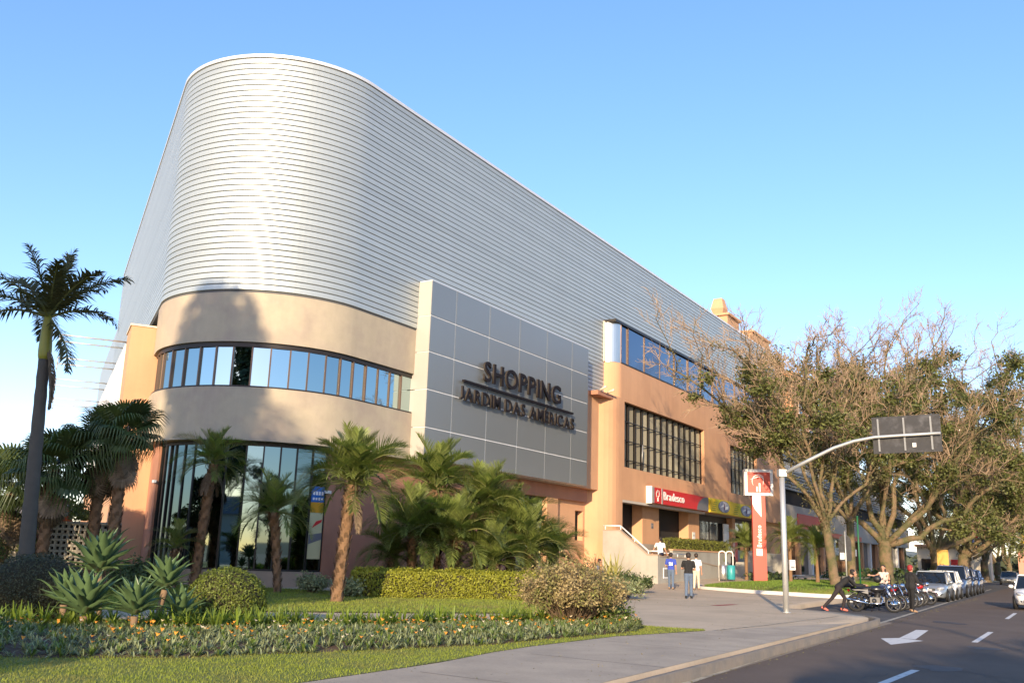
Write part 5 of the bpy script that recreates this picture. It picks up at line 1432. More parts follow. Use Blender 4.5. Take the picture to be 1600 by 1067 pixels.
# litter bins on a bent tube frame
lb = thing("litter_bin", "pair of cylindrical steel and teal litter bins hung on bent white tube frames", "bin", (13.3, 57.0, 0.42), R(8))
for i, (x, m) in enumerate(((-0.26, m_steel), (0.24, mat("teal_paint", (0.03,0.28,0.30), rough=0.4)))):
    b = MB(); b.lathe([(0.22, 0.12), (0.235, 0.14), (0.235, 0.92), (0.20, 0.95)], 18, 0, (x, 0, 0)); b.build("bin", m, lb)
fr_ = MB()
for x0, x1 in ((-0.42, 0.0), (0.03, 0.46)):
    P = [(x0, 0.26, -0.05), (x0, 0.26, 1.6)] + [((x0+x1)/2-(x1-x0)/2*math.cos(a), 0.26, 1.6+0.16*math.sin(a)) for a in np.linspace(0.2, math.pi-0.2, 7)] + [(x1, 0.26, 1.6), (x1, 0.26, -0.05)]
    fr_.tube(P, 0.035, 8)
fr_.tube([(-0.42,0.26,0.6),(0.46,0.26,0.6)], 0.025, 6); fr_.tube([(-0.42,0.26,0.9),(0.46,0.26,0.9)], 0.025, 6)
fr_.build("frame", m_white, lb)
ub = thing("paper_bag", "crumpled white paper lying on the grass by the litter bins", "litter", (13.9, 52.2, 0.36))
mb = MB(); mb.ell((0,0,0.06), (0.22,0.12,0.07), 6, 9); me = mb.mesh("bag", m_white)
for v in me.vertices: v.co += Vector((rng.normal(0,0.015), rng.normal(0,0.015), rng.normal(0,0.012)))
link("bag", me, ub)

# ------------------------------------------------------------------ block wall with pierced blocks, cone
bw = thing("block_wall", "pale concrete block wall with a pierced block screen behind the palms", "wall", (-18.45, 33.3, 0.1), R(8))
m_block = mat("concrete_block", (0.40, 0.355, 0.28), rough=0.95, rand=0.14, var=0.14, vscale=7, bump=0.4, bscale=40)
mb = MB().box(0.0, 4.66, 0.16, 0.3, 0, 2.09).build("backing", m_dark, bw)
blk = MB().box(0.006, 0.394, 0, 0.15, 0.006, 0.194).mesh("block", m_block)
for r_ in range(10):
    for c in range(-1, 6):
        x = 0.4*c + (0.2 if r_ % 2 else 0)
        if x < 0 or x > 1.55: continue
        link("block", blk, bw, (x, random.uniform(-0.006, 0.006), 0.2*r_))
vb = MB()
s = 0.19
for (a, b, c, d) in ((0, s, 0, 0.045), (0, s, s-0.045, s), (0, 0.045, 0.045, s-0.045), (s-0.045, s, 0.045, s-0.045)): vb.box(a+0.004, b-0.004, 0, 0.15, c+0.004, d-0.004)
vbm = vb.mesh("pierced_block", m_block)
for r_ in range(11):
    for c in range(14): link("pierced_block", vbm, bw, (2.0 + s*c, 0, s*r_))
MB().box(0, 4.66, -0.03, 0.33, 2.093, 2.17).build("coping", m_block, bw)
iv_n = 2600; C = np.column_stack([rng.uniform(0.1, 2.3, iv_n), rng.uniform(-0.12, 0.2, iv_n), 2.2 - np.abs(rng.normal(0, 0.75, iv_n))]); C = C[C[:,2] > 0.1]
iv = thing("climbing_ivy", "yellow-green creeper hanging over the block wall behind the royal palm trunk", "ivy", (-18.45, 33.3, 0.1), R(8))
V, F = leaf_quads(C, np.tile([0,-1.0,0.3], (len(C),1)), 0.05, 0.6, 3, 0.6); link("foliage", npmesh("foliage", V, F, mat("ivy_leaf", (0.14,0.16,0.035), rough=0.6, island=0.4, trans=0.2)), iv)
mb = MB()
for k in range(26):
    x = rng.uniform(0.2, 2.1); mb.tube([(x, -0.03, 2.15), (x+rng.normal(0,0.15), -0.05, 1.6), (x+rng.normal(0,0.3), -0.04, 2.15-rng.uniform(0.8,1.7))], 0.008, 3)
mb.build("stems", m_twig, iv)
cn = thing("traffic_cone", "orange and white traffic cone standing on top of the block wall", "cone", (-15.75, 33.82, 2.275))
m_co = mat("cone_orange", (0.72,0.13,0.03), rough=0.5)
prof_c = [(0.155, 0.03), (0.125, 0.18), (0.09, 0.33), (0.06, 0.48), (0.03, 0.62)]
for i in range(4):
    MB().lathe([prof_c[i], prof_c[i+1]], 18).build("cone_band", m_co if i % 2 == 0 else m_white, cn)
MB().box(-0.2,0.2,-0.2,0.2,0,0.03).build("base", m_co, cn)
wgr = shrub((-16.2, 34.6, 1.9), 1.3, 1.3, 60, 3800, MATS["ivy_leaf"], "grassy plants growing above the block wall behind the cone", 71, 0.06)
# ------------------------------------------------------------------ vehicles
m_tyre = mat("tyre_rubber", (0.014, 0.014, 0.014), rough=0.85)
m_rim = mat("alloy_rim", (0.45, 0.45, 0.45), rough=0.35, metal=0.8)
m_chrome = mat("chrome", (0.75, 0.75, 0.75), rough=0.12, metal=1.0)
m_black = mat("black_plastic", (0.015, 0.015, 0.016), rough=0.5)
m_cglass = mat("car_glass", (0.010, 0.012, 0.014), rough=0.03, spec=0.9)
m_lamp = mat("headlight_glass", (0.60, 0.60, 0.58), rough=0.08, metal=0.5)
m_tail = mat("tail_light", (0.35, 0.01, 0.01), rough=0.2)
m_plate = mat("number_plate", (0.42, 0.43, 0.44), rough=0.5)
def paint(n, c, metal=0.0): return mat("car_paint_" + n, c, rough=0.28, metal=metal, coat=0.6)
def car(label, m, loc, heading, L=3.9, W=1.68, H=1.45, kind='hatch', hood=0.27, group=None):
    """x forward, z up; heading = direction the nose points (degrees from +x)"""
    root = thing("parked_car", label, "car", loc, R(heading), group)
    hb = H*0.60
    rear = -L/2; fr = L/2
    xs = [rear, rear+0.08, rear+0.4, -L*0.30, 0, L*0.5-L*hood, L*0.5-L*hood*0.55, fr-0.30, fr-0.08, fr]
    top = [hb*0.88, hb*1.0, hb*1.03, hb*1.03, hb*1.0, hb*0.985, hb*0.93, hb*0.82, hb*0.70, hb*0.58]
    if kind == 'wagon': top[1] = top[2] = hb*1.04
    hw = [0.40, 0.455, 0.492, 0.5, 0.5, 0.5, 0.495, 0.465, 0.41, 0.33]
    lo = [0.34, 0.26, 0.22, 0.20, 0.20, 0.20, 0.20, 0.20, 0.24, 0.30]
    rows = []
    for x, t, h, l in zip(xs, top, hw, lo):
        h *= W
        half = [(0, t+0.02), (h*0.55, t+0.012), (h*0.86, t-0.015), (h*0.965, t-0.08), (h, t-0.22), (h*0.99, (t+l)*0.47), (h*0.96, l+0.1), (h*0.9, l), (0, l-0.01)]
        rows.append([(x, y, z) for y, z in half] + [(x, -y, z) for y, z in half[-2:0:-1]])
    n = len(rows[0]); V = [p for r_ in rows for p in r_]
    F = [(i*n+k, i*n+(k+1) % n, (i+1)*n+(k+1) % n, (i+1)*n+k) for i in range(len(rows)-1) for k in range(n)]
    F += [tuple(range(n))[::-1], tuple((len(rows)-1)*n+k for k in range(n))]
    mb = MB(); mb.add(V, F, 0, True); mb.build("body", m, root)
    # glasshouse
    xb0, xb1 = (rear+0.12, fr-L*hood-0.02); xt0, xt1 = (rear+0.42, fr-L*hood-0.72)
    if kind == 'sedan': xb0, xt0 = rear+0.55, rear+1.15
    if kind == 'suv': xt0 = rear+0.30
    zb, zt = hb*0.985, H-0.05
    wb, wt = W*0.465, W*0.375
    q = lambda x, w_, z: [(x, -w_, z), (x, w_, z)]
    V = [(xb0,-wb,zb),(xb1,-wb,zb),(xb1,wb,zb),(xb0,wb,zb),(xt0,-wt,zt),(xt1,-wt,zt),(xt1,wt,zt),(xt0,wt,zt)]
    MB().hexa(V).build("window", m_cglass, root)
    rf = MB(); a, b = xt0-0.04, xt1+0.06
    g_ = [(a,-wt-0.015),(b,-wt-0.015),(b,wt+0.015),(a,wt+0.015)]
    V = [(x,y,zt-0.015) for x,y in g_] + [(x*0.98+0.0,y*0.9,zt+0.035) for x,y in g_] + [((a+b)/2,0,zt+0.055)]
    rf.add(V, [(0,1,5,4),(1,2,6,5),(2,3,7,6),(3,0,4,7),(4,5,8),(5,6,8),(6,7,8),(7,4,8)], 0, False)
    for sg in (-1, 1):
        for (x0,x1) in ((xb1,xt1),(xb0,xt0),((xb0+xb1)/2-0.08,(xt0+xt1)/2-0.05)):
            rf.tube([(x0, sg*(wb+0.004), zb-0.02), (x1, sg*(wt+0.004), zt)], 0.034, 6)
        rf.tube([(xb0, sg*(wb+0.006), zb+0.005), (xb1, sg*(wb+0.006), zb+0.005)], 0.03, 6)
    rf.build("roof", m, root)
    if kind in ('wagon', 'suv'):
        r_ = MB()
        for sg in (-1, 1): r_.tube([(xt0+0.1, sg*wt*0.85, zt+0.05), (xt0+0.2, sg*wt*0.85, zt+0.09), (xt1-0.2, sg*wt*0.85, zt+0.09), (xt1-0.1, sg*wt*0.85, zt+0.05)], 0.016, 6)
        r_.build("roof_rail", m_black, root)
    wr = 0.295 if H < 1.6 else 0.34
    tm = MB(); tm.torus((0,0,0), wr-0.075, 0.075, 'y', 26, 8, 0, 1.2); tm = tm.mesh("tyre", m_tyre)
    rm = MB(); rm.tube([(0,-0.03,0),(0,0.03,0)], wr-0.12, 20); 
    for k in range(5):
        a_ = k*1.2566; rm.tube([(0.03*math.cos(a_), 0, 0.03*math.sin(a_)), ((wr-0.09)*math.cos(a_), 0, (wr-0.09)*math.sin(a_))], 0.03, 5)
    rm.torus((0,0,0), wr-0.115, 0.02, 'y', 24, 6); rm = rm.mesh("rim", m_rim)
    am = MB(); am.tube([(0,-0.01,0),(0,0.01,0)], wr+0.055, 22); am = am.mesh("wheel_arch", m_black)
    for x in (-L*0.305, L*0.315):
        for sg in (-1, 1):
            link("wheel_arch", am, root, (x, sg*(W*0.5-0.004), wr+0.01))
            wh = link("wheel", tm, root, (x, sg*(W*0.5-0.03), wr))
            link("rim", rm, wh, (0, sg*0.045, 0))
    # front end
    zf = hb*0.74
    for sg in (-1, 1):
        h = MB(); h.ell((0,0,0), (0.20, 0.17, 0.085), 8, 12); link("headlight", h.mesh("headlight", m_lamp), root, (fr-0.20, sg*W*0.335, zf), (0, R(12), sg*R(-32)))
        h = MB(); h.ell((0,0,0), (0.06, 0.10, 0.05), 6, 10); link("fog_light", h.mesh("fog_light", m_black), root, (fr-0.085, sg*W*0.31, 0.40))
        h = MB(); h.ell((0,0,0), (0.07,0.11,0.075), 8, 10); h.tube([(0,-sg*0.1,-0.02),(0.02,-sg*0.2,-0.05)], 0.025, 6); link("mirror", h.mesh("mirror", m), root, (xb1-0.30, sg*(W*0.5+0.09), zb+0.07))
        link("tail_light", MB().box(-0.05,0.05,-0.10,0.10,-0.16,0.16).mesh("tail_light", m_tail), root, (rear+0.05, sg*W*0.39, hb*0.86))
        link("door_handle", MB().box(-0.09,0.09,-0.015,0.015,-0.015,0.015).mesh("door_handle", m), root, (-0.25, sg*(W*0.5+0.006), hb*0.80))
        link("door_seam", MB().box(-0.006,0.006,-0.004,0.004,-0.30,0.30).mesh("door_seam", m_black), root, (-0.42, sg*(W*0.5), hb*0.62))
        link("door_seam", MB().box(-0.006,0.006,-0.004,0.004,-0.30,0.30).mesh("door_seam", m_black), root, (0.62, sg*(W*0.5), hb*0.62))
    MB().box(fr-0.10, fr+0.012, -0.34, 0.34, zf-0.12, zf-0.02).build("grille", m_black, root)
    MB().box(fr-0.10, fr+0.018, -0.46, 0.46, 0.30, 0.46).build("lower_grille", m_black, root)
    MB().box(fr-0.02, fr+0.032, -0.2, 0.2, 0.47, 0.60).build("number_plate", m_plate, root)
    b = MB(); b.tube([(0,0,0),(0.02,0,0)], 0.06, 12); link("badge", b.mesh("badge", m_chrome), root, (fr+0.005, 0, zf-0.03))
    for sg in (-0.35, 0.25):
        w_ = MB(); w_.tube([(xb1-0.02, sg, zb+0.03), (xb1-0.26, sg+0.4, zb+0.22)], 0.009, 4); w_.build("wiper", m_black, root)
    return root
GP = "cars parked in a row along the kerb"
HD = 180 + 90 - math.degrees(SA)      # parked facing the viewer, parallel to the kerb
def pk_(u): return (*S(u, -5.95), 0)
car("silver grey parked hatchback next to the motorcycles", paint("silver", (0.30,0.33,0.36), 0.5), pk_(52.3), HD, 3.9, 1.66, 1.46, 'wagon', group=GP)
car("white parked hatchback, second car from the motorcycles", paint("white", (0.72,0.72,0.70)), pk_(56.9), HD, 3.75, 1.64, 1.48, 'hatch', group=GP)
car("dark blue parked people carrier, the tallest of the parked row", paint("slate_blue", (0.075,0.10,0.17), 0.4), pk_(62.0), HD, 4.5, 1.8, 1.78, 'suv', group=GP)
car("dark blue parked estate car, fourth of the row", paint("navy", (0.04,0.065,0.14), 0.4), pk_(67.2), HD, 4.3, 1.72, 1.62, 'suv', group=GP)
car("bright blue parked hatchback, farthest of the row", paint("blue", (0.05,0.10,0.24), 0.4), pk_(72.2), HD, 4.0, 1.68, 1.55, 'hatch', group=GP)
c = car("white small hatchback driving towards the viewer, cut by the right picture edge", paint("white", (0.72,0.72,0.70)), (23.05, 41.5, 0), -119, 3.75, 1.66, 1.46, 'hatch'); c.name = "white_car"
c = car("distant grey car coming along the road under the trees", paint("grey", (0.22,0.24,0.25), 0.4), (54.5, 103.0, 0), -119, 4.2, 1.75, 1.45, 'sedan'); c.name = "grey_car"

def motorcycle(label, loc, heading, tank, lean=-9, box=False, helmet=False, group="motorcycles parked in a row", seed=0):
    root = thing("motorcycle", label, "motorcycle", loc, R(heading), group)
    root.rotation_euler = (R(lean), 0, R(heading))
    wr = 0.30; xf, xr = 0.66, -0.64
    for nm, x in (("front_wheel", xf), ("rear_wheel", xr)):
        t = MB(); t.torus((0,0,0), wr-0.038, 0.038 if x > 0 else 0.05, 'y', 30, 8); wh = link(nm, t.mesh("tyre", m_tyre), root, (x, 0, wr))
        r_ = MB(); r_.torus((0,0,0), wr-0.075, 0.014, 'y', 28, 6); r_.tube([(0,-0.05,0),(0,0.05,0)], 0.045, 10)
        for k in range(6):
            a = k*math.pi/3; r_.tube([(0.04*math.cos(a),0,0.04*math.sin(a)), ((wr-0.075)*math.cos(a),0,(wr-0.075)*math.sin(a))], 0.012, 4)
        link("rim", r_.mesh("rim", mat("bike_rim", (0.13,0.13,0.13), rough=0.4, metal=0.7)), wh)
        if x > 0:
            d = MB(); d.tube([(0,-0.064,0),(0,-0.058,0)], 0.12, 20); link("brake_disc", d.mesh("brake_disc", m_chrome), wh)
    f = MB()
    for sg in (-0.075, 0.075): f.tube([(xf, sg, wr), (xf-0.13, sg, wr+0.36), (xf-0.26, sg, wr+0.66)], [0.022, 0.02, 0.018], 8)
    f.build("fork", m_chrome, root)
    f = MB(); f.tube([(xf-0.24,-0.34,1.08),(xf-0.26,-0.2,1.06),(xf-0.24,0,0.98),(xf-0.26,0.2,1.06),(xf-0.36,0.36,1.06)], 0.014, 6); f.tube([(xf-0.27,0.24,1.06),(xf-0.38,0.38,1.05)], 0.02, 6); f.tube([(xf-0.24,-0.24,1.07),(xf-0.32,-0.38,1.06)], 0.02, 6); f.build("handlebar", m_black, root)
    for sg in (-1, 1):
        k = MB(); k.tube([(0,0,0),(0.02,sg*0.06,0.15)], 0.006, 4); k.ell((0.02,sg*0.08,0.18), (0.015,0.06,0.04), 6, 8); link("mirror", k.mesh("mirror", m_black), root, (xf-0.25, sg*0.24, 1.06))
    h = MB(); h.ell((0,0,0), (0.09,0.10,0.10), 8, 12); link("headlight", h.mesh("headlight", m_chrome), root, (xf-0.12, 0, 0.90))
    fd = MB(); pts = [(xf+ (wr+0.03)*math.cos(a), 0, wr+(wr+0.03)*math.sin(a)) for a in np.linspace(R(15), R(150), 10)]
    for (x0,_,z0),(x1,_,z1) in zip(pts[:-1], pts[1:]): fd.add([(x0,-0.055,z0-0.01),(x0,0.055,z0-0.01),(x1,0.055,z1-0.01),(x1,-0.055,z1-0.01),(x0,0,z0+0.012),(x1,0,z1+0.012)], [(0,4,5,3),(4,1,2,5)], 0, True)
    fd.build("front_fender", tank, root)
    t = MB(); t.ell((0.14,0,0.80), (0.27,0.135,0.135), 10, 14); t.build("fuel_tank", tank, root)
    s = MB(); s.ell((-0.33,0,0.80), (0.38,0.125,0.065), 8, 14); s.build("saddle", m_black, root)
    tl = MB(); tl.hexa([(-0.78,-0.07,0.76),(-0.2,-0.12,0.60),(-0.2,0.12,0.60),(-0.78,0.07,0.76),(-0.82,-0.05,0.84),(-0.2,-0.11,0.78),(-0.2,0.11,0.78),(-0.82,0.05,0.84)]); tl.build("side_panel", tank, root)
    e = MB(); e.box(-0.16,0.18,-0.11,0.11,0.28,0.50)
    e.tube([(0.08,0,0.48),(0.17,0,0.66)], 0.075, 10)
    for k in range(5): e.tube([(0.09+0.016*k,0,0.50+0.032*k),(0.095+0.016*k,0,0.512+0.032*k)], 0.10, 12)
    e.tube([(-0.02,-0.13,0.38),(-0.02,0.13,0.38)], 0.085, 12)
    e.build("engine", mat("engine_metal", (0.07,0.07,0.072), rough=0.5, metal=0.7), root)
    x = MB(); x.tube([(0.2,-0.06,0.6),(0.30,-0.10,0.45),(0.22,-0.12,0.28),(-0.2,-0.14,0.27)], 0.022, 8); x.tube([(-0.2,-0.14,0.27),(-0.5,-0.15,0.32),(-0.98,-0.16,0.42)], [0.03,0.05,0.045], 10); x.build("exhaust", m_chrome, root)
    fr_ = MB(); fr_.tube([(xf-0.24,0,0.92),(0.2,0,0.72),(-0.3,0,0.68),(-0.75,0,0.74)], 0.025, 6); fr_.tube([(xf-0.24,0,0.85),(0.22,0,0.36),(-0.15,0,0.28),(-0.3,0,0.62)], 0.022, 6)
    for sg in (-0.09, 0.09): fr_.tube([(-0.18,sg,0.36),(xr,sg,wr)], 0.02, 6); fr_.tube([(xr,sg,wr),(-0.5,sg,0.70)], 0.022, 6)
    fr_.tube([(-0.05,0.1,0.3),(-0.05,0.34,0.02)], 0.012, 6)
    fr_.build("frame", m_black, root)
    rf_ = MB(); rf_.hexa([(-0.98,-0.06,0.55),(-0.7,-0.06,0.66),(-0.7,0.06,0.66),(-0.98,0.06,0.55),(-0.97,-0.06,0.58),(-0.7,-0.06,0.69),(-0.7,0.06,0.69),(-0.97,0.06,0.58)]); rf_.build("rear_fender", m_black, root)
    k = MB(); k.ell((-0.86,0,0.74), (0.05,0.08,0.05), 6, 10); k.build("tail_light", m_tail, root)
    MB().box(-1.0,-0.985,-0.09,0.09,0.42,0.54).build("number_plate", m_plate, root)
    if box:
        b = MB(); b.hexa([(-1.12,-0.21,0.86),(-0.62,-0.21,0.86),(-0.62,0.21,0.86),(-1.12,0.21,0.86),(-1.08,-0.23,1.20),(-0.66,-0.23,1.20),(-0.66,0.23,1.20),(-1.08,0.23,1.20)]); b.build("top_box", m_black, root)
    return root
pk = paint("black", (0.012,0.012,0.014)); rd = paint("red", (0.40,0.015,0.02)); bl = paint("dark_blue", (0.02,0.025,0.07))
HM = -33   # nose out to the road
hd = [(13.05, 34.6, -10, pk, True, "nearest black motorcycle with a top box, its chrome exhaust towards the viewer"),
      (13.75, 35.9, -22, bl, False, "dark blue motorcycle just behind the nearest black one"),
      (14.55, 37.2, -28, rd, False, "red-tanked motorcycle in the middle of the row, partly behind the others"),
      (15.35, 38.6, -30, pk, False, "black motorcycle right behind the woman with red hair"),
      (16.2, 40.0, -30, pk, False, "black motorcycle second from the silver car"),
      (16.95, 41.3, -32, pk, False, "black motorcycle partly hidden by the red one at the end of the row"),
      (17.9, 42.6, -34, rd, False, "bright red motorcycle with white-rimmed wheel at the end of the row by the silver car")]
for i, (x, y, h, m, b, lab) in enumerate(hd): motorcycle(lab, (x+0.35, y+0.1, 0), h, m, -10, b)
def helmet(loc, label, m):
    t = thing("helmet", label, "helmet", loc, R(-30))
    h = MB(); h.ell((0,0,0.13), (0.15,0.125,0.135), 10, 16); h.build("shell", m, t)
    v = MB(); v.ell((0.035,0,0.13), (0.125,0.118,0.06), 8, 14); v.build("visor", m_cglass, t)
helmet((13.70, 35.1, 1.02), "dark helmet resting on the handlebar of the nearest motorcycle", m_black)
# ------------------------------------------------------------------ people: one continuous skin per body
m_skin = mat("skin", (0.42, 0.23, 0.15), rough=0.6)
m_hair = mat("dark_hair", (0.018, 0.012, 0.010), rough=0.7)
m_redhair = mat("red_hair", (0.26, 0.02, 0.02), rough=0.6)
def cloth(n, c): return mat("cloth_" + n, c, rough=0.9, var=0.14, vscale=9, bump=0.25, bscale=25)
def person(label, loc, yaw, joints, mats, hair=m_hair, vox=0.013, longhair=False, female=False, bulk=1.0):
    """joints: dict of 3-D points, x = facing direction, y = left. mats: shirt, trousers, shoes, sleeves('short'/'long')"""
    J = {k: np.array(v, float) for k, v in joints.items()}
    shirt, trous, shoes, slv = mats
    prim = []   # (a, b, ra, rb, material index)
    def cap(a, b, ra, rb, mi):
        k = bulk if mi == 1 else 1.0
        prim.append((np.array(a, float), np.array(b, float), ra*k, rb*k, mi))
    SK, SH, TR, SO = 0, 1, 2, 3
    up = J['neck'] - J['pelvis']; upn = up/np.linalg.norm(up)
    hipv = J['hipL'] - J['hipR']; hipn = hipv/np.linalg.norm(hipv); shv = J['shL'] - J['shR']; shn = shv/np.linalg.norm(shv)
    fwd = np.cross(hipn, upn)
    # torso as overlapping pairs so that it is wide and flat
    ch = J['pelvis'] + up*0.62; wa = J['pelvis'] + up*0.30
    for s in (-1, 1):
        cap(ch + shn*s*0.075, J['neck'] - upn*0.10 + shn*s*0.085, 0.105, 0.085, SH)
        cap(wa + hipn*s*0.055, ch + shn*s*0.075, 0.098, 0.108, SH)
        cap(J['pelvis'] + hipn*s*0.07 + upn*0.02, wa + hipn*s*0.055, 0.112 if not female else 0.118, 0.098, SH)
        cap(J['pelvis'] + hipn*s*0.072 - upn*0.03, J['pelvis'] + hipn*s*0.07 + upn*0.01, 0.112, 0.112, TR)
    cap(J['neck'] - upn*0.08, J['neck'] + upn*0.0, 0.075, 0.058, SH)
    cap(J['neck'] - upn*0.02, J['head'] - upn*0.06, 0.054, 0.054, SK)
    hd = J['head']; hf = J.get('face', fwd); hf = hf/np.linalg.norm(hf); hu = J.get('headup', upn); hu = hu/np.linalg.norm(hu)
    cap(hd + hu*0.045, hd + hu*0.04 - hf*0.02, 0.094, 0.092, SK); cap(hd - hu*0.03 + hf*0.025, hd - hu*0.075 + hf*0.045, 0.07, 0.045, SK)
    cap(hd + hf*0.09 + hu*0.02, hd + hf*0.112 - hu*0.018, 0.012, 0.017, SK)
    hs = np.cross(hu, hf)
    for s in (-1, 1): cap(hd + hs*s*0.088, hd + hs*s*0.098 + hu*0.02, 0.014, 0.018, SK)
    for s in ('L', 'R'):
        sg = shn if s == 'L' else -shn
        cap(J['neck'] - upn*0.075 + sg*0.08, J['sh'+s] - sg*0.015, 0.07, 0.066, SH)
        e = J['el'+s]; a = J['sh'+s]
        if slv == 'long':
            cap(a, e, 0.064, 0.05, SH); cap(e, J['wr'+s], 0.05, 0.036, SH)
        elif slv == 'short':
            m = a + (e-a)*0.62; cap(a, m, 0.066, 0.06, SH); cap(m, e, 0.044, 0.04, SK); cap(e, J['wr'+s], 0.042, 0.028, SK)
        else:
            cap(a, e, 0.046, 0.04, SK); cap(e, J['wr'+s], 0.04, 0.028, SK)
        w_ = J['wr'+s]; d = w_ - e; d /= np.linalg.norm(d); pal = w_ + d*0.085
        side = np.cross(d, fwd); side = side/(np.linalg.norm(side)+1e-9)
        cap(w_, w_ + d*0.03, 0.028, 0.032, SK); cap(w_ + d*0.035 + side*0.018, pal + side*0.02, 0.019, 0.017, SK); cap(w_ + d*0.035 - side*0.018, pal - side*0.02, 0.019, 0.017, SK)
        cd = d + 0.45*fwd; cd /= np.linalg.norm(cd)
        for k, ln in zip((-1.5, -0.5, 0.5, 1.5), (0.062, 0.078, 0.082, 0.07)):
            r0_ = pal + side*0.0185*k; mid = r0_ + d*ln*0.5; cap(r0_, mid, 0.0098, 0.0092, SK); cap(mid, mid + cd*ln*0.5, 0.0092, 0.008, SK)
        tb = w_ + d*0.035 + side*0.03; cap(tb, tb + (d*0.7+side*0.6+fwd*0.3)*0.055, 0.013, 0.011, SK)
        hp = J['hip'+s]; kn = J['kn'+s]; an = J['an'+s]
        cap(hp, kn, 0.098, 0.066, TR); cap(kn, an, 0.066, 0.052, TR)
        td = J.get('toe'+s); td = (td - an) if td is not None else np.array([0.16, 0, -0.06]); tn = td/np.linalg.norm(td)
        cap(an - np.array([0,0,0.01]) - tn*0.03, an + td*0.55, 0.046, 0.044, SO); cap(an + td*0.5, an + td, 0.044, 0.034, SO)
    mb = MB()
    for a, b, ra, rb, mi in prim:
        L = np.linalg.norm(b-a)
        if L < 1e-6: b = a + np.array([0,0,1e-3]); L = 1e-3
        d = (b-a)/L; ts = []
        for t_ in np.linspace(-math.pi/2, 0, 4)[1:]: ts.append((a + d*ra*math.sin(t_), max(ra*math.cos(t_), 0.002)))
        for t_ in np.linspace(0, math.pi/2, 4)[:-1]: ts.append((b + d*rb*math.sin(t_), rb*math.cos(t_)))
        pts = [a - d*ra*0.98] + [q[0] for q in ts] + [b + d*rb*0.98]; rr = [ra*0.2] + [q[1] for q in ts] + [rb*0.2]
        mb.tube(pts, rr, 10)
    me = mb.mesh("body_src", m_skin); tmp = bpy.data.objects.new("body_src", me); COL.objects.link(tmp)
    md = tmp.modifiers.new("r", 'REMESH'); md.mode = 'VOXEL'; md.voxel_size = vox
    sm_ = tmp.modifiers.new("s", 'SMOOTH'); sm_.factor = 0.5; sm_.iterations = 3
    bpy.context.view_layer.update()
    out = bpy.data.meshes.new_from_object(tmp.evaluated_get(bpy.context.evaluated_depsgraph_get()))
    bpy.data.objects.remove(tmp)
    n = len(out.polygons); c = np.empty(n*3, np.float32); out.polygons.foreach_get("center", c); c = c.reshape(-1,3)
    best = np.full(n, 1e9); idx = np.zeros(n, np.int32)
    for a, b, ra, rb, mi in prim:
        ab = b-a; t = np.clip(((c-a)@ab)/(ab@ab+1e-12), 0, 1); dist = np.linalg.norm(c - (a + t[:,None]*ab), axis=1) - (ra + (rb-ra)*t)
        u_ = dist < best; best[u_] = dist[u_]; idx[u_] = mi
    out.materials.clear()
    for m in (m_skin, shirt, trous, shoes): out.materials.append(m)
    out.polygons.foreach_set("material_index", idx); out.polygons.foreach_set("use_smooth", np.ones(n, bool)); out.update()
    root = thing("person", label, "person", loc, R(yaw))
    out.name = "body"; link("body", out, root)
    h = MB(); rot = np.column_stack([hf, hs, hu])
    h.ell(hd + hu*0.062 - hf*0.022, (0.102, 0.101, 0.092), 10, 16, 0, rot); h.ell(hd + hu*0.0 - hf*0.042, (0.075, 0.096, 0.085), 8, 14, 0, rot)
    if longhair: h.ell(hd - hu*0.10 - hf*0.05, (0.065, 0.10, 0.15), 8, 14, 0, rot)
    h.build("hair", hair, root)
    ey = MB()
    for s in (-1, 1): ey.ell(hd + hf*0.083 + hs*s*0.032 + hu*0.028, (0.012,0.014,0.009), 5, 8, 0, rot)
    ey.build("eyes", m_hair, root)
    mt = MB(); mt.ell(hd + hf*0.086 - hu*0.055, (0.008,0.022,0.006), 5, 8, 0, rot); mt.build("mouth", mat("lips", (0.30,0.10,0.08), rough=0.5), root)
    return root
def standing(H=1.72, spread=0.10, stepL=0.0, stepR=0.0, armL=None, armR=None, lean=0.0):
    k = H/1.75
    J = dict(pelvis=(0,0,0.95), neck=(lean,0,1.47), head=(lean+0.02,0,1.635), hipL=(0,0.085,0.90), hipR=(0,-0.085,0.90), shL=(lean*0.9,0.19,1.41), shR=(lean*0.9,-0.19,1.41),
        knL=(0.03+stepL*0.55,spread,0.50), knR=(0.03+stepR*0.55,-spread,0.50), anL=(stepL,spread+0.01,0.085), anR=(stepR,-spread-0.01,0.085),
        elL=(lean-0.03,0.245,1.12), elR=(lean-0.03,-0.245,1.12), wrL=(lean+0.04,0.25,0.87), wrR=(lean+0.04,-0.25,0.87))
    if armL: J['elL'], J['wrL'] = armL
    if armR: J['elR'], J['wrR'] = armR
    J = {a: np.array(b)*k for a, b in J.items()}
    J['toeL'] = J['anL'] + np.array([0.17,0.02,-0.045]); J['toeR'] = J['anR'] + np.array([0.17,-0.02,-0.045])
    return J
jeans = cloth("jeans", (0.10,0.14,0.21)); khaki = cloth("pale_khaki", (0.55,0.50,0.38)); blk = cloth("black", (0.014,0.014,0.015)); wht = cloth("white", (0.78,0.76,0.72)); blue = cloth("blue", (0.04,0.07,0.38)); lblue = cloth("light_blue", (0.22,0.26,0.46))
shoe = mat("dark_shoe", (0.02,0.018,0.017), rough=0.6); shoe2 = mat("tan_shoe", (0.35,0.22,0.13), rough=0.7); shoer = mat("coral_shoe", (0.65,0.16,0.12), rough=0.6)
J = standing(1.72, 0.09, -0.10, 0.13, armL=((0.10,0.27,1.15), (0.33,0.14,1.17)), armR=((0.06,-0.26,1.13), (0.31,-0.10,1.12)), lean=0.03); J['face'] = np.array([1,0.05,-0.28])
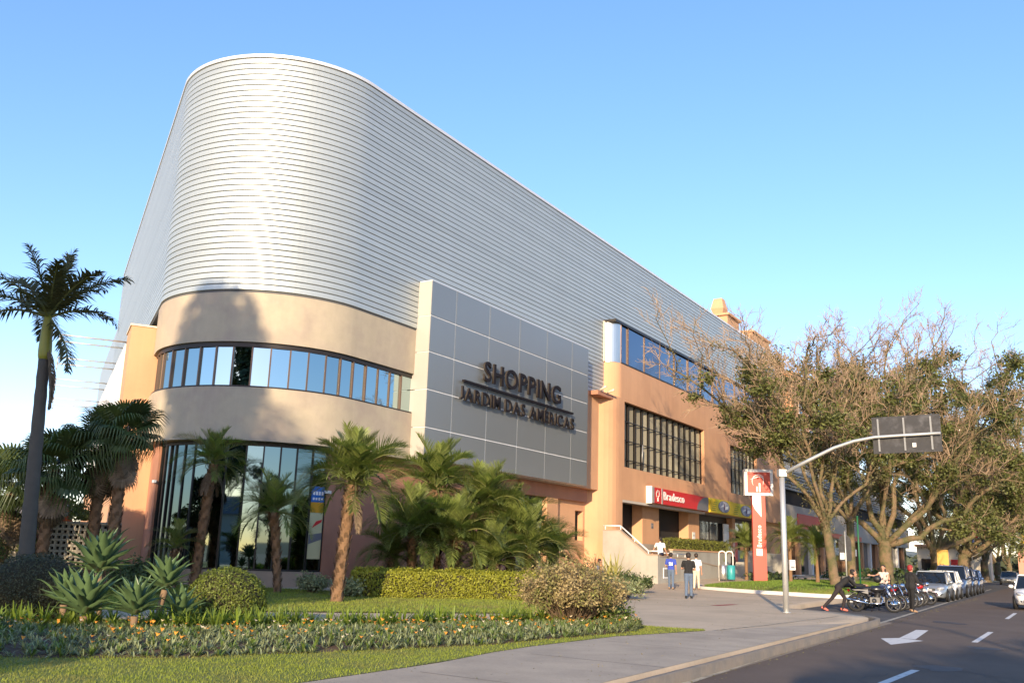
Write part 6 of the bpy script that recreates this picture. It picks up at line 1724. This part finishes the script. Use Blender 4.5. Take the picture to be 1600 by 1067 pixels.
person("man in black shirt and blue jeans standing on the plaza, nearest of the three", (7.2, 37.4, 0.146), 78, J, (blk, jeans, shoe, 'short'))
J = standing(1.76, 0.09, -0.08, 0.14); J['face'] = np.array([1,0.2,-0.3])
person("man in white shirt and pale trousers walking right of the black-shirted man", (9.55, 47.6, 0.15), 72, J, (wht, khaki, shoe2, 'short'))
J = standing(1.76, 0.09, 0.14, -0.08, armL=((0.04,0.26,1.13), (0.27,0.16,1.05)))
pr = person("man in blue numbered jersey and jeans walking left of the black-shirted man", (8.25, 47.4, 0.15), 75, J, (blue, jeans, shoe2, 'short'))
lt = lettering(pr, "21", -0.09, 0.09, 1.18, 0.15, 0, m_logow, m_logow, depth=0.012, thick=0.04, name="jersey_number", join=True); lt.location = (-0.118, 0.09, 1.17); lt.rotation_euler = (0, 0, R(-90))
# seated on the stair wall, seen from behind
J = dict(pelvis=(0,0,0.10), neck=(-0.02,0,0.63), head=(0.01,0,0.80), hipL=(0.03,0.09,0.08), hipR=(0.03,-0.09,0.08), shL=(-0.02,0.20,0.57), shR=(-0.02,-0.20,0.57),
    knL=(0.44,0.12,0.06), knR=(0.44,-0.14,0.06), anL=(0.46,0.12,-0.36), anR=(0.46,-0.14,-0.36), elL=(-0.10,0.33,0.32), elR=(-0.05,-0.27,0.30), wrL=(-0.05,0.42,0.09), wrR=(0.02,-0.36,0.08), toeL=(0.62,0.12,-0.40), toeR=(0.62,-0.14,-0.40), face=(0.6,0.8,0))
person("man in white shirt sitting on the stair wall with his back to the viewer", (*ML(18.0, -4.15), 1.86), 80, J, (wht, cloth("navy", (0.02,0.025,0.06)), shoe, 'short'))
J = dict(pelvis=(0,0,0.12), neck=(0.12,0,0.62), head=(0.20,0,0.77), hipL=(0.03,0.09,0.10), hipR=(0.03,-0.09,0.10), shL=(0.11,0.19,0.56), shR=(0.11,-0.19,0.56),
    knL=(0.45,0.11,0.16), knR=(0.45,-0.11,0.16), anL=(0.50,0.11,-0.30), anR=(0.50,-0.11,-0.30), elL=(0.16,0.25,0.32), elR=(0.16,-0.25,0.32), wrL=(0.40,0.10,0.30), wrR=(0.40,-0.10,0.30), face=(1,0,-0.5))
person("man in light blue shirt sitting behind the dry shrub, looking down", (4.55, 47.6, 0.60), -12, J, (lblue, jeans, shoe, 'long'))
sb = thing("bench_block", "low grey ledge on which the man in light blue sits behind the dry shrub", "ledge", (4.4, 47.6, 0.1), R(-12)); MB().box(-0.35, 0.25, -0.8, 0.8, 0, 0.50).build("seat", m_graywall, sb); MB().box(-0.37, 0.27, -0.82, 0.82, 0.502, 0.54).build("coping", m_plinth, sb)
# person bending over to push the first motorcycle
J = dict(pelvis=(-0.10,0,0.86), neck=(0.30,0,1.21), head=(0.44,0,1.33), hipL=(-0.10,0.085,0.82), hipR=(-0.10,-0.085,0.82), shL=(0.26,0.19,1.15), shR=(0.26,-0.19,1.15),
    knL=(0.12,0.10,0.46), knR=(-0.36,-0.10,0.46), anL=(0.02,0.10,0.09), anR=(-0.68,-0.10,0.12), elL=(0.48,0.24,0.94), elR=(0.46,-0.24,0.92), wrL=(0.78,0.20,0.95), wrR=(0.76,-0.20,0.93), toeL=(0.18,0.10,0.045), toeR=(-0.53,-0.10,0.04), face=(1,0,-0.1), headup=(-0.1,0,1))
person("person in black leaning forward to push the nearest motorcycle, wearing coral shoes", (12.05, 34.2, 0.0), -8, J, (blk, cloth("black_trousers", (0.022,0.016,0.018)), shoer, 'long'))
J = standing(1.66, 0.08, 0.05, -0.05, armL=((0.12,0.26,1.15), (0.36,0.22,1.08)), armR=((0.12,-0.26,1.15), (0.36,-0.24,1.06)), lean=0.03)
person("woman with red hair in black jacket and black trousers standing beside the motorcycles", (14.95, 35.2, 0.0), 20, J, (blk, cloth("black_leggings", (0.010,0.010,0.011)), shoe2, 'long'), hair=m_redhair, longhair=False, female=True, bulk=1.3)
J = standing(1.62, 0.08, 0.03, -0.03, armR=((0.05,-0.36,1.28), (0.28,-0.52,1.30)))
person("woman in a pale sleeveless top standing behind the parked motorcycles", (16.6, 41.8, 0.0), 230, J, (cloth("pale_pink", (0.62,0.48,0.42)), jeans, shoe2, 'none'), longhair=True, female=True)
J = standing(1.7, 0.09, 0.0, 0.0); 
person("dark-clothed person in the shade by the low wall right of the steps", (16.0, 66.8, 0.5), 200, J, (blk, cloth("dark_trousers", (0.03,0.012,0.014)), shoe, 'long'), vox=0.016)
person("person in dark clothes far off beside the blue cars under the trees", (42.2, 86.5, 0.3), 200, standing(1.72, 0.09, 0.1, -0.1), (cloth("grey", (0.14,0.14,0.16)), jeans, shoe, 'short'), vox=0.018)
# ------------------------------------------------------------------ orange towers and grey annex behind the trees
m_tower = mat("tower_orange", (0.60, 0.335, 0.185), rough=0.9, streak=0.14, var=0.08, vscale=0.6)
tw_ = thing("apartment_tower", "stepped orange building rising behind the mall roof and the bare trees", "building", (*ML(80.0, 12.2), 0), MA)
def tb(x0, x1, y0, y1, z0, z1, nm="wall", m=m_tower): return MB().box(x0, x1, y0, y1, z0, z1).build(nm, m, tw_)
tb(0, 4.6, 0, 22, 0, 32.2); tb(4.6, 11.0, 1.4, 20, 0, 31.6); tb(11.0, 19.0, 0.2, 20, 0, 32.4); tb(19.0, 32, 1.6, 20, 0, 32.0); tb(32, 48, 0.4, 20, 0, 30.8); tb(48, 85, 1.4, 20, 0, 27.0)
tb(-0.3, 4.9, -0.3, 22.3, 32.2, 32.5, "coping"); tb(10.8, 19.2, -0.05, 20.2, 32.4, 32.7, "coping")
tb(4.65, 5.5, 0.3, 1.39, 22, 32.1, "pillar"); tb(8.4, 9.3, 0.3, 1.39, 22, 31.9, "pillar")
ch = MB(); ch.add([(0.9,1,32.5),(2.0,1,32.5),(2.0,2.1,32.5),(0.9,2.1,32.5),(0.5,0.7,33.4),(2.4,0.7,33.4),(2.4,2.4,33.4),(0.5,2.4,33.4),(0.9,1,34.8),(2.0,1,34.8),(2.0,2.1,34.8),(0.9,2.1,34.8)],
    [(0,1,5,4),(1,2,6,5),(2,3,7,6),(3,0,4,7),(4,5,9,8),(5,6,10,9),(6,7,11,10),(7,4,8,11),(8,9,10,11)]); ch.build("water_tank", m_tower, tw_)
for x0, ys, zs_ in ((12.2, 0.2, (14, 17.5, 21, 24.5, 27.5)), (15.6, 0.2, (14, 17.5, 21, 24.5, 27.5)), (21.5, 1.6, (14, 17.5, 21, 24.5)), (26, 1.6, (14, 17.5, 21, 24.5)), (35, 0.4, (14, 17.5, 21, 24.5)), (41, 0.4, (14, 17.5, 21, 24.5)), (54, 1.4, (14, 17.5, 21)), (62, 1.4, (14, 17.5, 21))):
    for z in zs_:
        f = MB().box(x0, x0+2.0, ys-0.06, ys-0.001, z, z+1.7).build("window", m_white, tw_)
        link("pane", MB().box(x0+0.1, x0+1.9, ys-0.08, ys-0.061, z+0.1, z+1.6).mesh("pane", m_cglass), f)
an = thing("annex_building", "low grey annex with louvre bands and a red shop fascia behind the street trees", "building", (*ML(56.3, -0.4), 0), MA)
def ab(x0, x1, y0, y1, z0, z1, nm, m): return MB().box(x0, x1, y0, y1, z0, z1).build(nm, m, an)
m_louv = mat("grey_louvre", (0.24, 0.255, 0.28), rough=0.5, metal=0.5, rand=0.08)
ab(0, 70, 0.4, 6, 0.2, 13.3, "wall", mat("grey_panel", (0.27,0.28,0.30), rough=0.6, metal=0.3))
lm = MB().box(0, 70, 0.0, 0.38, 0, 0.22).mesh("louvre", m_louv)
for k in range(7): link("louvre", lm, an, (0, 0, 8.5+0.30*k))
for k in range(6): link("louvre", lm, an, (0, 0, 11.3+0.30*k))
wp = MB().box(0.1, 4.9, 0.2, 0.38, 10.55, 11.2).mesh("panel", mat("pale_panel", (0.34,0.36,0.39), rough=0.5))
for k in range(13): link("panel", wp, an, (5.3*k, 0, 0))
ab(0, 70, -0.3, 0.39, 4.3, 7.0, "fascia_wall", mat("fascia_white", (0.50,0.45,0.38), rough=0.9, var=0.08))
ab(4.5, 15.5, -0.38, -0.301, 4.9, 6.3, "red_fascia", m_red); ab(17.0, 34, -0.38, -0.301, 4.4, 4.9, "red_fascia", m_red)
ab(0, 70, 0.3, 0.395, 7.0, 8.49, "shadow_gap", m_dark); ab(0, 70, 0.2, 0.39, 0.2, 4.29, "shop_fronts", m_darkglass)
for k in range(14): ab(5*k, 5*k+0.7, -0.2, 0.19, 0.2, 4.29, "column", m_orange if k % 2 else m_white)
for k in range(6): ab(18.2+2.3*k, 19.9+2.3*k, -0.25, 0.19, 2.6, 3.4, "awning", m_white if k % 2 else m_gray)
# red banner on a post by the far shops
rb = thing("hanging_banner", "red white and blue banner hung high on a post among the far trees", "banner", (44.5, 90.5, 0.3), R(-20))
MB().tube([(0,0,-0.2),(0,0,6.6)], 0.06, 6).build("post", m_galv, rb)
MB().box(-0.75, 0.6, -0.03, 0.03, 4.2, 5.6).build("cloth", mat("banner_cloth_red", (0.6,0.03,0.04), rough=0.7), rb)
MB().box(-0.7, 0.0, -0.05, -0.031, 4.9, 5.3).build("white_mark", m_white, rb); MB().box(-0.5, 0.3, -0.03, 0.03, 3.4, 4.19).build("lower_cloth", mat("banner_blue", (0.05,0.1,0.35), rough=0.7), rb)
MB().box(-0.25, 0.25, -0.03, 0.03, 5.7, 6.4).build("top_cloth", MATS["banner_cloth_red"], rb)
ob = thing("far_shop", "small orange and white roadside shop far off under the trees", "shop", (62, 128, 0.1), R(-30))
MB().box(-6, 3, 0, 5, 0, 4.2).build("wall", m_cream, ob); MB().box(-6.2, 3.2, -0.6, 5.2, 4.202, 4.5).build("roof", m_orange, ob); MB().box(-5.5, -2.5, -0.05, -0.001, 0.1, 2.6).build("window", m_darkglass, ob); MB().box(-1.8, 0.6, -0.05, -0.001, 0.1, 2.6).build("door", m_red, ob)
yh = thing("fuel_kiosk", "far kiosk with a yellow and dark price sign and pink wall at the road end", "kiosk", (72.5, 128, 0.1), R(-35))
MB().box(-3, 3, 0, 4, 0, 4.2).build("wall", mat("pink_wall", (0.6,0.3,0.22), rough=0.9), yh); MB().box(-3.2, 3.2, -0.4, 4.2, 4.202, 5.0).build("fascia", m_gray, yh); MB().box(-2.5, 1.2, -0.2, 1, 5.002, 6.2).build("sign", mat("board_yellow2", (0.72,0.42,0.02), rough=0.5), yh)
wh_ = thing("white_house", "white house with a grey roof at the far right edge beyond the white car", "house", (61.5, 100.0, 0.1), R(-62))
MB().box(-7, 5, 0, 8, 0, 5.4).build("wall", m_white, wh_)
mb = MB(); mb.add([(-7.4,-0.5,5.4),(5.4,-0.5,5.4),(5.4,8.5,5.4),(-7.4,8.5,5.4),(-7.4,4,7.6),(5.4,4,7.6)], [(0,1,5,4),(2,3,4,5),(1,2,5),(3,0,4),(0,3,2,1)]); mb.build("roof", mat("grey_tiles", (0.2,0.19,0.2), rough=0.9, var=0.2, vscale=3), wh_)
for x in (-5, -2, 1): 
    f = MB().box(x, x+1.5, -0.08, -0.001, 1.0, 2.6).build("window", m_frame, wh_); link("pane", MB().box(x+0.1, x+1.4, -0.1, -0.081, 1.1, 2.5).mesh("pane", m_cglass), f)
ps = thing("street_pole", "thin white pole standing before the far white house", "pole", (60.0, 100.4, 0.1)); MB().tube([(0,0,0),(0,0,5.2)], 0.09, 6).build("post", m_white, ps); MB().tube([(0,0,5.2),(-1.6,0.3,5.6)], 0.05, 6).build("arm", m_white, ps)
lh = thing("small_house", "small white house with a dark roof seen through the shrubs at the far left", "house", (-33.5, 62, 0), R(20))
MB().box(-4, 4, 0, 6, 0, 2.2).build("wall", m_white, lh)
mb = MB(); mb.add([(-4.3,-0.4,2.2),(4.3,-0.4,2.2),(4.3,6.4,2.2),(-4.3,6.4,2.2),(-4.3,3,3.8),(4.3,3,3.8)], [(0,1,5,4),(2,3,4,5),(1,2,5),(3,0,4),(0,3,2,1)]); mb.build("roof", MATS["grey_tiles"], lh)
MB().box(-2, 0, -0.05, -0.001, 0.8, 1.9).build("window", m_cglass, lh)
# low wooded skyline
def treeline(name, pts, hgt, dep, n, m, label, seed, size=0.9):
    r_ = np.random.default_rng(seed); P = np.array(pts, float); d = np.r_[0, np.cumsum(np.hypot(*np.diff(P, axis=0).T))]
    s = r_.uniform(0, d[-1], n); x = np.interp(s, d, P[:,0]) + r_.normal(0, dep, n); y = np.interp(s, d, P[:,1]) + r_.normal(0, dep, n)
    hh = hgt*(0.55 + 0.25*np.sin(s*0.11+seed) + 0.2*np.sin(s*0.31)); z = hh*r_.random(n)**0.6
    V, F = leaf_quads(np.column_stack([x, y, z]), np.tile([0,-0.5,0.6], (n,1)), size, 0.7, seed, 0.9)
    tag(link(name, npmesh(name, V, F, m)), label, "trees", kind='stuff')
m_far = mat("far_foliage", (0.06, 0.075, 0.04), rough=0.9, island=0.35)
treeline("far_treeline", [(-150,120), (-90,170), (-40,190), (60,260), (150,260), (240,230)], 7, 3, 6500, m_far, "far wooded skyline beyond the street and houses", 1, 1.3)
treeline("roadside_shrubs", [S(78,-12), S(110,-12.5), S(150,-13)], 1.6, 1.1, 3800, m_shrubg, "low planting under the far street trees", 2, 0.16)
treeline("roadside_shrubs", [S(58,-16.5), S(72,-17), S(100,-17)], 1.5, 0.5, 3000, m_shrubg, "low planting between the first street trees and the annex", 3, 0.11)
tag(bpy.data.objects["far_treeline"], kind='stuff')
mb = MB(); hp = []
for i, x in enumerate(np.linspace(-2500, 2500, 60)): hp.append((x, 30 + 14*math.sin(i*0.7) + 9*math.sin(i*1.9)))
V = [(x, 2400 - abs(x)*0.3, -5) for x, z in hp] + [(x, 2450 - abs(x)*0.3, z) for x, z in hp] + [(x, 2900, -5) for x, z in hp]; n = len(hp)
mb.add(V, [(i, i+1, n+i+1, n+i) for i in range(n-1)] + [(n+i, n+i+1, 2*n+i+1, 2*n+i) for i in range(n-1)], 0, True)
structure("hills", mb, mat("far_hill", (0.12, 0.15, 0.16), rough=1))

# ------------------------------------------------------------------ the other side of the crossing (behind the viewer): it shades and mirrors
shade_tree((-19.6, -8.0, 0), [((0,0,12.3), (4.6,3.5,6.2)), ((-0.9,0.5,19.0), (2.3,2,3.6)), ((4.2,0,11.5), (3.4,3,5.4))], "tall dense tree across the street behind the viewer, shading the mall corner", 1)
shade_tree((-39.0, -10.0, 0), [((0,0,9.5), (5,4.5,6)), ((4.2,1,8), (3.5,3,5))], "broad dense tree across the street behind the viewer, left of the tall one", 2)
shade_tree((-11.2, -4.5, 0), [((0,0,3.9), (2.6,2.2,1.6)), ((-2.8,0.5,3.6), (2.4,2.2,1.7))], "low round tree behind the viewer on the left, shading the flower bed", 3)
shade_tree((0.9, -22.0, 0), [((0,0,9.3), (3.0,3,1.5)), ((-2.6,0,8.9), (1.6,2,1.0)), ((3.4,1,10.2), (2.2,2,1.3)), ((1.0,0,6.4), (1.2,1.5,0.8))], "tree across the street behind the viewer on the right, shading the road", 4, n=2600)
dsg = thing("traffic_sign", "round traffic sign on a post behind the viewer", "sign", (1.35, -0.6, 0.0), R(12))
MB().tube([(0,0,-0.1),(0,0,3.9)], 0.045, 8).build("post", m_galv, dsg)
mb = MB(); mb.poly([(0.42*math.cos(a), 3.5+0.42*math.sin(a)) for a in np.linspace(0, 6.283, 28, endpoint=False)], -0.06, -0.045, 0, 'y'); mb.build("sign_plate", m_back, dsg)
lpst = thing("lamp_post", "grey street lamp post behind the viewer on the right", "lamp post", (5.2, -6.0, 0.0))
mb = MB(); mb.tube([(0,0,-0.1),(0,0,5),(0,0,8.2),(-0.5,0.3,8.8),(-1.6,0.9,9.0)], [0.11,0.10,0.08,0.06,0.05], 10); mb.build("post", m_galv, lpst)
MB().box(-2.2,-1.5,0.7,1.05,8.92,9.05).build("lamp_head", m_galv, lpst)
hs2 = thing("corner_house", "pale two-storey house across the street behind the viewer", "house", (-24, -34, 0), R(15))
MB().box(-9, 7, -8, 0, 0, 5.2).build("wall", mat("pale_house", (0.5,0.5,0.46), rough=0.9), hs2)
mb = MB(); mb.add([(-9.5,-8.5,5.2),(7.5,-8.5,5.2),(7.5,0.5,5.2),(-9.5,0.5,5.2),(-9.5,-4,7.4),(7.5,-4,7.4)], [(0,1,5,4),(2,3,4,5),(1,2,5),(3,0,4),(0,3,2,1)]); mb.build("roof", MATS["grey_tiles"], hs2)
for x in (-7, -3, 1, 4.5): MB().box(x, x+1.6, 0.001, 0.06, 1.2, 2.8).build("window", m_cglass, hs2)
tag(structure("far_pavement", (lambda m: (m.sheet([(-60,-60),(60,-60),(14,-9),(-60,-9)], 0.10), m)[1])(MB()), m_pave), kind='structure')

# ------------------------------------------------------------------ fallen leaves and grit
def litter(n, ub, vb, z, size, m, name, label, seed):
    r_ = np.random.default_rng(seed); u = r_.uniform(*ub, n); v = vb[0] + (vb[1]-vb[0])*r_.random(n)
    C = np.array([(*S(a, b), z) for a, b in zip(u, v)])
    V, F = leaf_quads(C, np.tile([0,0,1.0], (n,1)), size, 0.55, seed, 0.25)
    tag(link(name, npmesh(name, V, F, m)), label, "litter", kind='stuff')
litter(420, (9, 30), (-8.5, -5.0), 0.162, 0.016, m_dryleaf, "fallen_leaves", "small dry leaves scattered on the concrete pavement", 1)
litter(520, (8, 60), (-4.78, -4.35), 0.008, 0.022, m_dryleaf, "gutter_leaves", "dry leaves and grit collected along the gutter", 2)
litter(260, (28, 46), (-16, -8.8), 0.152, 0.022, m_dryleaf, "plaza_leaves", "a few dry leaves blown over the plaza", 3)
